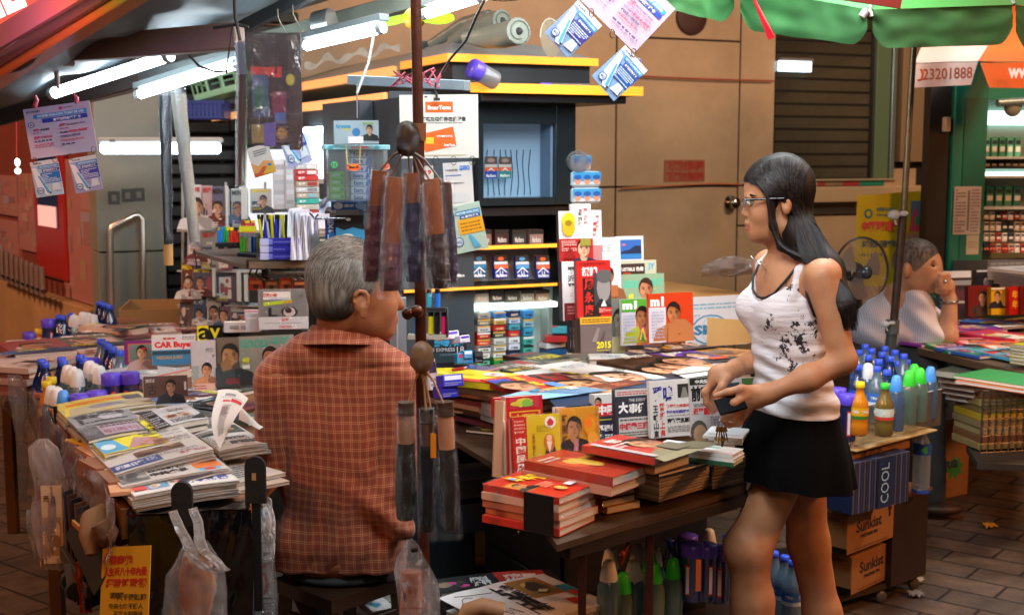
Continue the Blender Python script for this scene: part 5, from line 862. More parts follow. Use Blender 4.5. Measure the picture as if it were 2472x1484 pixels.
for i,(fl_,fr_,bl_,z,sd,hue,lb)in enumerate([((1130,690),(1520,660),(1350,610),.85,60,['#c8a0a0','#a83a44','#d8d0d0','#5a3a4a'],'pinkish magazine lying in front of the brown comic box'),((1330,680),(1620,640),(1480,590),.85,61,['#8a84a8','#3a4a8a','#b0a8c0','#4a3a4a'],'violet-blue magazine lying in front of the pale MO magazine'),((1020,770),(1400,700),(1200,680),.862,62,['#2a3a6a','#1a2440','#4a6a9a'],'dark blue magazine behind the silver gossip magazine'),((1480,720),(1700,650),(1560,610),.85,63,['#c02a30','#1a1a1e','#d8d8d8'],'red and black magazine lying before the standing row'),((1640,640),(1880,590),(1600,570),.85,64,['#2a6a8a','#c8d040','#4a8aa0','#202830'],'teal and lime magazine lying before the GOOD GUY magazine'),((1480,800),(1620,770),(1440,740),.858,65,['#d8d820','#20222a','#c8c8c8'],'black magazine with lime script right of the silver gossip magazine'),((1700,760),(1930,700),(1600,650),.85,66,['#20242c','#3a7a9a','#c83a3a','#e0e0e0'],'dark patterned magazine lying near the upturned page'),((1800,830),(1960,790),(1740,740),.848,67,['#3a4a44','#d8e0d8','#c85a30','#3a5a9a'],'striped magazine lying close to the shirt of the seated man')]):
 b_,d=rc(sd,hue);lay('B1',fl_,fr_,bl_,z,.012,b_,d,lb,group='colourful magazines lying on the left table',wrap=sd%2==0)
PK=['#c89a94','#d8b4ac','#a85a5a','#e0c8c0','#8a4a54','#d8a84a','#c8c8c4','#6a7a6a']
def pk(seed):b_,d=rnd_cover(PK,seed);return(b_,d)
k_=0
for(fl_,fr_,bl_,z,n,tt)in[((205,445),(620,350),(115,350),.875,5,.018),((110,345),(560,310),(20,250),.885,5,.018),((500,300),(930,270),(480,215),.87,3,.016),((620,350),(960,320),(560,270),.86,2,.016),((560,200),(1000,190),(620,130),.86,3,.016),((900,250),(1300,200),(830,160),.86,2,.018),((960,170),(1080,150),(900,105),.88,2,.02),((1100,190),(1320,180),(1060,120),.87,2,.018),((1220,160),(1420,180),(1200,125),.865,2,.016)]:
 k_+=1;pile('B1',fl_,fr_,bl_,z,n,tt,['#b08078','#8a5a54','#c8a49c','#a8706a'],[f'{["pinkish", "rosy", "pink and white", "salmon", "pale red", "coral", "cream", "lime and grey", "faded green"][k_ - 1]} magazine topping the {ORD[k_ - 1]} back-left pile on the left table',f'pink edged magazine in the {ORD[k_ - 1]} back-left pile'],'magazine','magazine','pinkish magazines piled at the back of the left table',top=pk(100+k_),jit=.014,wrap=k_<3)
m=MB()
ea,eb=on(15,850,ZT+.07),on(300,1200,ZT+.05)
def sf_(u,v):p=ea.lerp(eb,u);r=noise.noise(Vector((u*22,v*5,2)));return(p.x-.02-.02*v+.015*r,p.y+.01*r,p.z-.16*v+.01*math.sin(u*50))
m.grid(sf_,70,8,FILM('#f0d8c8',fac=.12,bump=1,scale=30,opa=.25,cloud=.2));solo(m,'plastic_sheet','crinkled clear film draped along the left rim of the table','plastic sheet')
m=MB()
for i in range(26):
 u=i/26;p=on(70,900,.80).lerp(on(300,1215,.80),u);rr=random.Random(i);m.M=flat(p,R(25+rr.uniform(-14,14)),0,0);m.box(-.03+rr.uniform(-.01,.01),.12,-.06,.06,rr.uniform(-.01,.02),rr.uniform(.022,.03),P(rr.choice(['#b07a50','#8a5a3c','#c8926a','#70402c','#a85a3a']),.5))
m.M=I4;o=solo(m,'paper_scraps','ragged brown paper and magazine corners bristling along the left rim','paper');o['kind']='stuff'
# ================================================================ BOTTLES
def bottle(kind,M,label,group):
 o=thing('drink_bottle',label,'bottle',M,group)
 cfg=dict(blue=('#2a5cb0','#2f56e0',.031,.145,.013,.017),clear=('#a8c8e0','#2f56e0',.031,.15,.013,.017),white=('#8ab8d0','#e0e0e0',.030,.12,.0,0),purple=('#3a5ab0','#5c48d8',.0,0,0,0),yellow=('#c8a020','#e8c818',.028,.13,.014,.018),tea=('#8a6a3a','#30c838',.030,.13,.014,.018),bcone=('#8ab0d8','#4a9aec',.028,.13,0,0),gcone=('#a8c8b8','#3ad838',.028,.13,0,0))[kind]
 bd={'yellow':P('#c87c18',.15,coat=.8),'tea':P('#6a5a2a',.15,coat=.8)}.get(kind)or FILM(cfg[0],fac=.2,bump=.08,rough=.06,opa=.3,scale=40)
 m=MB();cp=MB()
 if kind in('blue','clear','yellow','tea'):
  r,hb,rc_,hc=cfg[2:];m.lathe([(.001,0),(r*.9,0),(r,.006),(r,hb*.3),(r*.94,hb*.35),(r,hb*.4),(r,hb*.72),(r*.9,hb*.84),(r*.55,hb*1.0),(r*.42,hb*1.12),(r*.42,hb*1.2)],bd,n=20)
  z=hb*1.17;cp.lathe([(rc_,z),(rc_*1.04,z+.002),(rc_,z+hc),(rc_*.85,z+hc+.001),(.0005,z+hc+.001)],P(cfg[1],.35),n=24,flute=.015,nf=24)
  lb=MB();c1,c2={'blue':('#2850b8','#8ab0e8'),'clear':('#3a70c0','#c8dcf0'),'yellow':('#e0b018','#3a7a2a'),'tea':('#c8dcd0','#c84838')}[kind]
  lb.lathe([(r*1.012,hb*.42),(r*1.012,hb*.7)],P(c1,.35),n=20);lb.lathe([(r*1.018,hb*.42),(r*1.018,hb*.5)],P(c2,.35),n=20)
  for a_ in(200,270,330):
   Mt=Matrix.Rotation(R(a_+90),4,'Z')@frame((-.012,-r*1.03,hb*.55),(1,0,0),(0,0,1));lb.text('Bonaqua' if kind in('blue','clear')and 0 else '飲料水' if kind!='tea' else '蜜糖',0,0,.024,.012,P('#f0f4f0',.4),0,.03,M=Mt)
  m.build('body',o);cp.build('cap',o);lb.build('label',o)
 elif kind=='purple':
  m.lathe([(.001,0),(.026,0),(.027,.005),(.027,.12)],bd,n=20);cp.lathe([(.0285,.118),(.029,.12),(.029,.148),(.026,.151),(.001,.151)],P(cfg[1],.35),n=28,flute=.008,nf=28);m.build('body',o);cp.build('cap',o)
  lb=MB();lb.box(-.006,.006,-.0285,-.0275,.02,.1,P('#d8402c',.4));lb.box(-.004,.004,-.029,-.0284,.025,.095,P('#e8e8e8',.4));lb.build('label',o)
 else:
  r=cfg[2];hb=cfg[3];m.lathe([(.001,0),(r*.9,0),(r,.006),(r*.93,hb*.3),(r,hb*.55),(r*.96,hb*.85),(r*.72,hb)],bd,n=20)
  cp.lathe([(r*.74,hb-.002),(r*.76,hb+.004),(r*.66,hb+.022),(r*.5,hb+.044),(r*.3,hb+.05),(.001,hb+.051)],P(cfg[1],.4),n=20,flute=.02,nf=6);m.build('body',o);cp.build('cap',o)
 return o
HT=dict(blue=.187,clear=.193,white=.171,purple=.151,yellow=.17,tea=.17,bcone=.181,gcone=.181)
PRO={}
def putb(kind,px,py,Y,label,group,s=1,yaw=0):
 p=at(px,py,Y);M_=Matrix.Translation(p-Vector((0,0,HT[kind]*s)))@Matrix.Rotation(R(yaw),4,'Z')@Matrix.Scale(s,4)
 if kind not in PRO:PRO[kind]=bottle(kind,M_,label,group);return PRO[kind]
 o=dup(PRO[kind],M_,label);o['group']=group;return o
KN=dict(blue='water bottle with blue cap',clear='clear water bottle with blue cap',white='bottle with white conical cap',purple='wide purple capped bottle',yellow='yellow bottle with yellow cap',tea='tea bottle with green cap',bcone='bottle with sky blue conical cap',gcone='bottle with green conical cap')
def bset(lst,Y,where,group):
 cnt={}
 for it in lst:
  k,x,y=it[:3];yy=it[3]if len(it)>3 else Y;cnt[k]=cnt.get(k,0)+1
  tot=sum(1 for a in lst if a[0]==k);ex=f', {ORD[cnt[k] - 1]} from left in {where}' if tot>1 else ' in '+where
  putb(k,x,y,yy,KN[k]+ex,group,yaw=random.uniform(-50,50))
bset([('blue',240,727,5.5),('blue',252,731,5.45),('blue',264,736,5.4),('blue',142,760),('blue',152,762),('blue',171,756),('purple',116,770),('purple',72,801),('yellow',93,794),('yellow',105,796),('gcone',132,790),('white',119,786),('white',158,790),('white',176,757),('white',188,762),('white',200,752),('white',212,754),('white',224,758)],5.2,'the far group behind the left table','bottles behind the left table')
bset([('clear',244,818,4.2),('clear',254,824,4.15),('blue',262,830,4.1),('blue',272,837,4.05),('clear',289,845,3.95),('blue',100,867),('blue',108,873,3.95),('blue',148,862),('blue',154,870,3.95),('blue',193,857),('blue',203,863,3.95),('purple',218,864,4.1),('white',163,880,3.9),('white',174,884,3.85),('white',186,890,3.8),('white',216,870,3.9),('white',228,877,3.85),('white',240,882,3.8),('yellow',124,910,3.8),('yellow',113,920,3.75),('white',124,930,3.7),('white',138,934,3.68),('bcone',152,941,3.6),('purple',268,901,3.7),('purple',312,898,3.72),('purple',193,951,3.6),('purple',233,943,3.62)],4.0,'the near left table group','bottles standing among the magazines on the left table')
a=on(98,930,.62);m=MB();m.M=flat(at(100,1085,3.72),R(25));m.box(0,.17,0,.5,0,.10,P('#2a2420',.6));m.box(.16,.45,.0,.3,0,.09,P('#3a302a',.6));solo(m,'bottle_crate','low dark crate holding the near bottles at the left rim','crate')
m=MB();m.tube([at(133,980,3.45),at(140,1060,3.45),at(150,1095,3.4)],.006,P('#111',.3));solo(m,'strap','black strap hanging from the bottle crate at the left rim','strap')
# ================================================================ BAGS
def bagmesh(fn,nu,nv,mat,seed=0,amp=.012,fr=6):
 m=MB()
 def f(u,v):
  p=Vector(fn(u,v));n=noise.noise(Vector((u*fr*1.6,v*fr*.5,seed)));n2=noise.noise(Vector((u*fr*4,v*fr,seed+9)));k=math.sin(math.pi*min(1,v*1.2));return p+Vector((amp*n*k,-amp*(abs(n2)*1.2+n),amp*.3*n2))
 m.grid(f,nu,nv,mat);return m
def handbag(name,label,prof,Y,mat,depth=.5,hook=None,seed=0,amp=.01):
 """bag from silhouette rows: (y, xl, xr) in frame units; closed tube flattened in depth"""
 o=thing(name,label,'bag',at((prof[-1][1]+prof[-1][2])/2,prof[-1][0],Y));n=len(prof)
 def fn(u,v):
  f=v*(n-1);i=min(int(f),n-2);t=f-i;y=prof[i][0]*(1-t)+prof[i+1][0]*t;xl=prof[i][1]*(1-t)+prof[i+1][1]*t;xr=prof[i][2]*(1-t)+prof[i+1][2]*t
  th=2*math.pi*u;p=at((xl+xr)/2+(xr-xl)/2*math.cos(th),y,Y);p.y+=-math.sin(th)*(xr-xl)/2*Y/FOC*depth;return p
 m=bagmesh(fn,56,50,mat,seed,amp);m.build('bag',o,world=True);return o
MILK=FILM('#ffffff',fac=.10,bump=.9,scale=22,rough=.16,opa=.42,cloud=.25)
MILKW=FILM('#e8ecf0',fac=.10,bump=.6,scale=14,rough=.2,opa=.75,cloud=.15)
CLR=FILM('#ffffff',fac=.06,bump=1,scale=40,rough=.12,opa=.16,cloud=.14,fr=.35)
o=handbag('newspaper_bag','tall thin white bag with folded newspapers hanging on the left side of the table',[(1058,95,115),(1080,68,140),(1120,70,152),(1180,84,166),(1260,78,176),(1340,92,168),(1372,110,160)],3.15,FILM('#f4e4dc',fac=.08,bump=.8,scale=20,opa=.38,cloud=.25),.35,seed=3)
m=MB();
for i in range(5):m.M=frame(at(100+i*12,1368-i*3,3.17+.01*i),Vector((.6,.8,0)),Vector((-.06,0,1)));m.box(0,.05,0,.22,-.006,0,P(['#c89a70','#a87850','#c8a888','#94603c','#b8906c'][i],.7),bev=.001)
m.M=frame(at(106,1360,3.13),Vector((1,.1,0)),Vector((-.03,0,1)));m.box(0,.05,0,.2,-.01,0,P('#c9a27c',.7));decals(m,.05,.2,.0004,[('ph',.1,.1,.8,.5,['#a87850','#7a5034','#d8b088','#94603c']),('t',.1,.8,.3,.08,'元','#5a3420'),('r',.5,.75,.2,.12,'#6a5040')]);m.M=I4;m.build('newspapers',o,world=True)
handbag('plastic_bag','long clear bag hanging at the far left corner of the table',[(905,20,50),(960,22,62),(1060,40,66),(1130,44,70),(1210,50,64)],3.9,CLR,.3,seed=8)
handbag('plastic_bag','small crumpled white bag low behind the newspaper bag',[(1230,66,90),(1262,64,100),(1300,72,104),(1345,84,100)],3.3,MILK,.6,seed=12)
handbag('plastic_bag','crumpled salmon pink bag low beside the yellow poster',[(1355,186,205),(1390,182,222),(1430,192,226),(1476,195,222)],2.9,FILM('#e87858',fac=.08,bump=.9,scale=20,opa=.7,cloud=.2),.5,seed=5)
m=MB()
for i in range(5):a=at(172+i*9,1180+i*10,3.1-i*.05);b_=at(188+i*9,1440+i*6,3.1-i*.05);m.bar(a,b_,.004,.05,P(['#3a3440','#5a3a2a','#22242c','#6a4030','#303038'][i],.4),up=(.5,1,0))
solo(m,'magazine_bundle','dark magazines stuck edge-on in the side of the left table','magazines')
m=MB();m.tube([at(165,1400,3.0),at(172,1402,2.98)],.022,P('#0d0d0d',.5),n=16);m.tube([at(178,1425,2.95),at(184,1427,2.93)],.022,P('#0d0d0d',.5),n=16);m.bar(at(170,1360,3.0),at(180,1420,2.96),.02,.03,P('#26201c',.5),up=(1,0,0));m.bar(at(150,1330,3.1),at(215,1430,2.85),.012,.03,P('#2a2420',.5));solo(m,'castor','pair of black castor wheels under the left side of the table','castor')
pa,pb_,pc,pd=at(*q('B2',770,950),2.72),at(*q('B2',1030,1040),2.6),at(*q('B2',1060,1500),2.6),at(*q('B2',800,1500),2.66)
pw=(pb_-pa).length;ph=(pa-pd).length;MP=frame(pd,pc-pd,pa-pd);m=MB();m.box(0,pw,0,ph,-.002,0,P('#b98a1a',.5));decals(m,pw,ph,.0003,[('t',.15,.74,.5,.14,'看高炮','#a8281c',.05),('t',.05,.58,.9,.13,'人生近八十年內最','#a8281c',.05),('t',.1,.42,.85,.13,'經驗時驗期','#a8281c',.05),('t',.2,.27,.3,.08,'那','#4a3414',.04),('t',.35,.24,.6,.09,'六千張照相','#4a3414',.04),('t',.2,.12,.7,.08,'中央七個不講人','#4a3414',.03),('t',.3,.02,.6,.07,'正確大利指示','#4a3414',.03)]);o=m.build('poster_sheet');o.matrix_world=MP;TM[o.name]=MP;o.name='yellow_poster';tag(o,'yellow poster with red and black characters at the lower left of the black cabinet','poster')
m=MB();m.bar(at(*q('B2',600,735),2.85),at(*q('B2',830,1215),2.68),.004,.075,P('#1a1512',.5),up=(.7,-.7,0));m.bar(at(*q('B2',585,735),2.84),at(*q('B2',705,850),2.78),.006,.012,P('#a8681c',.5));m.grid(lambda u,v:at(*q('B2',640+120*u+150*v,800+330*v+40*u),2.8-.08*u),6,6,P('#7a4420',.6));solo(m,'notice_board','dark edged board leaning behind the yellow poster','board')
m=MB();m.tube([at(*q('B2',735,1000),2.7),at(*q('B2',730,850),2.72),at(*q('B2',770,745),2.76),at(*q('B2',860,710),2.82),at(*q('B2',960,770),2.84),at(*q('B2',1010,850),2.82)],[.012,.026,.036,.04,.042,.03],P('#7a5636',.9,bump=.7,bscale=14,var=.15),n=18)
m.tube([at(*q('B2',800,740),2.70),at(*q('B2',850,830),2.70),at(*q('B2',860,900),2.72)],[.02,.028,.018],P('#5f4028',.9,bump=.6),n=14);solo(m,'rolled_cloth','roll of beige brown cloth stuffed between the table and the black cabinet','cloth')
for i,(x,y0,y1,Y,lb)in enumerate([(440,1163,1270,2.60,'black rounded hook standing before the black cabinet with a bag on it'),(617,1102,1215,2.8,'black rounded hook half hidden by the man with a paper tag')]):
 Mx,w_,h_=standm(x-25,y0,x+25,y1,Y,0);m=MB();m.M=Mx;pts=[(w_/2+w_/2*math.cos(R(a)),h_-w_/2+w_/2*math.sin(R(a)))for a in range(0,181,15)]+[(0,0),(w_,0)];n_=len(pts)
 m.add([(p[0],p[1],0)for p in pts]+[(p[0],p[1],-.012)for p in pts],[tuple(range(n_)),tuple(range(2*n_-1,n_-1,-1))]+[(k,(k+1)%n_,n_+(k+1)%n_,n_+k)for k in range(n_)],P('#0c0c0e',.75,bump=.2))
 m.box(w_*.3,w_*.7,-.25,.002,-.011,-.002,P('#0c0c0e',.6))
 if i:m.box(w_*.35,w_*.55,h_*.5,h_*.65,.0,.001,P('#a88450',.7))
 solo(m,'bag_hook',lb,'hook')
o=handbag('plastic_bag','translucent white carrier bag with orange contents hanging in front of the black cabinet',[(1305,452,500),(1345,425,530),(1390,408,545),(1440,398,548),(1500,388,550)],2.45,CLR,.5,seed=21,amp=.012)
m=bagmesh(lambda u,v:at(468+44*math.cos(6.283*u)*(.7+.3*math.sin(v*3)),1340+150*v,2.46)+Vector((0,.025-.03*math.sin(6.283*u),0)),30,20,P('#b07440',.3,coat=.4,bump=.5,bscale=30),5,.008);m.build('contents',o,world=True)
for(pts,r)in[([(418,1232),(432,1270),(452,1310),(470,1350),(500,1372),(540,1378)],.02),([(466,1225),(478,1260),(480,1300),(492,1330),(520,1350),(545,1378)],.015)]:
 n=len(pts)
 m=bagmesh(lambda u,v:(lambda f,i:at(pts[i][0]*(1-(f-i))+pts[i+1][0]*(f-i)+22*(u-.5),pts[i][1]*(1-(f-i))+pts[i+1][1]*(f-i)-6*(u-.5),2.43))(v*(n-1),min(int(v*(n-1)),n-2)),8,30,MILKW,7,.006);m.build('handle',o,world=True)
handbag('plastic_bag','white crumpled carrier bag between the black cabinet and the man',[(1180,600,628),(1205,596,655),(1255,598,662),(1300,602,664),(1345,606,662)],2.95,FILM('#f4f8fa',fac=.1,bump=.7,scale=10,opa=.88,cloud=.08),.5,seed=31,amp=.016)
o=handbag('plastic_bag','clear bag with printed newspapers standing left of the stool',[(1290,600,655),(1350,598,662),(1420,600,668),(1500,604,672)],2.9,CLR,.5,seed=32)
Mx,w_,h_=standm(602,1335,662,1500,2.93,10);m=MB();m.M=Mx;m.box(0,w_,0,h_,-.02,0,P('#8a8480',.6));decals(m,w_,h_,.0004,[('e',.55,.55,.28,.17,'#8a2a38'),('e',.55,.55,.12,.1,'#8a8480'),('g',[(.35,.7),(.45,.85),(.75,.85),(.7,.78),(.5,.78)],'#8a2a38'),('t',.1,.55,.25,.05,'周一至','#2a2628'),('r',.1,.32,.8,.02,'#3a3438'),('l',.1,.1,.8,.18,4,'#5a4a58'),('t',.7,.8,.25,.06,'日報','#2a2628')]);m.build('newspapers',o,world=True)
o=handbag('plastic_bag','clear carrier bag with orange printed packets tied to the foot of the pole',[(1302,984,1000),(1320,972,1012),(1345,958,1026),(1375,950,1044),(1420,958,1062),(1500,966,1064)],2.55,CLR,.5,seed=41,amp=.01)
m=bagmesh(lambda u,v:at(990+26*math.cos(6.283*u),1385+120*v,2.56)+Vector((0,.02-.018*math.sin(6.283*u),0)),26,16,P('#c87a48',.4,bump=.4),15,.005);m.M=I4
m2=Mx=frame(at(968,1500,2.53),Vector((1,0,0)),UP);m.M=m2;decals(m,.045,.09,0,[('r',.0,.3,1,.04,'#a8401c'),('g',[(.05,.9),(.2,.7),(.35,.95)],'#c8c4c0'),('t',.1,.5,.25,.2,'新','#3a2418'),('t',.6,.6,.22,.2,'城','#3a2418'),('e',.45,.75,.12,.1,'#9a3018')]);m.M=I4;m.build('contents',o,world=True)
m=MB();p=at(1000,1322,2.53);m.tube([p,at(1001,1330,2.53)],.008,P('#111',.4));m.build('knot',o,world=True)
# ================================================================ RIGHT TABLE
ZR=.72
rt=thing('stall_table','wooden table of the right stall carrying books in stacks and standing rows','table',on(1367,1310,0))
pr_=[on(1345,1312,ZR),on(1800,1172,ZR),on(1830,1000,ZR),on(1750,830,ZR),on(1040,890,ZR),on(1030,1020,ZR),on(1195,1120,ZR)]
def slab(m,pts,z,t,mat):
 n=len(pts);vs=[(p.x,p.y,z)for p in pts]+[(p.x,p.y,z-t)for p in pts];m.add(vs,[tuple(range(n)),tuple(range(2*n-1,n-1,-1))]+[(i,n+i,n+(i+1)%n,(i+1)%n)for i in range(n)],mat)
m=MB();slab(m,pr_,ZR-.002,.016,P('#45301e',.5,var=.45,vscale=9,bump=.3,bscale=24));m.build('top',rt,world=True)
m=MB();m.bar(pr_[0]+Vector((.02,.05,-.034)),pr_[1]+Vector((.06,.06,-.034)),.03,.03,P('#22140e',.5,var=.3));m.build('front_rail',rt,world=True)
for fq in(.08,.42):
 m=MB();a=pr_[0].lerp(pr_[1],fq)+Vector((.02,.03,-.02));m.bar(a+Vector((0,.02,0)),Vector((a.x,a.y+.02,0)),.018,.018,P('#3a1410',.4),up=(1,0,0));m.build('leg',rt,world=True)
m=MB();a=at(1524,1285,2.95);m.tube([a,at(1505,1345,2.92),at(1498,1362,2.92)],.004,P('#8a2028',.4),n=6);m.ball(at(1502,1335,2.92),.007,P('#a8343a',.4));solo(m,'string','red string tied round the leg of the right table','string')
m=MB();dkb=P('#101216',.35,coat=.2,var=.3)
Mb=frame(on(1372,1470,.1)*1,E1*-1,UP);c0=on(1372,1400,.3)
cb_=thing('drawer_cabinet','black drawer cabinet standing in the dark under the right table','cabinet',Vector((c0.x,c0.y,0)))
for(a_,b2,z0,z1,ye)in[(0,.62,.02,.66,0)]:
 M3=frame(Vector((c0.x,c0.y+.05,0)),-E1,UP,None)if 0 else frame(Vector((c0.x,c0.y+.05,0))+E2*.62,-E2,UP)
 m.M=M3;m.box(0,.62,z0,z1,-.5,0,dkb,bev=.004)
 m.build('carcass',cb_,world=True)
 for j in range(3):mm=MB();mm.M=M3;mm.box(.03,.59,.06+j*.2,.24+j*.2,0,.008,P('#15181c',.3),bev=.003);mm.ball((.31,.15+j*.2,.014),.01,P('#8a8a8a',.3,.8));mm.build('drawer',cb_,world=True)
m=MB();M3=frame(Vector((c0.x,c0.y+.04,0)),E1,UP);m.M=M3;m.box(0,.26,.1,.55,-.02,0,P('#1c1612',.5),bev=.01);solo(m,'board','dark rounded panel leaning behind the leg of the right table','board')
m=MB();m.M=frame(on(1060,1130,.1),E1,UP);
ZH=.86
GLb='books and magazines lying in rows on the right table'
def face(cx,cy,s,sk='#c89878',cl='#2a2c34'):return('p',cx,cy,s,sk,'#18140f',cl)
LB=[((1330,135),(1620,110),(1240,70),.872,'#5a4a58',[('r',0,.55,1,.45,'#6a6a8a'),face(.3,.42,.34),face(.7,.45,.3),('t',.05,.8,.6,.14,'十八大','#d8d040'),('l',.05,.05,.5,.12,2,'#c8b090')],'violet-grey book with two suited men in the back row'),((1530,125),(1890,90),(1440,50),.870,'#7a4f3c',[face(.25,.45,.3),face(.55,.5,.34),face(.8,.45,.3),('t',.1,.84,.5,.12,'政局','#e8d8c0'),('r',0,0,1,.12,'#5a3426')],'brown book with three faces in the back row'),((1700,185),(1985,155),(1575,105),.874,'#6a3a9c',[('e',.25,.7,.07,.14,'#e8c8b0'),('g',[(.18,.62),(.2,.9),(.24,.72),(.27,.92),(.3,.72),(.35,.86),(.32,.6)],'#e8c8b0'),face(.66,.45,.42,'#d8a888'),('t',.45,.82,.5,.14,'習近平傳','#c87ad0'),('t',.1,.05,.4,.16,'將政平','#f0f0f0'),('r',.55,.02,.4,.14,'#d8502a')],'purple book with a raised hand and a man in a suit'),((1985,165),(2120,95),(1870,70),.872,'#d8902a',[('ph',.1,.05,.8,.5,['#b87830','#7a5030','#e0a850','#8a6a50']),('t',.1,.65,.8,.22,'胡錦濤','#f0e8d0')],'orange book with several small faces at the right end of the back row'),((1610,285),(2010,232),(1445,145),.878,'#4f3426',[face(.22,.36,.42,'#c8906c'),face(.5,.42,.4,'#c08a68'),face(.8,.5,.46,'#c8906c','#c8ccd4'),('t',.25,.80,.5,.13,'江澤民與他們','#e8dcc8'),('r',.0,0,1,.07,'#b8b0a8')],'large brown book with a row of suited men'),((1390,345),(1650,298),(1195,165),.88,'#dcdad4',[face(.35,.34,.42,'#c89878','#1e2024'),('t',.3,.74,.5,.12,'習近平對決','#a8b0b8'),('t',.75,.45,.2,.1,'江','#333')],'white book with a black suited man near the middle of the rows'),((1130,375),(1395,328),(935,215),.882,'#e4e0da',[('p',.34,.5,.58,'#c0886a','#201a16','#30507a'),('r',0,0,1,.2,'#6a3424'),('v',.68,.45,.12,.45,'國家人','#e8c830'),('l',.4,.05,.5,.1,2,'#c86a4a')],'white and brown book with a large smiling face'),((905,300),(1110,262),(825,165),.876,'#5e2c28',[('t',.08,.62,.8,.28,'2015','#e8e0d8',.05),('r',.7,.82,.3,.18,'#a83a30'),('ph',.1,.05,.8,.45,['#6a3c30','#3a2420','#a87860','#54382c'])],'dark brown book with 2015 in white beside the large smiling face'),((955,388),(1160,368),(740,255),.884,'#14100f',[('p',.6,.34,.6,'#d89468','#17120e','#16304a'),('t',.1,.74,.85,.2,'紅二代','#d82420',.0),('t',.1,.56,.6,.16,'黨國','#c02420',.0)],'black book with red brush characters and a man in profile'),((650,405),(950,368),(385,285),.89,'#c8301e',[('r',0,.3,.45,.6,'#2a4ab0'),('p',.24,.5,.5,'#c8906c','#2a2420','#8ab8e0'),('v',.5,.3,.2,.65,'羊年','#f0c828'),('t',.35,.08,.6,.14,'2015年運程','#e8b828'),('r',.72,.2,.24,.24,'#5a8ae0'),('r',.78,.02,.2,.12,'#e0e0e0'),('t',.03,.08,.26,.12,'靈','#30a0c8')],'red and blue almanac with large yellow characters at the front left of the rows'),((350,330),(560,262),(205,215),.884,'#e0d020',[('ph',.08,.3,.6,.55,['#e0d028','#b0a020','#f0e050','#c8b828']),('e',.72,.25,.14,.12,'#e8e8e8'),('t',.62,.2,.2,.1,'羊','#c83a2a'),('r',0,0,.2,.5,'#c83a2a'),('t',.25,.04,.4,.1,'通勝','#b83020')],'yellow almanac with a pale map pattern at the left of the rows'),((560,260),(720,235),(410,200),.88,'#2a2820',[('t',.08,.62,.84,.25,'元老政變','#c8c8b8',.05),('t',.08,.3,.84,.25,'典伯求生','#d8b828',.05),('e',.55,.12,.14,.1,'#d8a8a0')],'black book with yellow characters behind the red and blue almanac'),((730,240),(900,215),(610,160),.872,'#1e1c18',[('t',.1,.6,.8,.3,'王岐山打虎','#c8c0a8'),('r',.0,.0,1,.2,'#3a342a')],'black book with white characters behind the 2015 book'),((620,175),(830,150),(600,120),.868,'#30201c',[('t',.05,.5,.9,.4,'周永康案','#d82a20',.05),('r',0,0,1,.3,'#201815')],'dark book with red characters at the back left of the rows'),((730,190),(960,160),(715,125),.87,'#26221a',[('t',.05,.4,.9,.4,'十大元帥','#d8c830',.05),('r',0,0,1,.2,'#8a8068')],'dark book with lemon characters at the back of the rows'),((1010,165),(1290,165),(1000,120),.868,'#d4d2ca',[('t',.3,.3,.5,.5,'國家書','#a8b4b4'),('r',0,0,1,.1,'#8a4438')],'pale book with grey lettering at the back of the rows'),((200,268),(420,220),(120,230),.882,'#3a3c6a',[('l',.1,.1,.8,.7,3,'#7a5a8a'),('r',0,0,1,.2,'#b87a6a')],'blue-violet book at the far left of the rows'),]
for(fl_,fr_,bl_,z,bgc,d,lb)in LB:lay('B4',fl_,fr_,bl_,z,.018,bgc,d,lb,'book','book',GLb,spine=None)
m=MB();pp=[on(*q('B4',x,y),.862)for x,y in[(420,385),(960,375),(1650,300),(2040,235),(2110,110),(1250,70),(600,130),(150,235)]];slab(m,pp,.852,.125,STRIPE('#b8b0a4','#7a7468',60,'Z'));o=solo(m,'book_pile','solid pile of books carrying the lying rows on the right table','books');o['kind']='stuff'
pile('B4',(655,430),(935,395),(395,310),.872,6,.018,['#b8b0a8','#a8a098','#c83a2a','#c8c0b4'],['grey edged book under the red and blue almanac','grey edged book in the pile under the almanac'],group='pile under the red and blue almanac',jit=.01)
pile('B4',(395,345),(600,300),(225,240),.868,3,.015,['#c83a30','#d8c8c0','#c89a90'],['red covered book sticking out left under the yellow almanac','pinkish book under the yellow almanac'],group='pile under the yellow almanac',jit=.02,top=('#c02a2a',[('t',.1,.1,.5,.5,'玄','#f0f0f0',.05)]))
pile('B4',(330,400),(600,350),(85,270),.835,7,.014,['#6a3a5a','#3a2a3a','#8a4a6a','#c8b8b0','#4a3a3c','#2a2a3a'],['plum coloured book at the left foot of the rows','dark purple book in the left pile'],group='plum and dark books piled at the left of the rows',jit=.015)
pile('B4',(310,590),(520,560),(60,470),.745,3,.01,['#c8c8c0','#2a2c30','#c8b83a'],['grey and orange magazine lying low at the left edge of the right table','dark magazine low at the left edge of the right table'],'magazine','magazine','low magazines at the left edge of the right table',top=('#a8a49a',[('r',.0,.3,.4,.1,'#d8602a'),('r',.5,.2,.3,.08,'#d8602a'),('r',.1,.5,.3,.3,'#d8d4cc')]),jit=.03)
for i,(fl_,fr_,bl_,z,c,lb)in enumerate([((0,440),(115,435),(0,400),.80,'#2a2c28','black and yellow booklet lying left of the plum books'),((0,500),(190,520),(0,460),.77,'#54585a','grey magazine half under the black booklet'),((160,640),(360,660),(120,610),.73,'#3a3a2c','dark olive magazine at the table edge behind the umbrellas')]):
 lay('B4',fl_,fr_,bl_,z,.008,c,[('e',.6,.4,.2,.2,'#b8b040'),('r',.1,.7,.7,.1,'#c8c8c0')],lb,group='low magazines at the left edge of the right table')
GS='books and magazines standing in a row at the front of the right table'
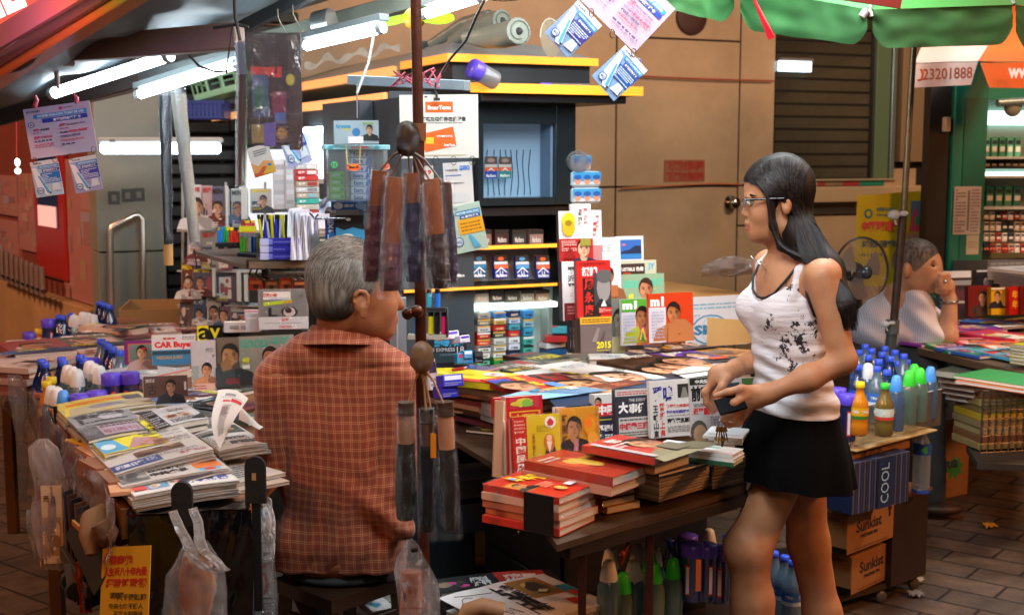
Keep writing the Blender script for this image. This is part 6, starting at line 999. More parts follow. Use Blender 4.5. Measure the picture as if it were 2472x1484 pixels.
st('B4',1050,402,1200,735,3.4,20,6,.035,'#d8d6d2',[('p',.16,.84,.2,'#c89878','#221814','#3a2428'),('r',.0,.56,1,.25,'#d82028'),('t',.1,.58,.86,.2,'中國','#f4f4f4',.06),('r',0,0,1,.54,'#2a2c4a'),('l',.05,.46,.9,.05,1,'#c8c830'),('t',.04,.24,.92,.14,'巡視組','#f0f0f0',.05),('t',.04,.05,.92,.14,'第三回','#f0f0f0',.05)],'dark blue book with 中國 on a red band in the standing row','book','book',GS)
st('B4',1190,370,1418,700,3.30,20,6,.02,'#3a3a46',[('r',0,.86,1,.14,'#c8c8c4'),('l',.06,.88,.9,.09,2,'#c83a3a'),('t',.08,.5,.3,.24,'大','#f2f2f0',.06),('t',.4,.5,.5,.2,'事件','#f2f2f0',.06),('t',.4,.74,.5,.06,'THE EVENT','#c8c8c8'),('r',.08,.0,.92,.42,'#c4c0bc'),('l',.12,.34,.84,.06,1,'#444'),('t',.1,.16,.86,.15,'中紀委三招','#c8283a',.05),('l',.1,.03,.84,.1,2,'#554')],'charcoal book titled 大事件 with a crimson headline','book','book',GS,spine='#3a3a46')
st('B4',1428,310,1735,700,3.27,20,7,.014,'#d9d7d3',[('t',.06,.62,.46,.28,'爭鳴','#2a2a8a',.04),('r',.62,.68,.28,.24,'#2a2a28'),('g',[(.68,.68),(.74,.86),(.8,.86),(.86,.68)],'#8a8a82'),('t',.36,.51,.58,.06,'特權勢力向習叫板','#c83a3a',.04),('t',.36,.41,.58,.06,'四中全會前議論出檯','#4a3aa0',.04),('t',.36,.24,.58,.09,'京對港五原則','#1c1c20',.05),('v',.06,.0,.11,.58,'王岐山東','#30303a'),('v',.2,.0,.11,.62,'誓打上海','#d83a30'),('l',.36,.36,.6,.03,1,'#888'),('l',.36,.08,.6,.12,4,'#888')],'white news magazine titled 爭鳴 in blue characters',group=GS)
st('B4',1705,290,2060,690,3.3,20,7,.012,'#c4c0c0',[('r',.0,.88,.5,.12,'#1c2a1c'),('t',.1,.9,.35,.07,'中央情報','#e8e8e8'),('t',.02,.60,.36,.27,'前哨','#181818',.04),('t',.04,.36,.6,.13,'近平重用江二','#d8302c',.05),('e',.14,.08,.16,.2,'#5a564e'),('e',.16,.04,.13,.16,'#b89878'),('l',.36,.06,.56,.28,6,'#8a8a9a'),('r',.6,.6,.34,.28,'#3a4250'),('t',.62,.62,.3,.08,'TONGSEVE','#48b0e0'),('l',.05,.51,.8,.06,2,'#777')],'pale news magazine with black brush title behind the hands of the woman',group=GS)
st('B4',2030,290,2160,690,3.4,20,7,.012,'#d0d0c8',[('r',0,.8,1,.2,'#3a6a3a'),('t',.1,.6,.85,.2,'博訊','#d8302c',.05),('r',.1,.0,.9,.3,'#b82a30'),('t',.15,.05,.8,.2,'真相','#f0f0f0'),('r',0,0,.08,1,'#2a6a4a')],'green edged magazine with red characters at the right end of the standing row',group=GS)
for i,(x0,y0,x1,y1,lb)in enumerate([(940,400,1050,430,'white book block lying behind the first standing book'),(1300,345,1430,372,'white magazine block behind the 大事件 book'),(1620,290,1900,315,'white magazine block behind the 爭鳴 magazine')]):
 lay('B4',(x0,y1),(x1,y1-12),(x0,y0-30),.865-.01*i,.05,'#dcdad6',[('l',.05,.1,.9,.06,1,'#aaa')],lb,'book','book','white book blocks behind the standing row')
st('B4',440,420,690,620,3.2,22,6,.03,'#c8202a',[('ph',.1,.6,.8,.35,['#c83a4a','#e0b840','#e87a9a','#8ac050','#d8d040']),('r',.08,.0,.84,.5,'#e0b828'),('r',.12,.0,.76,.46,'#c8202a'),('t',.2,.1,.6,.3,'大運程','#e8b828',.05)],'red almanac with a flowery golden border standing at the back left','book','book',GS,spine='#d8b09a')
st('B4',355,425,440,560,3.25,22,4,.02,'#c02028',[],'plain red book spine at the far left of the standing books','book','book',GS,parts=False)
st('B4',340,440,400,960,3.12,-30,4,.012,'#c8a080',[('r',0,.0,.1,1,'#a87a5a')],'cream book block seen edge-on at the left of the yellow almanacs','book','book',GS,parts=False)
for i in range(4):st('B4',405+i*22,590-i*5,480+i*22,950,3.08+.02*(3-i)-i*.012,14,5,.012,['#c82a24','#d8c8b8','#c82a24','#d0b8a8'][i],[],f'red edged almanac, {ORD[i]} from the left in the leaning group','book','book','leaning red edged almanacs',parts=False)
st('B4',492,555,815,940,3.03,22,7,.014,'#d8c41c',[('r',0,0,.3,1,'#c42420'),('v',.06,.02,.2,.62,'中國民曆','#f0e8e0'),('l',.04,.7,.22,.25,4,'#e8b0a0'),('e',.8,.86,.12,.11,'#f4f4f0'),('g',[(.72,.86),(.8,.94),(.88,.86),(.84,.8),(.76,.8)],'#c83040'),('g',[(.6,.1),(.72,.5),(.85,.5),(.98,.1)],'#3a2c20'),('e',.76,.5,.12,.16,'#c8742a'),('e',.76,.58,.06,.06,'#e8c8a0'),('g',[(.7,.52),(.82,.52),(.76,.3)],'#e8e0d0'),('v',.4,.08,.06,.6,'豐調雨順國泰','#a83a1c'),('l',.5,.7,.3,.12,4,'#8a7a20')],'yellow and red almanac with an old bearded sage on the cover','book','book',GS,wrap=True,spine='#c42420')
for i in range(3):st('B4',770+i*18,490+i*4,850+i*18,800,3.14-.01*i,16,6,.012,['#e0dcd4','#c8342a','#dcd4c8'][i],[],f'white edged almanac, {ORD[i]} from the left beside the orange cover','book','book','white edged almanacs',parts=False)
st('B4',812,500,1082,830,3.1,22,7,.02,'#d89a1e',[('p',.36,.6,.44,'#c08a5c','#2a201a','#2e2422'),('g',[(.3,.1),(.36,.34),(.44,.34),(.42,.1)],'#c87a8a'),('v',.04,.25,.14,.65,'蘇民峰','#4a2a14'),('e',.75,.62,.18,.22,'#e87a28'),('e',.75,.62,.14,.17,'#d89a1e'),('e',.72,.66,.08,.1,'#e87a28'),('e',.8,.35,.14,.14,'#e8a03a'),('v',.88,.8,.07,.16,'二〇','#5a3418'),('r',.1,.02,.8,.1,'#7a4018')],'orange-yellow almanac with a man in a dark suit and a ram emblem','book','book',GS,wrap=True,spine='#e0d8c8')
pk_=['#c87a60','#d08a74','#b86a50','#d8a08c','#c08068']
pile('B4',(800,1105),(1055,1005),(470,965),.808,5,.0168,['#c4382a','#d8a890','#c87050','#d09884'],['glossy red almanac with four yellow characters topping the front-most stack','almanac in the front-most stack'],group='front-most stack of red almanacs',jit=.004,top=('#c42c18',[('r',.03,.42,.26,.34,'#d89030'),('p',.16,.62,.14,'#c89068','#241c16','#2a2c30'),('t',.32,.66,.17,.28,'年','#f0cc2c',.06),('t',.50,.60,.15,.26,'年','#f0cc2c',.06),('t',.66,.50,.15,.3,'運','#f0cc2c',.06),('t',.82,.46,.16,.3,'程','#f0cc2c',.06),('r',.6,.16,.2,.1,'#d8c8c8'),('e',.4,.18,.08,.08,'#d8a040'),('l',.28,.3,.3,.18,3,'#e8a080'),('e',.36,.8,.05,.05,'#8a9ac8')]))
pile('B4',(1165,965),(1412,880),(840,800),.838,2,.022,['#c84a30','#c88a74'],['wrapped crimson almanac with a gold emblem topping the second stack','thick almanac under the gold emblem cover'],group='second stack of wrapped almanacs',top=('#a83420',[('ph',.1,.3,.8,.5,['#a83420','#c8862a','#d8a848','#7a2418','#c8502a']),('e',.5,.5,.14,.2,'#d8b048'),('r',.85,.25,.12,.12,'#c8c0c0'),('l',.05,.75,.4,.15,2,'#c8b0a0')]),jit=.004)
pile('B4',(1120,1030),(1345,985),(1020,940),.79,4,.0165,['#b8623a','#c88050','#a8502c','#d8982a'],['orange-brown almanac in the lower part of the second stack','orange-brown almanac low in the second stack'],group='second stack of wrapped almanacs',jit=.012)
pile('B4',(1450,835),(1695,755),(1110,715),.872,1,.016,['#c8382c'],['red memoir with a man in khaki topping the third stack',''],group='third stack on the right table',top=('#c4382a',[('p',.7,.5,.5,'#c89068','#201814','#8a8464'),('r',.62,.0,.38,.3,'#6a6450'),('l',.35,.6,.22,.3,3,'#e8d0c8'),('t',.3,.76,.25,.12,'在毛澤東身邊','#e8d8d0'),('l',.06,.5,.3,.2,2,'#d8c0b8'),('r',0,.0,.12,.9,'#b8a8a8')]))
pile('B4',(1452,862),(1690,790),(1112,745),.853,1,.03,['#9a7040'],['thick tan paperback directly under the red memoir',''],group='third stack on the right table',top=('#8a6a48',[]),wrap=False)
lay('B4',(1480,945),(1850,850),(1380,830),.822,.008,'#23284a',[('t',.4,.75,.5,.2,'中共政壇','#e8e020',.06),('t',.35,.4,.5,.16,'政治內幕','#c8d0e0',.04),('t',.35,.2,.5,.14,'第十八屆','#c8d0e0',.03),('r',0,.3,.25,.5,'#3a3a4a')],'navy magazine with yellow characters under the third stack',group='third stack on the right table')
for j in range(9):
 lay('B4',(1485,955+j*19.5),(1828,862+j*19.5-j*1.2),(1370,850+j*20),.813-j*.0092,.0086,['#b8a898','#a89484','#c8b8a8','#9a8474','#d0c4b8'][j%5],[],f'magazine in the tall grey-brown pile, {ORD[j]} under the navy one',group='third stack on the right table',pages=STRIPE('#c8b4a0','#7a6a5c',160,'Z'))
for j in range(8):
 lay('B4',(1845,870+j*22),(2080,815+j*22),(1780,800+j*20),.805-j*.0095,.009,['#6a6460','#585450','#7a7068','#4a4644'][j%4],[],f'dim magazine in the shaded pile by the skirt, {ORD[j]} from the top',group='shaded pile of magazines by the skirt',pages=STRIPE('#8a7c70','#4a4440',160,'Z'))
pile('B4',(1985,812),(2060,770),(1560,680),.852,3,.009,['#2a5a40','#d8dcd8','#2a5a40'],['white magazine with a green spine lying under the keys','green edged magazine under the white one'],'magazine','magazine','green edged magazines under the keys',top=('#d0d2ce',[('ph',.3,.1,.6,.6,['#d4d4d0','#c88a78','#8ab0a0','#e8e8e4']),('t',.1,.3,.3,.5,'法令','#20302a',.05),('e',.4,.75,.06,.1,'#d8d03a'),('r',0,0,.05,1,'#c83a30')]),wrap=False,h=.2)
for i in range(4):lay('B4',(1780+i*40,680+i*14),(2050,700+i*10),(1740+i*40,645+i*12),.862-.004*i,.006,['#d8dcdc','#c8d0d4','#e0e0dc','#bcc8d0'][i],[('r',.1,.2,.8,.06,'#9aa8b0')],f'white paged magazine edge, {ORD[i]} from the back beside the keys',group='white magazines beside the keys',h=.12)
m=MB();Mx,w_,h_=standm(*q('B4',553,1040),*q('B4',757,1325),2.78,-36);m.M=Mx;m.box(0,w_,0,h_*.93,-.003,0,P('#0e0f10',.45),bev=.001);solo(m,'bookend','plain black metal bookend against the front-most stack','bookend')
lay('B4',(335,1110),(480,1130),(325,1090),.76,.022,'#d8c020',[('r',0,0,1,.15,'#c83018'),('l',.2,.3,.7,.5,2,'#8a7a10')],'small yellow and red book poking out left of the front-most stack','book','book',h=.08)
for i,(x,y)in enumerate([(370,720),(360,790)]):pass
m=MB();m.tube([on(*q('B4',1835,880),.80),on(*q('B4',1840,1040),.725)],.008,P('#15120f',.8,bump=.8,bscale=80),n=7);solo(m,'tie','black fuzzy tie round the pile beside the skirt','tie')
GK='books and magazines displayed at the right corner of the kiosk'
XJ='習近平'
st('M3',790,195,1035,560,4.1,18,5,.02,'#dcdad2',[('r',0,0,1,.45,'#a81c1c'),('p',.72,.26,.36,'#d0a080','#17120e','#20304a'),('r',.62,.3,.3,.15,'#8a8430'),('l',.06,.2,.44,.22,6,'#e0a8a0'),('e',.28,.8,.2,.17,'#d8b818'),('e',.28,.66,.19,.16,'#c8a010'),('e',.28,.76,.1,.06,'#8a6a08'),('g',[(.1,.05),(.3,.3),(.5,.05)],'#8a1414')],'white and red book with a golden pot and a suited man','book','book',GK,spine='#3a3438')
st('M3',878,143,1020,385,4.12,18,5,.015,'#e2e0da',[('v',.62,.28,.2,.6,'習近平','#c82a2a'),('v',.36,.3,.2,.5,'的陷阱','#2a2a2c'),('r',.4,.78,.14,.06,'#c82a2a')],'white book with red vertical characters standing highest at the kiosk corner','book','book',GK)
st('M3',1010,188,1100,550,4.16,18,5,.02,'#dcd0cc',[('v',.3,.45,.3,.32,'最高峰','#c03030'),('v',.5,.6,.3,.3,'習近平','#8a4a50'),('r',0,0,1,.3,'#b07878')],'white book with faint red characters behind the golden pot book','book','book',GK)
st('M3',815,560,930,990,3.95,18,5,.03,'#e4e2dc',[('v',.35,.5,.45,.42,'習近平','#30302e'),('r',.1,0,.9,.3,'#7a2024'),('l',.3,.1,.5,.16,3,'#c88a80'),('l',.5,.4,.1,.08,2,'#888')],'white book with a maroon foot left of the red portrait book','book','book',GK,spine='#4a3a44')
st('M3',920,555,1168,975,3.9,20,5,.018,'#c42824',[('t',.16,.73,.45,.16,'抓捕','#f4f0ec',.05),('r',.18,.0,.5,.7,'#221614'),('v',.22,.04,.26,.66,'周永康','#d02a24'),('r',.5,.2,.5,.58,'#3a3c40'),('e',.78,.52,.2,.24,'#8f8c88'),('e',.8,.72,.22,.12,'#5a5a5a'),('g',[(.5,.2),(.7,.34),(1,.2),(1,.1),(.5,.1)],'#1e2024'),('g',[(.68,.2),(.78,.32),(.86,.2)],'#e0e0e0'),('r',.62,.08,.38,.1,'#b8302a'),('l',.64,.09,.34,.08,3,'#e8c0b8'),('t',.08,.93,.8,.03,'周永康政變被捕','#4a1410')],'red book with a grey portrait of a man holding his hand to his face','book','book',GK,spine='#8a2a2a')
st('M3',945,965,1172,1222,3.88,20,5,.03,'#6c6260',[('r',0,.8,1,.2,'#d8a428'),('l',.06,.84,.88,.12,2,'#6a5018'),('g',[(.35,.3),(.55,.7),(.62,.68),(.5,.28)],'#8a7e78'),('g',[(.55,.2),(.75,.6),(.8,.58),(.7,.18)],'#544a48'),('t',.5,.1,.46,.2,'2015','#d8d428',.04),('l',.5,.02,.4,.06,1,'#b8b030')],'grey book with a yellow top band and yellow 2015','book','book',GK,spine='#4a4038')
for i,x in enumerate([862,885,908]):st('M3',x,985,x+55,1222,3.93-.01*i,16,4,.02,['#2a282c','#3a3638','#5a4c3c'][i],[('v',.1,.1,.1,.7,'黑幕','#8a8078')],f'dark upright book, {ORD[i]} from the left beside the grey 2015 book','book','book','dark upright books',parts=False)
st('M3',1100,385,1240,820,4.3,22,5,.012,'#c8d4d6',[('t',.06,.76,.5,.12,'ELLE' if 0 else 'LE','#98a4a8',.0),('p',.3,.36,.3,'#b8784c','#2a1c14','#b8784c'),('r',.2,.0,.6,.2,'#a8643a'),('r',0,0,.2,.1,'#3a6ab0')],'pale fashion magazine with a bare shouldered figure',group=GK)
st('M3',1195,378,1400,560,4.5,22,4,.012,'#d0d4da',[('r',.08,.08,.84,.78,'#2a62b0'),('g',[(.08,.3),(.3,.42),(.5,.46),(.7,.62),(.92,.6),(.92,.3)],'#142a48'),('r',.08,.08,.84,.2,'#2a78b8'),('e',.3,.66,.08,.05,'#b86a8a'),('l',.1,.6,.3,.04,1,'#c84a6a')],'book with a blue sea and mountain photograph','book','book',GK)
st('M3',1230,555,1492,680,4.45,22,4,.015,'#bcc0a8',[('r',0,.12,.68,.7,'#3a2c26'),('t',.04,.38,.6,.26,'USTIBLE 色毒','#e8e0d8',.04),('t',.76,.4,.2,.42,'JY','#58a8c8',.04),('e',.18,.22,.12,.12,'#a83a20')],'magazine with a dark band reading USTIBLE and pale blue letters',group=GK)
st('M3',1243,655,1550,840,4.4,22,4,.012,'#8aa888',[('t',.04,.46,.34,.3,'GOOD','#48c0a0',.05),('t',.66,.52,.3,.28,'GUY','#48c0a0',.05),('p',.56,.42,.8,'#b87c58','#3a2018','#8a9a8a'),('t',.14,.04,.12,.22,'60','#d8d838',.05),('l',.74,.38,.2,.05,1,'#c8d840')],'green GOOD GUY magazine at the kiosk corner',group=GK)
st('M3',1165,830,1262,1222,4.1,22,4,.012,'#6f7468',[('p',.75,.6,.42,'#8a8878','#20221e','#8a8878'),('r',0,0,1,.3,'#a8a47a'),('r',0,.3,.3,.3,'#5a5e58')],'grey-green magazine with a man in profile',group=GK)
st('M3',1243,835,1450,1170,4.08,22,4,.012,'#c4c2c6',[('r',0,.72,1,.28,'#4a9a30'),('t',.04,.78,.5,.18,'m1','#f4f8f0',.06),('r',.5,.0,.5,.8,'#c8703a'),('p',.72,.62,.42,'#9a6238','#181410','#a8b030'),('g',[(.55,.1),(.66,.4),(.78,.4),(.9,.1)],'#c83a6a'),('g',[(.6,.1),(.68,.36),(.74,.36),(.84,.1)],'#d8c828'),('g',[(.64,.1),(.7,.32),(.78,.1)],'#3a8a50'),('l',.04,.08,.42,.6,9,'#9a9ab4')],'white and green M1 magazine with a man in a colourful collar',group=GK)
st('M3',1440,795,1762,1150,4.02,22,4,.012,'#c23a18',[('r',0,0,.38,.72,'#c8c6cc'),('t',.04,.74,.3,.2,'m1','#f4e8e0',.06),('p',.55,.6,.42,'#a8683c','#1a120e','#a8683c'),('g',[(.4,0),(.42,.34),(.6,.46),(.8,.46),(.98,.3),(1,0)],'#a8683c'),('l',.05,.08,.28,.58,9,'#9a9ab0'),('e',.66,.16,.03,.02,'#8a4a2c')],'orange-red M1 magazine with a bare-chested man',group=GK)
cw=thing('banana_carton','open white carton with blue globe print standing behind the M1 magazines','carton',at(1668,840,4.6))
Mx,w_,h_=standm(1655,718,1806,840,4.6,24);m=MB();m.M=Mx;m.box(0,w_,0,h_,-.004,0,P('#c8ccd0',.6));m.box(-.002,.0,0,h_,-.4,0,P('#c8622a',.6));m.box(w_,w_+.003,0,h_,-.4,0,P('#a8905e',.7));m.box(0,w_,0,h_,-.4,-.395,P('#b8864c',.7))
decals(m,w_,h_,.0004,[('l',.1,.82,.8,.05,1,'#5aa0c0'),('l',.1,.74,.8,.07,1,'#78b4cc'),('e',.38,.34,.3,.3,'#3a88b0'),('e',.38,.34,.27,.27,'#c8ccd0'),('e',.38,.34,.14,.27,'#9ac0d4'),('e',.38,.34,.12,.25,'#c8ccd0'),('r',.1,.24,.56,.2,'#c8ccd0'),('t',.12,.24,.55,.2,'SUNNY' if 0 else 'SMY','#2a7aa0',.05),('e',.85,.68,.08,.06,'#8ab8cc'),('l',.12,.62,.4,.04,1,'#5aa0c0')]);m.build('box',cw,world=True)
m=MB();m.M=Mx;m.add([(w_,h_,-.0),(0,h_,-.0),(-.28,h_+.03,-.32),(w_-.1,h_+.015,-.42)],[(0,1,2,3)],P('#a87840',.7));m.box(-.3,0,h_*.2,h_+.02,-.42,-.41,P('#b98a50',.7));m.build('inner_flap',cw,world=True)
Mx,w_,h_=standm(1706,775,1832,835,4.3,30);m=MB();m.M=Mx;m.grid(lambda u,v:(w_*u,h_*v*(1.15-.3*u),.02*math.sin(u*3)),6,4,P('#b8945a',.75,var=.1));solo(m,'cardboard_flap','brown cardboard flap standing before the white carton','cardboard')
m=MB();m.grid(lambda u,v:at(1694+190*u,655-8*math.sin(u*4)+42*(v-.5)*(1-.2*math.cos(u*9))-10*u,4.7-.07*math.sin(math.pi*v)+.04*noise.noise(Vector((u*7,v*5,2)))),30,14,FILM('#d8c8c0',fac=.1,bump=.9,scale=18,opa=.45,cloud=.25));solo(m,'plastic_sheet','bunched clear plastic sheeting lying over the white carton','plastic sheet')
GC='small goods on the counter right of the pole'
for i,(x,c)in enumerate([(1040,'#d8d020'),(1055,'#1c1e22'),(1072,'#d82a6a'),(1036,'#40b8d8'),(1056,'#2a7ae0'),(1005,'#2a7ac8')]):
 yy=805 if i in(0,1,2,5)else 742;t=thing('lighter',['yellow','black','pink','cyan','blue','second blue'][i]+' lighter on the small rack right of the pole','lighter',at(x,yy,3.5),'lighters right of the pole');m=MB();a=at(x,yy,3.5);b_=at(x,yy-42+(8 if yy<750 else 0),3.5);m.tube([a,b_],.008,P(c,.25),n=8);m.build('barrel',t,world=True);m=MB();m.tube([b_,b_+Vector((0,0,.012))],.0075,P('#20242a',.3,.5),n=8);m.build('cap',t,world=True)
m=MB();m.bar(at(985,812,3.5),at(1078,812,3.5),.04,.012,P('#b8b8a8',.4));m.bar(at(1081,812,3.5),at(1079,742,3.5),.04,.004,P('#2a2e30',.4),up=(1,0,0));m.bar(at(985,745,3.5),at(1075,745,3.5),.04,.01,P('#2a2e30',.4));solo(m,'rack','small lighter rack clipped right of the pole','rack')
st('M2',1325,1235,1605,1480,3.7,10,6,.02,'#20262c',[('r',.1,.15,.8,.3,'#2e4a54'),('t',.15,.62,.75,.26,'點新知','#3aa8d8',.05),('t',.04,.48,.65,.11,'LS EXPRESS','#b8c4c8',.03),('t',.74,.42,.18,.2,'18','#d0d4d4',.0),('l',.3,.34,.6,.1,1,'#5a8aa8')],'black magazine with sky blue characters below the lighter rack',group=GC)
for i,(x0,y0,x1,y1,c,d,lb)in enumerate([(1104,852,1145,878,'#38b0e0','#d03a50','bright cyan box on the counter'),(1120,846,1142,866,'#2aa0d8','#e8e8e8','second cyan box leaning behind the first'),(1146,848,1168,876,'#15171a','#333','small black box beside the cyan ones'),(1070,905,1120,935,'#3432b8','#e0e0f4','royal blue and white packet on top of the counter heap'),(1066,930,1108,962,'#2c2aa8','#3a38c8','royal blue packet below the top one'),(1135,880,1150,890,'#3a8ad8','#88c','tiny sky blue packet among the counter goods'),(1075,800,1110,820,'#e4e4ec','#5a48c0','white packet under the lighter rack'),(1112,810,1136,828,'#dcdce8','#4a38b0','second white packet with violet print'),(1040,868,1062,942,'#d8d4dc','#4a3a6a','small white upright leaflet beside the blue packets'),(1120,885,1145,893,'#e8523a','#fff','small coral packet among the counter goods')]):
 Mx,w_,h_=standm(x0,y0,x1,y1,3.6-(.1 if y0>895 else 0),14+i*4,12);m=MB();m.M=Mx;m.box(0,w_,0,h_,-.05,0,P(c,.3),bev=.002);decals(m,w_,h_,.0003,[('r',.1,.55,.8,.35,d),('l',.1,.1,.8,.3,2,'#8a8aa0')]);solo(m,'small_packet',lb,'packet',GC)
m=MB();slab(m,[on(1030,985,.70),on(1190,960,.70),on(1190,890,.70),on(1030,900,.70)],.76,.05,P('#3a3430',.6));solo(m,'counter_board','dark counter board below the blue packets','board')
m=MB();Mx,w_,h_=standm(942,720,982,885,3.3,5,-3);m.M=Mx;m.box(0,w_,0,h_,-.02,0,FILM('#d8e8f0',fac=.2,bump=.2,opa=.4));m.box(w_*.4,w_*.5,0,h_,-.022,.002,P('#c8d0d4',.3));solo(m,'plastic_holder','clear upright plastic holder between the face of the man and the pole','holder')
st(None,930,792,968,822,3.35,5,0,.02,'#b83a6a',[('r',.0,.5,1,.5,'#d8d8dc')],'magenta packet half hidden behind the shoulder of the man','packet','small_packet',GC,parts=False)
# ================================================================ bottles under the right table
bset([('white',1474,1322,3.25),('white',1470,1350,3.1),('white',1530,1350,3.2),('white',1540,1312,3.4),('white',1580,1318,3.35),('gcone',1505,1380,3.15),('gcone',1580,1355,3.15),('gcone',1625,1345,3.2),('gcone',1570,1330,3.3),('purple',1672,1310,3.2),('purple',1705,1312,3.25),('purple',1660,1290,3.5),('blue',1620,1300,3.5),('purple',1740,1318,3.3),('white',1712,1275,3.6),('blue',1755,1290,3.6),('clear',1895,1340,3.7),('clear',1870,1330,3.8),('clear',1915,1352,3.65)],3.2,'the dark under the right table','bottles standing in the dark under the right table')
m=MB();Mx,w_,h_=standm(1678,1350,1690,1425,3.05,10);m.M=Mx;m.box(0,w_,0,h_,0,.004,P('#b8582a',.4),bev=.003);solo(m,'tag','orange rounded tag among the bottles under the right table','tag')
m=MB();slab(m,[on(1440,1484,.16),on(1950,1440,.16),on(1950,1290,.16),on(1460,1340,.16)],.12,.03,P('#2a1a12',.6));
solo(m,'pallet_board','dark board carrying the bottles under the right table','board')
# ================================================================ STOOL
sw=P('#2e1c12',.35,coat=.3,var=.4,vscale=10,bump=.1,bscale=30)
a,b_,c=on(660,1395,.47),on(800,1450,.47),on(985,1388,.47);d=a+(c-b_)
stl=thing('wooden_stool','dark brown wooden stool under the seated man','stool',Vector(((a.x+c.x)/2,(a.y+c.y)/2,0)))
m=MB();slab(m,[a,b_,c,d],.47,.035,sw);m.build('seat',stl,world=True)
ce=(a+c)/2
for p in(a,b_,c,d):
 tp=ce.lerp(p,.82);bt=ce.lerp(p,1.05);m=MB();m.bar(Vector((tp.x,tp.y,.436)),Vector((bt.x,bt.y,0)),.035,.035,sw,up=(1,.2,0));m.build('leg',stl,world=True)
for(p,r_)in((a,b_),(b_,c)):p1,p2=ce.lerp(p,.86),ce.lerp(r_,.86);m=MB();m.bar(Vector((p1.x,p1.y,.37)),Vector((p2.x,p2.y,.37)),.02,.035,sw);m.build('rail',stl,world=True)
def npaper2(fl_,fr_,bl_,z,t,dec,label,bg,n=1):
 Mx,w_,h_=lay2(fl_,fr_,z,None,bl_);
 for i in range(n):make_item('newspaper',label if i==0 else f'folded newspaper, {ORD[i]} from the top of the bottom centre pile','newspaper',Mx@T(random.uniform(-.006,.006)*i,random.uniform(-.006,.006)*i,-t*(i+1)),w_,h_,t*.93,bg if i==0 else '#b0aca6',dec if i==0 else[],'newspapers piled at the bottom centre',parts=False,bend=.006,pages=NEWSP,gloss=.55)
npaper2((1065,1432),(1360,1405),(1100,1398),.42,.02,[('r',.5,0,.42,1,'#b8382c'),('t',.56,.2,.3,.6,'蘋果','#e8d8d0',.06),('t',.28,.2,.16,.6,'爆料','#d8d8d8',.06),('ph',0,.1,.26,.7,['#2a2c2c','#b84a8a','#8a7a60','#3a3c3a','#5a5a4a'])],'black and red newspaper lying at the back of the bottom centre pile','#25282a')
Mx,w_,h_=lay2((1320,1500),(1480,1455),.44,None,(1150,1428))
npaper2((1255,1515),(1478,1455),(1148,1425),.44,.014,[('r',.5,.45,.36,.5,'#b8702a'),('ph',.52,.48,.3,.42,['#8a6a3a','#c8a050','#4a3c34','#d8c890','#6a5440']),('r',.84,.3,.14,.34,'#3a90b8'),('e',.9,.4,.05,.08,'#c83a2a'),('r',.7,.15,.12,.14,'#c83a2a'),('t',.35,.1,.12,.6,'市民','#24242a',.05),('v',.4,.12,.1,.8,'市民不滿','#24242a'),('v',.2,.08,.18,.84,'佔中','#24242a'),('l',.02,.1,.16,.8,8,'#555')],'white newspaper with orange advert lying in front in the bottom centre pile','#cfccc8',n=6)
m=MB();Mx,w_,h_=lay2((1215,1530),(1330,1500),.449,None,(1150,1432));m.M=Mx;m.grid(lambda u,v:(w_*u,h_*v,.004+.004*math.sin(u*3)),8,8,P('#d4d6d8',.8));
m.tube([(w_*(.35+.22*math.cos(R(a_))),h_*(.62+.2*math.sin(R(a_))),.0085)for a_ in range(60,400,20)],.0008,P('#3a3a42',.6),n=5);m.tube([(w_*.2,h_*.9,.009),(w_*.4,h_*.86,.009),(w_*.9,h_*.8,.009)],.0008,P('#3a3a42',.6),n=5);m.tube([(w_*.5,h_*.4,.009),(w_*.6,h_*.25,.009),(w_*.7,h_*.4,.009),(w_*.8,h_*.25,.009)],.0008,P('#3a3a42',.6),n=5)
solo(m,'price_paper','sheet of white paper with handwritten strokes lying on the newspapers at the bottom','paper')
m=MB();p0=on(1150,1470,.30);m.tube([at(1120,1500,2.75),at(1130,1474,2.75),at(1165,1462,2.75),at(1215,1475,2.75)],.02,P('#8a6a4a',.6),n=12);solo(m,'rolled_newspaper','curled brown newspaper fold under the bottom centre pile','newspaper')
m=MB();slab(m,[on(1070,1484,.34),on(1470,1484,.34),on(1440,1420,.34),on(1090,1420,.34)],.335,.3,P('#15110f',.6));solo(m,'low_box','dark low box carrying the bottom centre newspapers','box')
for i,(fl_,fr_,bl_,c)in enumerate([((905,1440),(960,1430),(905,1415),'#a8c0b8'),((900,1475),(955,1465),(905,1445),'#c8c8c8')]):lay(None,fl_,fr_,bl_,.36,.02,c,[('ph',.1,.1,.8,.8,[c,'#5a7ac8','#3a8a8a','#d8d8d0'])],['bluish magazine glimpsed between the stool and the tied bag','pale wrapped magazine glimpsed low beside the stool leg'][i],group='magazines glimpsed beside the stool')
for(x,y)in[(1100,1230)]:
 m=MB();m.M=frame(at(1095,1290,3.9),E1,UP);m.box(0,.2,0,.09,-.2,0,P('#1e2a3a',.5));m.box(0,.2,.11,.17,-.2,0,P('#26303c',.5));solo(m,'dark_boxes','dark blue boxes faintly visible under the right table behind the umbrellas','boxes')
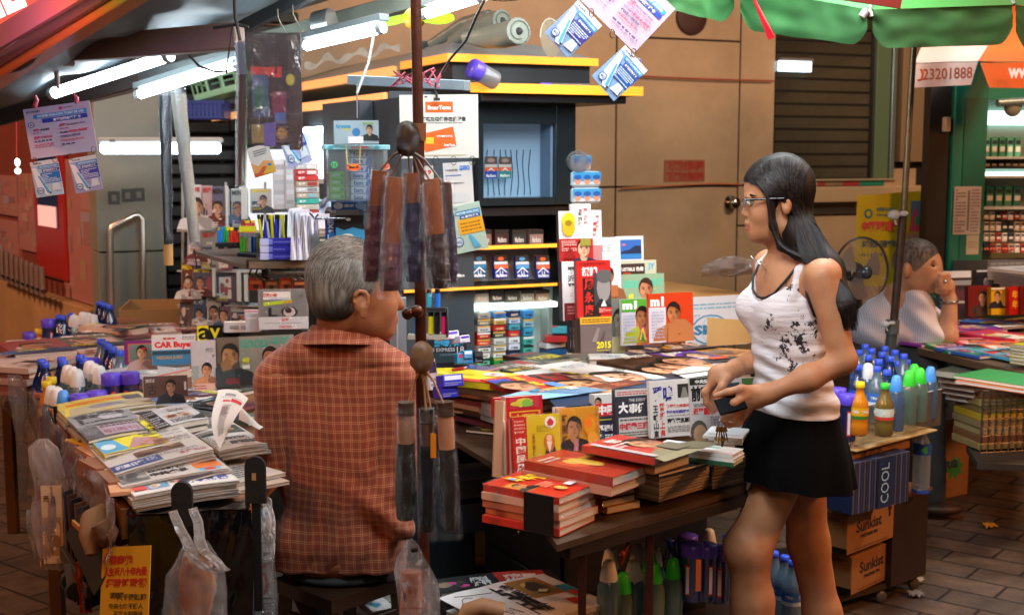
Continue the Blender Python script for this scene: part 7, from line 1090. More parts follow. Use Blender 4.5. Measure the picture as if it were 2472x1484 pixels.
# ================================================================ RIGHT BOTTLE CART
def boxpx(c,r,l,z0,ytop):
 a,b_,d=on(c[0],c[1],z0),on(r[0],r[1],z0),on(l[0],l[1],z0)
 z1=at(c[0],ytop,a.y).z;x=b_-a;ln=x.length;Mx=frame(a,x,UP);return Mx,ln,(d-a).length,z1-z0
cart=thing('hand_trolley','brown trolley with castors carrying the boxes and bottles at right','trolley',on(2150,1420,0))
brn=P('#5a3c26',.6,var=.4,vscale=8)
Mx,L_b,D_b,H_b=boxpx((2150,1416),(2234,1386),(2080,1370),.06,1206);m=MB();m.M=Mx;m.box(0,L_b,0,H_b,-D_b,0,P('#33221a',.5,var=.35,vscale=5));m.box(-.01,L_b+.005,H_b,H_b+.012,-D_b,.01,P('#8a5030',.6,var=.4));m.build('cabinet',cart,world=True)
m=MB();m.M=boxpx((2052,1446),(2234,1392),(1990,1428),.05,1430)[0];m.box(-.05,.27,0,.02,-.3,0,P('#3a2818',.6));m.build('platform',cart,world=True)
for(x,y)in[(2126,1432),(2010,1450),(2205,1400)]:m=MB();p=on(x,y+8,.02);m.M=Matrix.Translation(Vector((p.x,p.y,.022)))@Matrix.Rotation(R(90),4,'X')@Matrix.Rotation(R(20),4,'Y');m.lathe([(.001,-.008),(.02,-.008),(.022,-.004),(.022,.004),(.02,.008),(.001,.008)],P('#5a5450',.4),n=18);m.build('castor',cart,world=True)
kraft=P('#9a6a3c',.75,bump=.06,bscale=40,var=.08)
def carton(name,label,c,r,l,z0,ytop,mat,d1,d2=None,dark=None):
 Mx,ln,dp,hh=boxpx(c,r,l,z0,ytop);o=thing(name,label,'carton',Mx,'cartons stacked on the trolley');m=MB();m.box(0,ln,0,hh,-dp,0,mat,bev=.002);decals(m,ln,hh,.0004,d1)
 if d2:decals(m,dp,hh,.0004,d2,M=frame((0,0,-dp),(0,0,1),(0,1,0),(-1,0,0)))
 m.build('box',o);m=MB();m.box(0,ln,hh+.0002,hh+.0012,-dp*.52,-dp*.48,P('#c8b08a',.3));m.build('tape',o);return o
SK=[('t',.18,.48,.55,.3,'Sunkist','#2a1a12',.03),('t',.28,.32,.36,.09,'PREMIUM','#2a1a12',.04),('r',.88,.62,.04,.2,'#1c1410'),('g',[(.85,.8),(.95,.8),(.9,.95)],'#1c1410'),('l',.15,.06,.75,.05,1,'#5a3a24')]
SL=[('l',.1,.8,.7,.1,2,'#3a2818'),('r',0,.02,1,.14,'#120e0c')]
carton('fruit_carton','lower orange-brand fruit carton on the trolley',(2054,1437),(2158,1389),(2004,1422),.08,1345,kraft,SK,SL)
carton('fruit_carton','upper orange-brand fruit carton below the dark blue box',(2044,1341),(2156,1296),(1978,1315),.245,1246,kraft,SK,SL)
bl_=[('r',i/22,0,1/44,1,['#4a4e68','#3a3230','#5a5c78','#2a3a5a'][i%4])for i in range(22)]
carton('drink_carton','dark blue striped carton lettered COOL under the bottle tray',(2057,1243),(2192,1208),(1966,1220),.42,1118,P('#232c4a',.5),bl_+[('r',.42,0,.24,1,'#1c2c50')],[('r',i/16,0,1/40,1,'#1a2448')for i in range(16)])
Mx,ln,dp,hh=boxpx((2057,1243),(2192,1208),(1966,1220),.42,1118);m=MB();m.text('COOL',ln*.46,hh*.08,ln*.13,hh*.8,P('#8ab0c8',.5),.001,.0,rot=1);m.M=Mx;
m2=MB();m2.M=Mx;m2.text('COOL',ln*.46,hh*.1,ln*.14,hh*.78,P('#9ac0d8',.5),.0075,.0,rot=1);o_=[o for o in COL.objects if o.name.startswith('drink_carton')][0];m2.build('lettering',o_,world=True)
Mt,tl,td,th_=boxpx((2057,1118),(2196,1080),(1900,1085),.575,1084);tr=thing('cardboard_tray','flat cardboard tray with brown characters under the bottles','tray',Mt);m=MB();m.M=Mt;m.box(-.0,tl,0,th_,-td-.1,0,kraft,bev=.002);decals(m,tl,th_,.0004,[('t',.12,.25,.4,.45,'清涼水','#4a3420'),('l',.6,.4,.25,.2,1,'#6a4a2c')]);m.box(-.02,tl+.12,th_,th_+.004,-td-.12,.03,P('#c8b07a',.3));m.build('tray',tr,world=True)
at_=thing('acrylic_tray','clear acrylic bin holding the bottles on the right cart','bin',Mt@T(0,th_,0));m=MB();m.M=Mt;AC2=FILM('#f0e8e0',fac=.1,bump=.03,rough=.06,opa=.06);hh2=.155
m.box(.0,tl+.19,th_+.006,th_+hh2*.85,-.002,.0,AC2);m.box(0,.002,th_+.006,th_+hh2*.85,-.2,0,AC2);m.box(tl+.19,tl+.192,th_+.006,th_+hh2,-.2,0,AC2);m.tube([(0,th_+hh2*.85,0),(tl+.19,th_+hh2*.85,0)],.002,P('#c8c8c8',.2),n=6);m.tube([(0,th_,0),(0,th_+hh2*.85,0)],.003,P('#c8c8c8',.2),n=6);m.build('walls',at_,world=True)
bset([('clear',2075,845,4.7),('clear',2118,884,4.25),('blue',2142,893,4.3),('clear',2190,868,4.65),('clear',2168,872,4.6),('blue',2072,880,4.35),('clear',2089,831,4.75),('clear',2105,841,4.65),('clear',2137,836,4.75),('blue',2130,850,4.6),('clear',2161,845,4.65),('blue',2097,857,4.5),('clear',2182,854,4.55),('blue',2150,860,4.5),('blue',2122,867,4.4),('white',2096,876,4.35),('purple',2022,936,4.2),('purple',2048,951,4.02),('yellow',2077,922,4.0),('tea',2137,925,4.05),('bcone',2165,905,4.1),('gcone',2208,878,4.4),('gcone',2196,893,4.2),('gcone',2222,887,4.25),('bcone',2247,884,4.35)],4.3,'the bin on the right cart','bottles in the bin on the right cart')
t=thing('water_bottle','large clear ribbed water bottle with blue label standing right of the COOL carton','bottle',at(2222,1186,4.35));m=MB();m.M=Matrix.Translation(at(2222,1186,4.35));pr2=[(.001,0),(.03,0)]+[(.031-.002*(i%2),.008+i*.009)for i in range(15)]+[(.031,.15),(.028,.17),(.014,.2),(.012,.215)]
m.lathe(pr2,FILM('#d8e4e8',fac=.22,bump=.1,opa=.2),n=22);m.build('body',t,world=True);m=MB();m.M=Matrix.Translation(at(2222,1186,4.35));m.lathe([(.0318,.135),(.0318,.175)],P('#2848a0',.4),n=22);m.poly([(.014*math.cos(R(a_))*(1 if a_%72 else.4),-.034,.155+.014*math.sin(R(a_)))for a_ in range(0,360,36)],P('#3a9a3a',.4));m.build('label',t,world=True);m=MB();m.M=Matrix.Translation(at(2222,1186,4.35));m.lathe([(.0312,.0),(.0312,.012)],P('#2a50b8',.4),n=22);m.build('base_ring',t,world=True);m=MB();m.M=Matrix.Translation(at(2222,1186,4.35));m.lathe([(.0145,.212),(.0145,.228),(.001,.229)],P('#2a50d0',.4));m.build('cap',t,world=True)
Mx,ln,dp,hh=boxpx((2244,1212),(2336,1192),(2160,1180),.0,1010);o=thing('water_carton','tall kraft carton with a green starburst standing on the pavement at right','carton',Mx);m=MB();m.box(0,ln,0,hh,-dp,0,kraft,bev=.003)
star=[]
for i in range(16):r_=.26 if i%2==0 else.15;star.append((.62+r_*math.cos(R(i*22.5+10)),.36+r_*.62*math.sin(R(i*22.5+10))))
decals(m,ln,hh,.0004,[('g',star,'#3a8a34'),('t',.0,.32,.7,.14,'naqua','#2a3c50',.05),('l',.6,.78,.3,.04,1,'#7a5430')]);m.build('box',o)
for i in range(5):lay(None,(2246+i,1012-i*6),(2346,1000-i*6),(2200,975-i*6),.405+.012*i,.011,['#b8a890','#c8bca8','#a89880','#c8c0b0','#a8c0cc'][i],[('r',.5,.1,.4,.6,'#d0c4b8'),('r',.1,.3,.3,.3,'#b07a6a'),('l',.1,.5,.7,.3,4,'#7a8a9a')],f'newspaper on the kraft carton with the starburst, {ORD[4 - i]} from the top','newspaper','newspaper','newspapers on the kraft carton',h=.3,pages=NEWSP)
rp=thing('umbrella_pole','leaning steel umbrella pole with a grey plastic socket behind the bottles','pole',on(2150,1000,.0))
Yq=4.9;m=MB();m.tube([at(2214,-30,Yq),at(2180,540,Yq)],.0125,P('#8a8068',.3,.8,var=.3,vscale=20),n=14);m.build('upper_shaft',rp,world=True)
m=MB();m.tube([at(2181,510,Yq),at(2156,800,Yq)],.016,P('#4a3c34',.4,.5,var=.4,vscale=30),n=14);m.build('lower_shaft',rp,world=True)
m=MB();m.tube([at(2155,772,Yq),at(2153,805,Yq)],.0265,P('#4a4f4e',.45),n=20);m.tube([at(2153,805,Yq),at(2148,850,Yq),Vector((at(2148,850,Yq).x-.03,Yq,.02))],.021,P('#3a3e3e',.5),n=18);m.build('socket',rp,world=True)
for i,(x,y,s)in enumerate([(2158,518,1.3),(2137,782,.9)]):
 m=MB();c_=at(x,y,Yq-.03);m.ball(c_,.014*s,MILKW,sx=1.3,sz=1);m.ball(c_+Vector((.028*s,0,.004)),.008*s,MILKW,sx=1.8);m.tube([c_,c_+Vector((.01,0,-.03*s))],.003,MILKW,n=6);solo(m,'plastic_knot',['knot of white plastic bag tied on the umbrella pole','small cream knot tied just above the grey pole socket'][i],'knot')
# ================================================================ GREEN UMBRELLA (near)
gu=thing('green_umbrella','large green market umbrella with scalloped valance at the top right','umbrella',at(2214,-30,Yq))
gm=P('#104a18',.85,var=.25,vscale=5,bump=.2,bscale=12)
def val(xs,ys0,ys1,Y0,Y1,seed,rc_=18):
 m=MB()
 def f(u,v):
  x=xs[0]+(xs[1]-xs[0])*u;top=ys0[0]+(ys0[1]-ys0[0])*u;bot=ys1[0]+(ys1[1]-ys1[0])*u
  e=min(u,1-u)*(xs[1]-xs[0]);k=0 if e>rc_*2 else(1-e/(rc_*2))**2;bot-=k*(bot-top)*.45
  y=top+(bot-top)*v;p=at(x,y,Y0+(Y1-Y0)*u);p.y+=.009*math.sin(u*16+seed)*v+.01*noise.noise(Vector((u*6,v*3,seed)));return p
 m.grid(f,40,14,gm);return m
for i,(xs,a0,a1,Y0,Y1)in enumerate([((1590,1772),(-60,-30),(18,60),4.1,4.3),((1788,2092),(-30,22),(72,112),4.2,3.9),((2108,2444),(25,12),(118,108),3.9,4.3),((2452,2700),(12,40),(130,150),4.3,5.0)]):val(xs,a0,a1,Y0,Y1,i).build('valance',gu,world=True)
m=MB();ap=at(2214,-420,Yq)
ring_=[at(1560,-60,4.1),at(1780,-30,4.25),at(2100,24,3.9),at(2448,12,4.3),at(2760,40,5.2),at(2900,-60,6.2)]
for i in range(len(ring_)-1):m.grid(lambda u,v:ring_[i].lerp(ring_[i+1],u).lerp(ap,v),8,8,P('#1f6a24',.7,var=.1))
m.build('canopy',gu,world=True)
m=MB();m.tube([at(2100,24,3.9),at(2104,40,3.9)],.006,P('#c8c8c8',.3,.6));m.tube([at(2100,22,3.9),ap],.007,P('#8a9088',.3,.6));m.tube([at(2448,12,4.3),ap],.007,P('#8a9088',.3,.6));m.tube([at(2092,26,3.9),at(2080,42,3.9)],.012,P('#8a8a80',.4));m.build('rib',gu,world=True)
for i,(x0,y0,x1,y1,w_)in enumerate([(1818,-6,1864,94,.014)]):
 m=MB();a=at(x0,y0,3.6);b_=at(x1,y1,3.6);m.add([a+Vector((-.004,0,0)),a+Vector((.004,0,0)),b_+Vector((w_*.6,0,.004)),b_+Vector((-w_*.8,0,-.004)),(a+b_)/2+Vector((0,-.01,0))],[(0,1,4),(1,2,4),(2,3,4),(3,0,4)],P('#d81830',.4));solo(m,'ribbon','bright red plastic ribbon hanging before the green umbrella','ribbon','ribbons tied under the awning')
m=MB();m.M=frame(at(2010,-3,3.5),at(2174,21,3.5)-at(2010,-3,3.5),UP);m.box(-.3,(at(2174,21,3.5)-at(2010,-3,3.5)).length,0,.2,-.01,0,P('#7a1c10',.5));solo(m,'red_board','corner of a dark red board hanging at the top before the green umbrella','board')
# ================================================================ orange and white umbrella (far)
ou=thing('orange_umbrella','orange and white market umbrella with a phone number on its valance','umbrella',at(2420,-60,6.2));om=P('#d8581c',.6,var=.08);wm_=P('#d8b8ae',.6,var=.06)
Yo=6.0
def opan(p4,mat,M_=None):
 m=MB();a,b_,c,d=[at(*p)for p in p4];m.grid(lambda u,v:a.lerp(b_,u).lerp(d.lerp(c,u),v)+Vector((0,.012*math.sin(u*9),0)),16,8,mat);return m
opan([(2209,152,Yo),(2362,148,Yo-.1),(2400,90,Yo+.3),(2232,92,Yo+.4)],wm_).build('canopy',ou,world=True)
opan([(2362,148,Yo-.1),(2560,150,Yo+.2),(2480,-80,Yo+.9),(2440,20,Yo+.7)],om).build('canopy',ou,world=True)
opan([(2206,212,Yo),(2345,205,Yo-.1),(2361,150,Yo-.1),(2209,154,Yo)],wm_).build('valance',ou,world=True)
opan([(2388,211,Yo-.08),(2560,216,Yo+.2),(2560,150,Yo+.2),(2366,152,Yo-.1)],om).build('valance',ou,world=True)
Mx,w_,h_=standm(2208,194,2340,160,Yo-.06,0);Mx=frame(at(2210,196,Yo-.04),at(2338,191,Yo-.13)-at(2210,196,Yo-.04),UP);m=MB();m.M=Mx;lw_=128*Yo/FOC;m.text('23201888',lw_*.14,0,lw_*.86,.052,P('#a8481c',.5),.03,.02);m.tube([(.012,.0,.03),(.03,.004,.03),(.036,.03,.03),(.026,.052,.03)],.006,P('#d8581c',.5),n=6);m.build('printing',ou,world=True)
m=MB();m.M=frame(at(2428,190,Yo-.12),Vector((1,.1,0)),UP);m.text('www.',0,0,.16,.045,P('#e0d8d0',.5),.02,.04);m.build('printing',ou,world=True)
m=MB();m.tube([at(2420,-60,6.3),at(2425,700,6.3)],.015,P('#8a8a84',.4,.5));m.build('pole',ou,world=True)if 0 else None
# ================================================================ YELLOW BANNER
Mx,w_,h_=standm(2062,472,2266,690,6.9,8,0);m=MB();m.M=Mx
ym=P('#c8c420',.5,var=.06);m.grid(lambda u,v:(w_*u,h_*v+.03*u*v,.01*math.sin(u*8)),20,10,ym)
decals(m,w_,h_,.012,[('e',.13,.8,.05,.055,'#3a8a94'),('e',.13,.8,.025,.03,'#c8c420'),('t',.22,.82,.22,.05,'中国移动通信','#4a8a8a'),('t',.22,.77,.2,.03,'CHINA MOBILE','#4a8a8a'),('t',.06,.6,.5,.12,'中国移动香港推','#d8485c',.05),('t',.06,.42,.5,.09,'本地免費 只需每月$0.25','#3a5a7a',.04),('l',.06,.32,.3,.06,1,'#5a7a8a'),('r',.62,.6,.3,.34,'#5a8ab0'),('g',[(.6,.6),(.68,.9),(.76,.6)],'#c8506a'),('g',[(.8,.62),(.86,.9),(.92,.62)],'#c85a6a'),('ph',.58,.2,.36,.38,['#a88a7a','#8a4a5a','#5a7a5a','#c8a890','#7a5a6a']),('g',[(.5,0),(.6,.3),(.66,0)],'#d86a8a'),('e',.72,.72,.05,.06,'#3a9a70')]);o=solo(m,'banner','yellow mobile phone banner hung behind the fan and the second man','banner')
fn_=thing('standing_fan','round wire-guard fan facing the second seated man','fan',at(2080,740,6.0));MFa=frame(at(2078,657,6.0),Vector((.9,.43,0)),UP);mt=P('#7a8084',.35,.5);m=MB();m.M=MFa;Rf=.162
m.tube([(Rf*math.cos(R(a_)),Rf*math.sin(R(a_)),0)for a_ in range(0,361,8)],.006,P('#2a3034',.3,.4),n=8,caps=False)
for r_ in np.linspace(.04,Rf,12):m.tube([(r_*math.cos(R(a_)),r_*math.sin(R(a_)),.03*(1-(r_/Rf)**2)+.01)for a_ in range(0,361,12)],.0009,mt,n=4,caps=False)
for a_ in range(0,360,15):m.tube([(.03*math.cos(R(a_)),.03*math.sin(R(a_)),.04),(Rf*.7*math.cos(R(a_+10)),Rf*.7*math.sin(R(a_+10)),.028),(Rf*math.cos(R(a_+16)),Rf*math.sin(R(a_+16)),0)],.0011,mt,n=4)
m.build('guard',fn_,world=True);m=MB();m.M=MFa;m.lathe([(.03,.03),(.028,.048),(.001,.052)],P('#4a5a6a',.25,.5),n=20);m.build('hub',fn_,world=True)
m=MB();m.M=MFa
for a0_ in(20,140,260):m.grid(lambda u,v:((.03+.1*u)*math.cos(R(a0_+62*(v-.5))),(.03+.1*u)*math.sin(R(a0_+62*(v-.5))),-.01+.02*(v-.5)),5,6,P('#8a8478',.3))
m.build('blade',fn_,world=True);m=MB();m.M=MFa;m.lathe([(.04,-.1),(.05,-.06),(.04,-.02)],P('#1c1e20',.5),n=18);m.build('motor',fn_,world=True);m=MB();pz=at(2078,657,6.05);m.tube([pz,Vector((pz.x,pz.y+.05,.05))],.014,P('#1c1e20',.5));m.ball((pz.x,pz.y+.05,.04),.14,P('#1c1e20',.5),sz=.08);m.build('stand',fn_,world=True)
# ================================================================ GREEN BOOTH at right
YB=6.7;gb=thing('green_booth','dark green newsstand booth with lit drink shelves at the right edge','booth',at(2335,650,YB));MG=frame(at(2289,655,YB)*1,Vector((.985,.17,0)),UP)
MG=Matrix.Translation((0,0,0))@MG
def g2(x,y):
 n_=Vector((MG[0][2],MG[1][2],MG[2][2]));o_=MG.translation;r=ray(x,y);t=(o_-Vector((0,0,EYE))).dot(n_)/r.dot(n_);p=MG.inverted()@(Vector((0,0,EYE))+r*t);return p.x,p.y
dg=P('#06705a',.4,var=.1);z0_=-MG.translation.z
x1=g2(2378,400)[0];yt=g2(2330,213)[1];x9=x1+.9
m=MB();m.M=MG;m.box(0,x1,0,1.3,-.08,0,dg,bev=.006);m.box(x1,x9,yt-.06,1.3,-.05,-.01,dg,bev=.004);m.box(x1*.3,x1,.0,yt-.05,0,.006,P('#065a4a',.4),bev=.003);m.box(0,x9,z0_,0,-.5,-.42,P('#12201e',.5));m.box(-.12,-.002,z0_,1.3,-.1,-.03,P('#120c0a',.6));m.build('frame',gb,world=True)
m=MB();yb_=g2(2420,505)[1];ytt=g2(2420,258)[1];m.M=I4;m.M=MG;m.box(x1,x9,g2(2420,640)[1],ytt+.05,-.42,-.4,P('#9ab0a8',.5));m.build('back_panel',gb,world=True)
m=MB();m.M=MG
for(ya,yb,e)in[(298,262,2.2),(425,418,3.0)]:m.box(x1+.005,x9,g2(2420,ya)[1],g2(2420,yb)[1],-.38,-.36 if ya==298 else-.05,EM('#e4fff4',e))
m.build('lit_panel',gb,world=True)
m=MB();m.M=MG
for ya in(384,408,430,506):m.box(x1+.003,x9,g2(2420,ya)[1],g2(2420,ya)[1]+.012,-.4,-.02,P('#b8b8ac' if ya!=408 else '#1a1e1c',.3))
m.build('shelf',gb,world=True)
def drow(ya,yb,n,cols,lab,cat,name,group,dz=-.2,x0_=2384,x9_=2520):
 for i in range(n):
  a=g2(x0_+(x9_-x0_)*i/n,ya);c=g2(x0_+(x9_-x0_)*(i+.86)/n,yb);m=MB();cc=cols[i%len(cols)];m.box(0,c[0]-a[0],0,c[1]-a[1],-.05,0,P(cc,.35),bev=.002);decals(m,c[0]-a[0],c[1]-a[1],.0004,[('r',.1,.3,.8,.25,'#e8ece8'),('r',.1,.65,.8,.2,'#20303a')]);o=m.build(name);M_=MG@T(a[0],a[1],dz);o.matrix_world=M_;TM[o.name]=M_;tag(o,f'{cname(cc)} {lab}, {ORD[i]} from the left',cat,group)
drow(382,330,7,['#5aa890','#4a9a70','#6ab8a0'],'drink pack on the upper lit shelf of the green booth','drink pack','drink_pack','drink packs on the upper booth shelf')
drow(405,388,8,['#8a7a5a','#b89a70','#3a5a9a','#2a2a5a','#5a4a3a'],'small pack in the dark strip of the green booth','cigarette pack','cigarette_pack','small packs in the booth strip',-.1)
drow(503,452,6,['#4a9a88','#5aa878','#3a8a80'],'drink pack on the lower glass shelf of the green booth','drink pack','drink_pack','drink packs on the lower booth shelf')
CP=['#c8c0b8','#a83a34','#d8d0c8','#2a3038','#c8a878','#e0dcd8','#3a4458','#b84038','#c8b8a0','#5a6a80']
for r_,(ya,yb)in enumerate([(533,513),(560,538),(586,565),(614,592)]):random.seed(r_+50);drow(ya,yb,9,[random.choice(CP)for _ in range(9)],f'cigarette pack, {ORD[r_]} pack row of the booth','cigarette pack','cigarette_pack','cigarette packs in the green booth',-.1)
m=MB();m.M=MG
for i in range(6):a=g2(2390+i*15,604);m.ball((a[0],a[1],-.09),.009,P('#ff6030',.5),n=6,sy=1)
m.build('price_dots',gb,world=True)
sheetM=lambda x0,y0,x1_,y1_:(MG@T(*g2(x0,y1_),.008),g2(x1_,y0)[0]-g2(x0,y1_)[0],g2(x1_,y0)[1]-g2(x0,y1_)[1])
for(x0,y0,xx,yy,c,lb,d)in[(2298,450,2368,566,'#b0a4a0','white printed price list taped to the green booth',[('l',.06,.04,.38,.92,14,'#4a4444'),('r',.5,.08,.08,.84,'#6a6460'),('l',.64,.04,.3,.92,14,'#5a5250')]),(2330,567,2362,614,'#a89c88','small beige note taped below the price list',[('l',.1,.3,.8,.4,3,'#8a7e6c')])]:
 Ms,w_,h_=sheetM(x0,y0,xx,yy);card('price_list',lb,'notice',Ms,w_,h_,c,d,rough=.6)
m=MB();m.M=MG@T(*g2(2280,318),.0);m.box(0,.03,0,.075,-.03,.01,P('#c8b89a',.5),bev=.004);solo(m,'wall_switch','cream switch box on the dark strip left of the green booth','switch')
m=MB();m.M=MG;a=g2(2395,250);m.tube([(a[0],a[1],.05),(a[0]+.3,a[1]+.02,.05)],.02,P('#8a9a9a',.3,.5));m.ball((a[0]+.1,a[1]-.02,.03),.05,P('#7a7a6a',.4),sz=.5);m.build('lamp_housing',gb,world=True)
# ================================================================ SECOND STALL TABLE (right edge)
Z2=.74;P2=[on(2215,838,Z2),on(2480,900,Z2),on(2700,880,Z2),on(2640,720,Z2),on(2260,755,Z2)]
t2=thing('stall_table','third table at the right edge heaped with colourful magazines','table',Vector((P2[0].x,P2[0].y,0)));m=MB();slab(m,P2,Z2-.002,.03,P('#5a4432',.6));m.build('top',t2,world=True)
for p in(P2[1],P2[3],P2[4]):m=MB();m.bar(Vector((p.x,p.y,Z2-.03)),Vector((p.x,p.y,0)),.03,.03,P('#444'));m.build('leg',t2,world=True)
G2_='magazines heaped on the table at the right edge'
rr=random.Random(77);BR=['#2a9a5a','#e86a2a','#c83a5a','#e8e8e0','#58b0d0','#d8d030','#8a3a9a','#c8c8c8','#3a6ac0','#e8a0a0']
n2=0
for(x,y,z)in[(2225,832,.75),(2255,815,.755),(2290,848,.752),(2300,810,.76),(2330,835,.758),(2345,800,.765),(2365,860,.755),(2385,815,.765),(2400,845,.762),(2420,790,.768),(2440,865,.76),(2450,820,.77),(2270,790,.75),(2320,780,.755),(2370,778,.76),(2425,770,.765)]:
 n2+=1;b_,d=rnd_cover(BR,300+n2,text=False);M_=flat(on(x,y,z),R(rr.uniform(-5,45)));make_item('magazine',f'{cname(b_)} magazine, {ORD[(n2 - 1) % 16]} from front left of the heap at the right edge','magazine',M_@T(0,0,-.012),.2,.26,.012,b_,d,G2_,parts=False)
pile(None,(2440,830),(2500,838),(2420,805),.83,6,.012,['#c8d020','#b8c818','#d8d840'],['lime yellow book topping the small pile at the right edge','lime yellow book in the pile at the right edge'],'book','book','lime pile at the right edge')
pile(None,(2300,905),(2500,935),(2270,880),.775,3,.012,['#2a9a50','#e8602a','#3a5a6a'],['green edged magazine at the front of the right edge table','orange edged magazine at the front of the right edge table'],'magazine','magazine','front pile of the right edge table',jit=.03,wrap=False)
for i,c in enumerate(['#3a4a44','#c87a28','#5a3a7a','#8a4a34','#2a5a6a']):lay(None,(2258+i*6,893+i*14),(2352,905+i*14),(2245,868+i*10),.70-i*.03,.025,c,[],f'{["dark green", "orange", "violet", "brown", "teal"][i]} edged book in the shelf pile below the second man','book','book','shelf pile below the second man',h=.2)
wc=thing('wire_cage','wire cage filled with yellow-brown books at the right edge','cage',at(2420,1085,5.0));m=MB();Mw,ww_,hw_=standm(2366,930,2500,1092,5.0,12);m.M=Mw
for i in range(9):m.tube([(ww_*i/8,0,0),(ww_*i/8,hw_,0)],.003,P('#8a8274',.3,.8),n=5)
for j in range(9):m.tube([(0,hw_*j/8,.004),(ww_,hw_*j/8,.004)],.0025,P('#8a8274',.3,.8),n=5)
m.build('wires',wc,world=True)
for j in range(9):m=MB();m.M=Mw@T(.005+.004*(j%3),.005+j*hw_/9.2,-.02);m.box(0,ww_,0,hw_/9.6,-.2,0,P(['#a8905a','#8a7444','#c8a428','#9a8458','#b8a070','#8a5a3a'][(j*5)%6],.5),bev=.002);solo(m,'book',f'yellow-brown book, {ORD[j]} from the bottom of the wire cage','book','books in the wire cage')
m=MB();m.bar(at(2345,1102,5.0),at(2500,1110,4.95),.3,.03,P('#3a3630',.6));m.tube([at(2372,1110,4.9),at(2372,1125,4.9)],.02,P('#222'));m.build('base',wc,world=True)
G3='books standing at the back of the table at the right edge'
for(x0,y0,x1_,y1_,Y,c,d,lb,t_)in[(2272,655,2345,770,6.1,'#3a3036',[('r',0,.86,1,.14,'#c8ccd0'),('r',0,.7,1,.1,'#8a8e90'),('l',.1,.2,.8,.2,2,'#c8b8b8'),('r',.1,.4,.8,.2,'#54303a')],'dark boxed set with a pale top behind the raised hand',.1),(2357,652,2424,700,6.2,'#24242a',[('e',.8,.5,.13,.26,'#c82a3a'),('p',.4,.4,.7,'#8a7a74','#1a1a1a','#3a3a40'),('r',0,.9,1,.1,'#a8b0b8')],'black book with a red round seal at the right edge',.03),(2338,690,2393,764,5.9,'#6a1c1c',[('p',.62,.62,.4,'#a88060','#1a1412','#3a2a28'),('r',.3,0,.6,.3,'#44302c')],'dark red book with a robed figure at the right edge',.03),(2393,695,2436,760,5.88,'#c89a14',[('p',.36,.7,.34,'#b88a60','#241c16','#16202c'),('e',.75,.5,.18,.2,'#d8a83a'),('r',0,.94,1,.06,'#d8d0c0')],'yellow almanac with a dark suited man at the right edge',.03),(2437,692,2464,760,5.86,'#a81810',[('v',.25,.2,.5,.7,'年年','#d8a020')],'red almanac with golden characters at the right edge',.03),(2464,690,2520,758,5.86,'#6a1a18',[('r',.2,.3,.5,.4,'#8a3a2a')],'maroon almanac cut by the right frame edge',.03),(2238,690,2262,760,6.0,'#0e3a30',[('r',.1,.6,.8,.06,'#2a5a4a')],'dark green tin behind the elbow of the second man',.05),(2385,628,2520,680,6.4,'#5a5a5c',[('l',.05,.1,.9,.8,6,'#8a8a8a')],'tall grey pile of glossy catalogues below the booth',.3),(2265,700,2300,765,6.05,'#2a3450',[('l',.1,.2,.8,.6,4,'#5a6a8a')],'slanting blue-black magazine beside the raised forearm',.02)]:
 st(None,x0,y0,x1_,y1_,Y,14,5,t_,c,d,lb,'book','book',G3,parts=t_<.2,wrap=False)
for j in range(6):lay(None,(2384,646+j*7),(2520,660+j*7),(2378,622+j*7),1.02-.018*j,.016,['#b8bcc4','#8a9098','#a8a8a8','#6a6e72','#c8c8c8','#8a8a8a'][j],[('ph',.1,.1,.8,.8,['#a8acb4','#6a7080','#d0d4d8','#8a90a0'])],f'glossy catalogue, {ORD[j]} from the top of the pile below the booth shelves',group='glossy catalogues below the booth',h=.3)
# ================================================================ folded umbrellas in plastic
def umb(x0,y0,x1,y1,Y,wpx,body,handle,hfrac,label,group,cap=None):
 t=thing('folded_umbrella',label,'umbrella',at(x1,y1,Y),group);a,b_=at(x0,y0,Y),at(x1,y1,Y);r=wpx/2*Y/FOC
 m=MB();hl=hfrac;m.tube([a.lerp(b_,hl*i/3)for i in range(4)],[r*.72,r*.8,r*.8,r*.78],handle,n=16);m.build('handle',t,world=True)
 m=MB();n=16;nn=26;vs=[]
 def f(u,v):
  s=hl+(.96-hl)*v;c=a.lerp(b_,s);rr_=r*(.84+.12*math.sin(math.pi*v)-.12*max(0,v-.85)/.15);th=2*math.pi*u;w_=1+.07*math.sin(th*7+v*4)+.03*math.sin(v*30+u*9);return(c.x+rr_*w_*math.cos(th),c.y+rr_*w_*math.sin(th),c.z)
 m.grid(f,42,24,body);m.tube([a.lerp(b_,hl+(.96-hl)*.45),a.lerp(b_,hl+(.96-hl)*.5)],r*.98,body,n=20);m.build('canopy',t,world=True)
 if cap:m=MB();m.tube([a.lerp(b_,-.05),a.lerp(b_,.06)],[r*.86,r*.86],cap,n=22);m.tube([a.lerp(b_,.07),a.lerp(b_,.1)],r*.5,P('#15110f',.5),n=14);m.build('end_cap',t,world=True)
 m=MB()
 def g_(u,v):
  c=a.lerp(b_,-.03+1.06*v);th=2*math.pi*u;nz=noise.noise(Vector((u*6,v*7,x0*.1)));rr_=r*1.1+.0035*nz;return(c.x+rr_*1.06*math.cos(th),c.y+rr_*math.sin(th),c.z)
 m.grid(g_,30,26,FILM(fac=.008 if Y>2.52 else.003,bump=1,scale=85,rough=.07,opa=.004,cloud=.004,fr=.06 if Y>2.52 else.04));m.build('plastic_sleeve',t,world=True)
UC=lambda c:P(c,.55,bump=.5,bscale=60,var=.25,vscale=25);CU=P('#7a452c',.35,coat=.5,bump=.3,bscale=40,var=.2)
G1='upper bunch of folded umbrellas tied to the pole';G4='lower bunch of folded umbrellas tied to the pole';YU=2.55
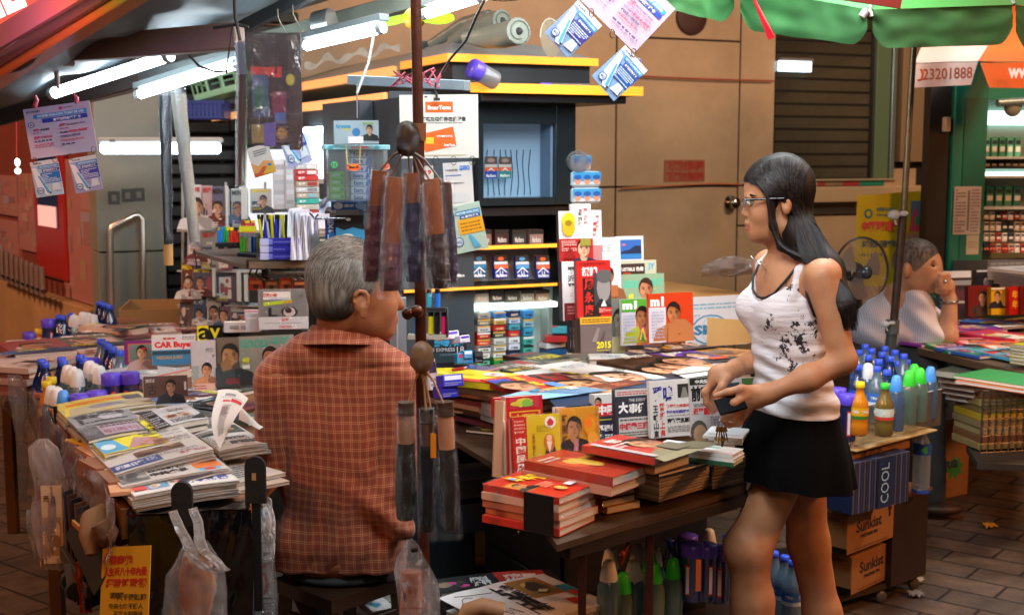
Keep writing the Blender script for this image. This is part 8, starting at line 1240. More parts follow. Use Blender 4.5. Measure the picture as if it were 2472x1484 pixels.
umb(918,412,898,690,YU+.03,54,UC('#4a2430'),CU,.3,'maroon folded umbrella with a long brown handle at the left of the upper bunch',G1)
umb(954,428,940,712,YU,56,UC('#54303a'),CU,.55,'plum folded umbrella second from the left in the upper bunch',G1)
umb(992,418,1000,690,YU+.02,50,UC('#28243c'),CU,.26,'navy folded umbrella in the middle of the upper bunch',G1)
umb(1040,432,1062,706,YU,58,UC('#2c1a1c'),CU,.48,'dark brown folded umbrella right of the navy one in the upper bunch',G1)
umb(1074,440,1088,692,YU+.04,40,UC('#241c34'),P('#3a2420',.4),.3,'violet-black folded umbrella at the right of the upper bunch',G1)
umb(980,984,978,1264,2.5,50,UC('#0a0807'),P('#8a6a50',.4),.3,'black folded umbrella with tan band at the left of the lower bunch',G4,P('#8a7868',.25,.9))
umb(1030,1000,1032,1292,2.52,44,UC('#08080e'),P('#5a4438',.4),.25,'dark navy folded umbrella with an orange tag in the lower bunch',G4,P('#9aa4a8',.2,.9))
umb(1074,984,1090,1288,2.5,50,UC('#0b0809'),P('#a87858',.4),.32,'black folded umbrella at the right of the lower bunch',G4,P('#8a6a58',.25,.9))
m=MB();Mx,w_,h_=standm(1040,1046,1053,1104,2.44,-10);m.M=Mx;m.box(0,w_,0,h_,0,.001,P('#e08a18',.5));solo(m,'tag','orange tag stuck on the middle umbrella of the lower bunch','tag')
for(kx,ky,r_,c,tops,lb,Yk)in[(983,335,.026,'#5a4438',[(918,412),(948,428),(990,418),(1010,418),(1035,432),(1065,438)],'brown plastic knot with strings carrying the upper umbrella bunch',YU),(1018,862,.024,'#a8825c',[(985,975),(1028,990),(1040,985),(1070,972)],'pale plastic knot with strings carrying the lower umbrella bunch',2.5)]:
 o=thing('bag_knot',lb,'knot',at(kx,ky,Yk));m=MB();c0=at(kx,ky,Yk);mk_=FILM(c,fac=.1,bump=.9,scale=40,opa=.8,cloud=.15)
 m.grid(lambda u,v:(c0.x+r_*math.sin(math.pi*v)*math.cos(6.283*u)*(1+.25*noise.noise(Vector((u*5,v*5,kx)))),c0.y+r_*math.sin(math.pi*v)*math.sin(6.283*u),c0.z+r_*1.35*math.cos(math.pi*v)),24,16,mk_);m.build('bag',o,world=True)
 m=MB()
 for i,(x,y)in enumerate(tops):p1=at(x,y,Yk);m.tube([c0+Vector((0,0,-r_*.8)),c0.lerp(p1,.5)+Vector((.003*math.sin(i*3),0,0)),p1],[.005,.0022,.0022],P(c,.4),n=6)
 m.build('strings',o,world=True)
# ================================================================ PEOPLE: smooth bodies from blended limbs
def sdf_mesh(prims,res,disp=None):
 pts=[]
 for p in prims:
  if p[0]=='c':pts+=[np.array(p[1])-p[3],np.array(p[1])+p[3],np.array(p[2])-p[4],np.array(p[2])+p[4]]
  elif p[0]=='e':pts+=[np.array(p[1])-max(p[2]),np.array(p[1])+max(p[2])]
 lo=np.min(pts,0)-4*res;hi=np.max(pts,0)+4*res;n=np.ceil((hi-lo)/res).astype(int)+1
 ax=[lo[i]+np.arange(n[i])*res for i in range(3)];D=np.full(n,.05,np.float32)
 for p in prims:
  kind=p[0]
  if kind=='pl':
   X,Y_,Z_=np.meshgrid(*ax,indexing='ij',sparse=True);c,nn=p[1],p[2];D=np.maximum(D,((X-c[0])*nn[0]+(Y_-c[1])*nn[1]+(Z_-c[2])*nn[2]).astype(np.float32));continue
  k=p[-1];sub=kind.startswith('-');kd=kind[-1]
  if kd=='c':a,b_,ra,rb=np.array(p[1]),np.array(p[2]),p[3],p[4];l0=np.minimum(a,b_)-max(ra,rb);h0=np.maximum(a,b_)+max(ra,rb)
  else:c=np.array(p[1]);rad=np.array(p[2]);l0=c-rad.max();h0=c+rad.max()
  pad=k+3*res;i0=np.maximum(((l0-pad-lo)/res).astype(int),0);i1=np.minimum(((h0+pad-lo)/res).astype(int)+2,n)
  sl=tuple(slice(i0[i],i1[i])for i in range(3))
  if any(s.stop<=s.start for s in sl):continue
  X,Y_,Z_=np.meshgrid(*[ax[i][sl[i]]for i in range(3)],indexing='ij',sparse=True)
  if kd=='c':
   ab=b_-a;L2=max(ab.dot(ab),1e-9);t=np.clip(((X-a[0])*ab[0]+(Y_-a[1])*ab[1]+(Z_-a[2])*ab[2])/L2,0,1)
   d=np.sqrt((X-a[0]-t*ab[0])**2+(Y_-a[1]-t*ab[1])**2+(Z_-a[2]-t*ab[2])**2)-(ra+(rb-ra)*t)
  else:
   Rm=p[3];q0,q1,q2=X-c[0],Y_-c[1],Z_-c[2]
   if Rm is not None:q0,q1,q2=[Rm[0][i]*q0+Rm[1][i]*q1+Rm[2][i]*q2 for i in range(3)]
   k0=np.sqrt((q0/rad[0])**2+(q1/rad[1])**2+(q2/rad[2])**2);k1=np.sqrt((q0/rad[0]**2)**2+(q1/rad[1]**2)**2+(q2/rad[2]**2)**2)+1e-6;d=k0*(k0-1)/k1
  o_=D[sl]
  if sub:h=np.maximum(k-np.abs(o_+d),0)/k;D[sl]=np.maximum(o_,-d)+h*h*k/4
  else:h=np.maximum(k-np.abs(o_-d),0)/k;D[sl]=np.minimum(o_,d)-h*h*k/4
 ins=D<0;C=np.zeros(tuple(x-1 for x in n),np.int8)
 for i in(0,1):
  for j in(0,1):
   for k in(0,1):C+=ins[i:n[0]-1+i,j:n[1]-1+j,k:n[2]-1+k]
 cell=np.argwhere((C>0)&(C<8));idx=-np.ones(C.shape,np.int64);idx[tuple(cell.T)]=np.arange(len(cell))
 acc=np.zeros((len(cell),3));cnt=np.zeros(len(cell));cor=[(i,j,k)for i in(0,1)for j in(0,1)for k in(0,1)]
 for a in cor:
  for b_ in cor:
   if sum(b_)-sum(a)==1 and all(y>=x for x,y in zip(a,b_)):
    da=D[tuple((cell+a).T)];db=D[tuple((cell+b_).T)];m_=(da<0)!=(db<0);t=np.where(m_,da/np.where(m_,da-db,1),0)[:,None]
    acc+=np.where(m_[:,None],np.array(a)+t*(np.array(b_)-np.array(a)),0);cnt+=m_
 V=lo+(cell+acc/cnt[:,None])*res;F=[]
 for axi in range(3):
  s1=[slice(None)]*3;s2=[slice(None)]*3;s1[axi]=slice(0,-1);s2[axi]=slice(1,None);A=ins[tuple(s1)];B=ins[tuple(s2)]
  e=np.argwhere(A!=B);u,v=(axi+1)%3,(axi+2)%3;e=e[(e[:,u]>0)&(e[:,v]>0)&(e[:,u]<n[u]-1)&(e[:,v]<n[v]-1)]
  du=np.zeros(3,int);dv=np.zeros(3,int);du[u]=1;dv[v]=1
  qd=np.stack([idx[tuple((e-du-dv).T)],idx[tuple((e-dv).T)],idx[tuple(e.T)],idx[tuple((e-du).T)]],1);fl_=~A[tuple(e.T)];qd[fl_]=qd[fl_][:,::-1];F.append(qd[(qd>=0).all(1)])
 F=np.concatenate(F)
 if disp is not None:
  V=V+disp(V)
 return V,F
def sdf_obj(prims,res,mat,name,parent,disp=None,matfn=None,smooth_it=1):
 V,F=sdf_mesh(prims,res,disp);m=MB();m.v=[tuple(p)for p in V.tolist()];m.f=[tuple(f)for f in F.tolist()];m.sm=[True]*len(m.f)
 mats=mat if isinstance(mat,list)else[mat];m.mats=list(mats)
 if matfn is not None:c=V[F].mean(1);m.m=[int(i)for i in matfn(c)]
 else:m.m=[0]*len(m.f)
 return m.build(name,parent,world=True)
def skin(hexc,rough=.58):
 k=('skin',hexc)
 if k in MATS:return MATS[k]
 m,nt,N,L,b=newmat('skin');c=lin(hexc);tc=N.new('ShaderNodeTexCoord');n=N.new('ShaderNodeTexNoise');n.inputs['Scale'].default_value=22;n.inputs['Detail'].default_value=6;L.new(tc.outputs['Object'],n.inputs[0])
 r=N.new('ShaderNodeValToRGB');r.color_ramp.elements[0].position=.35;r.color_ramp.elements[1].position=.7;r.color_ramp.elements[0].color=(c[0]*.82,c[1]*.72,c[2]*.68,1);r.color_ramp.elements[1].color=c
 L.new(n.outputs[0],r.inputs[0]);L.new(r.outputs[0],b.inputs[0]);b.inputs['Roughness'].default_value=rough;b.inputs['Subsurface Weight'].default_value=.12;b.inputs['Subsurface Radius'].default_value=(.01,.004,.002);b.inputs['Subsurface Scale'].default_value=1
 bm=N.new('ShaderNodeBump');bm.inputs['Strength'].default_value=.25;bm.inputs['Distance'].default_value=.002;n2=N.new('ShaderNodeTexNoise');n2.inputs['Scale'].default_value=160;L.new(tc.outputs['Object'],n2.inputs[0]);L.new(n2.outputs[0],bm.inputs['Height']);L.new(bm.outputs[0],b.inputs['Normal']);MATS[k]=m;return m
V3=lambda x,y,Y:tuple(at(x,y,Y))
def ribbons(m,paths,w_,mats):
 for i,pts in enumerate(paths):
  mt=mats[i%len(mats)];vs=[];n=len(pts)
  for j,p in enumerate(pts):
   p=Vector(p);t=(Vector(pts[min(j+1,n-1)])-Vector(pts[max(j-1,0)])).normalized();s=t.cross(Vector((0,-1,.15)));s=s.normalized()if s.length>1e-4 else Vector((1,0,0));ww=w_*(1-.75*(j/(n-1))**2)/2;vs+=[p-s*ww,p+s*ww]
  m.add(vs,[(2*j,2*j+1,2*j+3,2*j+2)for j in range(n-1)],mt,True)
YM=3.12;man=thing('person','seated grey haired man in a rust plaid shirt seen from behind','person',Vector((at(820,1390,YM).x,YM+.03,0)))
sk1=skin('#9c6440');c_=lambda x,y,dY=0:V3(x,y,YM+dY)
pr_m=[('c',c_(822,760,.01),c_(818,815,.035),.058,.056,.03),('e',c_(832,668),(.090,.082,.094),None,.02),('e',c_(884,722,.03),(.064,.064,.080),None,.04),('e',c_(900,772,.04),(.046,.05,.036),None,.03),('c',c_(850,765,-.01),c_(925,797,.05),.034,.02,.03),('e',c_(928,797,.05),(.022,.026,.02),None,.02),('e',c_(930,742,.035),(.026,.03,.03),None,.03),('c',c_(942,690,.06),c_(966,738,.07),.012,.012,.015),('e',c_(944,770,.06),(.018,.02,.016),None,.015),('e',c_(905,668,.03),(.05,.06,.03),None,.03),('e',c_(872,733,-.078),(.012,.012,.028),None,.012)]
ear=[(862,748),(856,728),(858,712),(868,703),(880,704),(888,714),(888,730),(883,742)]
for i in range(len(ear)-1):pr_m.append(('c',c_(*ear[i],-.088+(.006 if i<2 else 0)),c_(*ear[i+1],-.088),.0048,.0048,.004))
pr_m+=[('c',c_(880,742,-.086),c_(876,762,-.084),.007,.008,.006),('-e',c_(877,727,-.094),(.006,.008,.012),None,.004)]
pr_m+=[('c',c_(690,905,.05),c_(940,905,.05),.055,.055,.04),('e',c_(815,1080,.09),(.13,.085,.24),None,.05),('e',c_(815,1330,.1),(.15,.10,.075),None,.05),('c',c_(668,920,.03),c_(672,1130,.06),.042,.036,.03),('c',c_(672,1130,.06),c_(745,1165,.32),.036,.026,.02),('c',c_(957,920,.03),c_(970,1140,.05),.042,.036,.03),('c',c_(970,1140,.05),c_(900,1180,.33),.036,.026,.02)]
for sx_,(wx,wy)in((1,(745,1165)),(-1,(900,1180))):
 w0=Vector(c_(wx,wy,.33));pr_m.append(('e',tuple(w0+Vector((sx_*.03,.05,-.01))),(.035,.05,.016),None,.02))
 for i in range(4):a=w0+Vector((sx_*.03+(i-1.5)*.018,.09,-.005));b_=a+Vector((sx_*.01,.035+.004*(i in(1,2)),-.008));c2=b_+Vector((0,.012,-.022));pr_m+=[('c',tuple(a),tuple(b_),.009,.008,.006),('c',tuple(b_),tuple(c2),.008,.007,.004)]
 a=w0+Vector((sx_*.055,.04,-.01));pr_m+=[('c',tuple(a),tuple(a+Vector((sx_*.02,.035,-.01))),.010,.008,.006)]
sdf_obj(pr_m,.0042,sk1,'body',man)
hips=[('c',c_(770,1372,.16),c_(740,1380,.50),.06,.06,.03),('c',c_(870,1372,.16),c_(920,1380,.50),.06,.06,.03),('c',c_(740,1395,.50),tuple(Vector((at(740,1395,YM).x,YM+.5,.1))),.06,.045,.04),('c',c_(920,1395,.50),tuple(Vector((at(920,1395,YM).x,YM+.5,.1))),.06,.045,.04),('e',c_(820,1385,.08),(.13,.08,.02),None,.02),('pl',(0,0,.475),(0,0,-1))]
hips=hips[:-1]
sdf_obj(hips,.009,P('#16161a',.8,var=.2),'trousers',man)
m=MB()
for x in(740,920):p=Vector((at(x,1395,YM).x,YM+.55,.0));m=MB();m.M=Matrix.Translation(p);m.ball((0,.03,.045),.05,P('#120e0c',.4),sx=.95,sy=2.2,sz=.85);m.build('shoe',man,world=True)
def plaid():
 m,nt,N,L,b=newmat('plaid_cloth');tc=N.new('ShaderNodeTexCoord');ns=N.new('ShaderNodeTexNoise');ns.inputs['Scale'].default_value=3.5;L.new(tc.outputs['Object'],ns.inputs[0])
 ma=N.new('ShaderNodeVectorMath');ma.operation='MULTIPLY_ADD';ma.inputs[1].default_value=(.06,.0,.06);L.new(ns.outputs['Color'],ma.inputs[0]);L.new(tc.outputs['Object'],ma.inputs[2]);sp_=N.new('ShaderNodeSeparateXYZ');L.new(ma.outputs[0],sp_.inputs[0])
 def M_(op,a,bb=None):
  x=N.new('ShaderNodeMath');x.operation=op
  for i,vv in enumerate((a,bb)):
   if vv is None:continue
   if isinstance(vv,(int,float)):x.inputs[i].default_value=vv
   else:L.new(vv,x.inputs[i])
  return x.outputs[0]
 def line(s,per,cs,wd):
  f=M_('FRACT',M_('ADD',M_('DIVIDE',s,per),40.0));o_=None
  for c in cs:t=M_('LESS_THAN',M_('ABSOLUTE',M_('SUBTRACT',f,c)),wd);o_=t if o_ is None else M_('MAXIMUM',o_,t)
  return o_
 lx=line(sp_.outputs['X'],.020,(.4,.6),.045);lz=line(sp_.outputs['Z'],.0225,(.4,.6),.04);lx2=line(sp_.outputs['X'],.040,(.25,),.12);lz2=line(sp_.outputs['Z'],.045,(.0,1.0),.12)
 f1=M_('MULTIPLY',M_('ADD',lx,lz),.26);f2=M_('MULTIPLY',M_('ADD',lx2,lz2),.22)
 mx=N.new('ShaderNodeMix');mx.data_type='RGBA';mx.inputs[6].default_value=lin('#7e3314');mx.inputs[7].default_value=lin('#64240c');L.new(f2,mx.inputs[0])
 m2=N.new('ShaderNodeMix');m2.data_type='RGBA';m2.inputs[7].default_value=lin('#d8a070');L.new(f1,m2.inputs[0]);L.new(mx.outputs[2],m2.inputs[6]);L.new(m2.outputs[2],b.inputs[0]);b.inputs['Roughness'].default_value=.8;b.inputs['Sheen Weight'].default_value=.2
 bm=N.new('ShaderNodeBump');bm.inputs['Strength'].default_value=.5;bm.inputs['Distance'].default_value=.012;n2=N.new('ShaderNodeTexNoise');n2.inputs['Scale'].default_value=9;n2.inputs['Detail'].default_value=4;n2.inputs['Distortion'].default_value=1;L.new(tc.outputs['Object'],n2.inputs[0]);L.new(n2.outputs[0],bm.inputs['Height']);L.new(bm.outputs[0],b.inputs['Normal']);return m
PLD=plaid();zt0=at(0,1388,YM).z
shirt=[('c',c_(697,900,.05),c_(935,900,.05),.066,.066,.05),('c',c_(745,850,.02),c_(880,850,.02),.05,.05,.05),('c',c_(660,925,.04),c_(665,1120,.06),.048,.050,.04),('c',c_(962,925,.04),c_(968,1150,.05),.050,.052,.04),('e',c_(815,1000,.07),(.155,.10,.17),None,.05),('e',c_(822,1130,.08),(.160,.105,.22),None,.05),('c',c_(728,1310,.08),c_(905,1310,.08),.083,.083,.05),('c',c_(718,1390,.08),c_(915,1390,.08),.072,.072,.04),('c',c_(930,1210,.02),c_(972,1275,.0),.05,.032,.04),('-e',c_(818,790,.03),(.058,.056,.03),None,.01),('pl',(0,0,zt0),(0,0,-1))]
oM=at(815,1100,YM)
def folds(V):
 x=V[:,0]-oM.x;z=V[:,2]-oM.z;d=np.zeros(len(V));lowf=np.clip((-z+.02)/.25,0,1);ang=x*.75+z
 d+=.009*np.sin(ang*48+2.5*np.sin(z*14+x*9))*lowf*np.clip((x+.1)/.2,0,1);d+=.005*np.sin((x*1.2-z*.3)*75+3*np.sin(z*9))*np.clip((-z)/.2,0,1);d+=.005*np.sin(z*40+x*30)*np.clip(z/.2,0,1)*np.clip(abs(x)/.12,0,1)
 c=-.010*np.exp(-((x+.128)/.008)**2)*np.clip((z+.25)/.1,0,1)*np.clip((.17-z)/.05,0,1)-.010*np.exp(-((x-.105-.02*np.sin(z*8))/.008)**2)*np.clip((z+.15)/.1,0,1)*np.clip((.15-z)/.05,0,1)
 c-=.005*np.exp(-((z-(at(0,893,YM).z-oM.z)-.012*np.sin(x*9))/.004)**2);d+=.004*np.sin(x*95+2*np.sin(z*20))*np.clip((.16-z)/.05,0,1)*np.clip((z-.0)/.15,0,1)
 out=np.zeros_like(V);out[:,1]=-(d+c);return out
sdf_obj(shirt,.006,PLD,'shirt',man,disp=folds)
m=MB()
def col(u,v):
 th=math.pi*(.02+.96*u);c=Vector(c_(820,803,.03));rx,ry=.092-.026*v,.086-.022*v;return(c.x-rx*math.cos(th),c.y-ry*math.sin(th),c.z-.014+.042*v-.005*abs(math.cos(th)))
m.grid(col,30,5,PLD);m.grid(lambda u,v:tuple(Vector(col(u,1))+(Vector(col(u,0))-Vector(col(u,1)))*v*(1.0+.35*abs(2*u-1)**3)+Vector((-.008*math.cos(math.pi*u)*v,-.006*v*math.sin(math.pi*u)-.001,0))),40,5,PLD);m.build('collar',man,world=True)
hg=[P('#6e665c',.5),P('#544c44',.5),P('#8c857c',.5),P('#3c342e',.5)]
hb_=[('e',c_(831,666,0),(.0945,.0865,.099),None,.01),('e',c_(812,715,.0),(.068,.078,.075),None,.03),('-e',c_(905,775,-.02),(.048,.09,.075),None,.012),('-e',c_(985,712,.0),(.066,.12,.075),None,.012),('-e',c_(868,735,-.08),(.028,.03,.036),None,.01),('pl',(0,0,at(0,766,YM).z),(0,0,-1)),('pl',c_(935,640,.06),(.9,.35,.1))]
def hair_mat(cols,name,zlo,zhi):
 m,nt,N,L,b=newmat(name);tc=N.new('ShaderNodeTexCoord');mp=N.new('ShaderNodeMapping');mp.inputs['Scale'].default_value=(110,110,9);L.new(tc.outputs['Object'],mp.inputs[0]);n=N.new('ShaderNodeTexNoise');n.inputs['Scale'].default_value=1;n.inputs['Detail'].default_value=4;L.new(mp.outputs[0],n.inputs[0])
 r=N.new('ShaderNodeValToRGB');r.color_ramp.elements[0].position=.35;r.color_ramp.elements[1].position=.65;r.color_ramp.elements[0].color=lin(cols[0]);r.color_ramp.elements[1].color=lin(cols[1]);L.new(n.outputs[0],r.inputs[0])
 sz=N.new('ShaderNodeSeparateXYZ');L.new(tc.outputs['Object'],sz.inputs[0]);mr=N.new('ShaderNodeMapRange');mr.inputs[1].default_value=zlo;mr.inputs[2].default_value=zhi;L.new(sz.outputs['Z'],mr.inputs[0]);mx=N.new('ShaderNodeMix');mx.data_type='RGBA';mx.inputs[6].default_value=lin(cols[2]);L.new(mr.outputs[0],mx.inputs[0]);L.new(r.outputs[0],mx.inputs[7]);L.new(mx.outputs[2],b.inputs[0])
 b.inputs['Roughness'].default_value=.55;b.inputs['Specular IOR Level'].default_value=.25;bm=N.new('ShaderNodeBump');bm.inputs['Strength'].default_value=.25;bm.inputs['Distance'].default_value=.0015;L.new(n.outputs[0],bm.inputs['Height']);L.new(bm.outputs[0],b.inputs['Normal']);return m
zo=0.0
ho=sdf_obj(hb_,.004,hair_mat(['#4e463e','#867e74','#241e1a'],'grey_hair',at(0,755,YM).z,at(0,705,YM).z),'hair',man)
random.seed(5);m=MB();cs_=Vector(c_(831,668));paths=[];cols_=[]
tries=0
while len(paths)<4200 and tries<20000:
 tries+=1;th=random.uniform(0,2*math.pi);ph=math.acos(random.uniform(-.75,1));d=Vector((math.sin(ph)*math.cos(th),math.sin(ph)*math.sin(th),math.cos(ph)))
 p=cs_+Vector((d.x*.095,d.y*.087,d.z*.0995));px=1236+FOC*p.x/p.y*1.0;pz=371-FOC*(p.z-EYE)/p.y
 if d.y>.3:continue
 if pz>762 or(px>845 and pz>700)or(px>905 and pz>640)or(px-845)/80+(pz-700)/160>.9:continue
 flow=Vector((-.35,-.25,-1))if d.z<.5 else Vector((-.75,-.2,-.3));t=(flow-d*flow.dot(d)).normalized();L_h=random.uniform(.012,.028);pp=[]
 for j in range(4):s=j/3;q_=p+t*L_h*s;dd_=(q_-cs_);e_=Vector((dd_.x/.095,dd_.y/.087,dd_.z/.0995));q_=cs_+dd_/e_.length*(1.0+.008+.02*s*random.uniform(0,1));pp.append(q_)
 paths.append(pp)
ribbons(m,paths,.0011,[hg[0],hg[2],hg[1],hg[0],hg[3],hg[1],hg[2]]);m.build('hair_strands',ho,world=False).location=(0,0,0)
_h=ho.children[0];inv=TM[man.name].inverted();_h.data.transform(inv)
YW=3.22;sk2=skin('#b98660');wo=thing('person','young woman with long dark hair, glasses, white print tank top and black skirt walking left','person',Vector((at(1900,1000,YW).x,YW,0)))
fv=Vector((-.93,-.36,0)).normalized();sv=Vector((.36,-.93,0)).normalized()
w_=lambda x,y,dY=0:V3(x,y,YW+dY)
def t_(x,y,df=0,ds=0):return tuple(at(x,y,YW)+fv*df+sv*ds)
RT=[[-fv.x,sv.x,0],[-fv.y,sv.y,0],[0,0,1]]
bw=[('e',w_(1887,456),(.078,.068,.080),None,.02),('e',w_(1845,452),(.042,.056,.042),None,.04),('e',w_(1848,508),(.045,.053,.070),None,.035),('e',w_(1832,548),(.026,.036,.03),None,.03),('c',w_(1888,545,-.04),w_(1832,566,-.012),.018,.015,.025),('c',w_(1888,545,.04),w_(1832,566,.012),.018,.015,.025),('e',w_(1825,566),(.0135,.017,.013),None,.016),('c',w_(1807,486),w_(1800,512),.0055,.0085,.010),('e',w_(1798,516),(.0085,.0095,.0075),None,.006),('e',w_(1805,520,-.010),(.009,.006,.006),None,.005),('e',w_(1805,520,.010),(.009,.006,.006),None,.005),('c',w_(1807,541,-.013),w_(1804,540,0),.0058,.0075,.006),('c',w_(1807,541,.013),w_(1804,540,0),.0058,.0075,.006),('c',w_(1809,552,-.011),w_(1807,553,0),.0058,.0078,.006),('c',w_(1809,552,.011),w_(1807,553,0),.0058,.0078,.006),('-c',w_(1800,546.5,-.02),w_(1800,546.5,.02),.0022,.0022,.004),('-e',w_(1803,487,-.034),(.013,.014,.010),None,.014),('-e',w_(1803,487,.034),(.013,.014,.010),None,.014),('c',w_(1810,476,-.045),w_(1803,476,-.015),.006,.007,.012),('e',w_(1838,515,-.038),(.022,.016,.022),None,.02),('e',w_(1899,494,-.072),(.013,.008,.026),None,.008),('-e',w_(1896,492,-.08),(.006,.006,.012),None,.004),('c',w_(1893,545),t_(1912,640,0,0),.046,.052,.03),('c',t_(1925,650,0,-.13),t_(1925,650,0,.12),.042,.044,.045),('e',t_(1912,690,.0,0),(.072,.125,.07),RT,.05)]
bw+=[('e',t_(1908,775),(.080,.115,.12),RT,.04),('e',t_(1912,880),(.076,.105,.10),RT,.05),('e',t_(1918,1020),(.088,.125,.09),RT,.05),('c',w_(1985,668,-.15),w_(2034,866,-.17),.040,.031,.03),('c',w_(2038,872,-.17),w_(1950,912,-.18),.030,.028,.02),('c',w_(1950,912,-.18),w_(1862,947,-.17),.028,.0205,.03),('c',w_(1870,660,.14),w_(1868,850,.13),.044,.036,.03),('c',w_(1868,850,.13),w_(1775,889,.02),.034,.023,.02)]
hN=-.16
def fing(pts,rs,k=.006):
 for i in range(len(pts)-1):bw.append(('c',w_(*pts[i]),w_(*pts[i+1]),rs[i],rs[i+1],k if i else.012))
bw+=[('e',w_(1820,960,hN),(.036,.016,.028),None,.022),('c',w_(1858,948,-.17),w_(1815,955,hN),.022,.02,.02)]
fing([(1822,944,hN-.01),(1790,938,hN-.02),(1757,946,hN-.02),(1728,955,hN-.01)],[.0125,.0105,.009,.0075])
fing([(1800,955,hN-.018),(1772,972,hN-.03),(1752,984,hN-.02)],[.0105,.009,.0075])
fing([(1798,972,hN-.012),(1768,990,hN-.025),(1745,998,hN-.015)],[.0105,.009,.0075])
fing([(1800,985,hN-.005),(1772,1007,hN-.015),(1748,1010,hN-.008)],[.010,.0088,.0072])
fing([(1806,992,hN+.004),(1784,1020,hN-.004),(1760,1026,hN),(1742,1013,hN)],[.0095,.0078,.007,.0062])
hF=-.03
bw+=[('e',w_(1740,906,hF),(.032,.020,.026),None,.02),('c',w_(1775,889,.0),w_(1735,905,hF),.022,.02,.02)]
fing([(1722,918,hF-.01),(1702,946,hF-.012),(1705,972,hF-.01),(1721,992,hF)],[.0105,.009,.008,.0065])
fing([(1732,922,hF+.012),(1716,950,hF+.012),(1716,975,hF+.01),(1726,990,hF+.005)],[.0105,.009,.008,.0065])
fing([(1742,922,hF+.026),(1732,950,hF+.028),(1732,972,hF+.02)],[.010,.0085,.007])
fing([(1750,918,hF+.038),(1744,942,hF+.042),(1742,960,hF+.036)],[.009,.0075,.0062])
fing([(1752,914,hF-.022),(1742,934,hF-.035),(1727,950,hF-.035)],[.012,.010,.008])
zf=.045
def gz(x,z,dY):p=at(x,1300,YW+dY);return(p.x,YW+dY,z)
bw+=[('c',w_(1896,1120,-.02),w_(1808,1322,-.06),.062,.055,.03),('c',w_(1806,1322,-.06),w_(1818,1500,-.05),.054,.047,.03),('e',w_(1790,1322,-.06),(.036,.042,.045),None,.03),('c',w_(1818,1450,-.05),gz(1800,.09,-.05),.052,.030,.03),('c',gz(1806,.06,-.05),gz(1700,.03,-.06),.034,.024,.02),('c',w_(1930,1110,.06),w_(1952,1310,.08),.066,.050,.03),('c',w_(1952,1310,.08),w_(1985,1480,.08),.052,.046,.03),('c',w_(1985,1480,.08),gz(2070,.12,.08),.048,.030,.03),('c',gz(2075,.09,.08),gz(1990,.03,.08),.032,.024,.02)]
sdf_obj(bw,.0038,[sk2,P('#a4604c',.35)],'body',wo,matfn=lambda c:((np.abs((c[:,2]-at(0,547,YW).z))<.0105)&(c[:,0]<at(1809,547,YW).x)&(np.abs(c[:,1]-YW)<.024)).astype(int))
m=MB()
for dY in(-.05,.08):m=MB();xx=1745 if dY<0 else 2025;p=gz(xx,.012,dY);m.M=Matrix.Translation(p);m.box(-.12,.12,-.042,.042,-.012,.0,P('#2a1c14',.5),bev=.01);m.M=I4;m.tube([gz(xx-20,.02,dY-.04),gz(xx-20,.06,dY),gz(xx-20,.02,dY+.04)],.006,P('#2a1c14',.5));m.build('sandal',wo,world=True)
m=MB()
for s in(-1,1):m=MB();p=w_(1809,487,.031*s);m.ball(p,.0105,P('#d8d0c8',.2),n=10);m.ball((p[0]-.0045,p[1]+.0015*s,p[2]-.001),.0062,P('#1c120c',.1),n=8);m.build('eye',wo,world=True)
m=MB();m.tube([w_(1807,482.5,-.041),w_(1812,484,-.046),w_(1818,487,-.047)],.0016,P('#18100c',.5),n=5)
m.tube([w_(1804,474,-.03),w_(1812,470.5,-.049),w_(1826,473,-.058)],[.0012,.0026,.0012],P('#1c120c',.8),n=6);m.build('eyebrow',wo,world=True)
m=MB();bk_=P('#0c0c0c',.2,coat=.6)
m.tube([w_(1800,483,-.060),w_(1850,480,-.073),w_(1893,479,-.080)],.0028,bk_,n=8);m.tube([w_(1797,480,-.06),w_(1794,480,.0),w_(1797,480,.06)],.0018,bk_,n=6)
for s in(-1,1):m.tube([tuple(Vector(w_(1795.5,490,.032*s))+Vector((.003*math.cos(R(a_))*0,.024*math.cos(R(a_)),.013*math.sin(R(a_)))))for a_ in range(0,361,24)],.0011,P('#8a8aa0',.2,.6),n=5,caps=False)
m.build('glasses',wo,world=True);
m=MB();m.tube([t_(1868,622,.03,-.06),w_(1850,650,-.02),w_(1843,672,-.04)],.0015,P('#d8d8d8',.1,.9),n=5);m.build('necklace',wo,world=True)
topmat=None
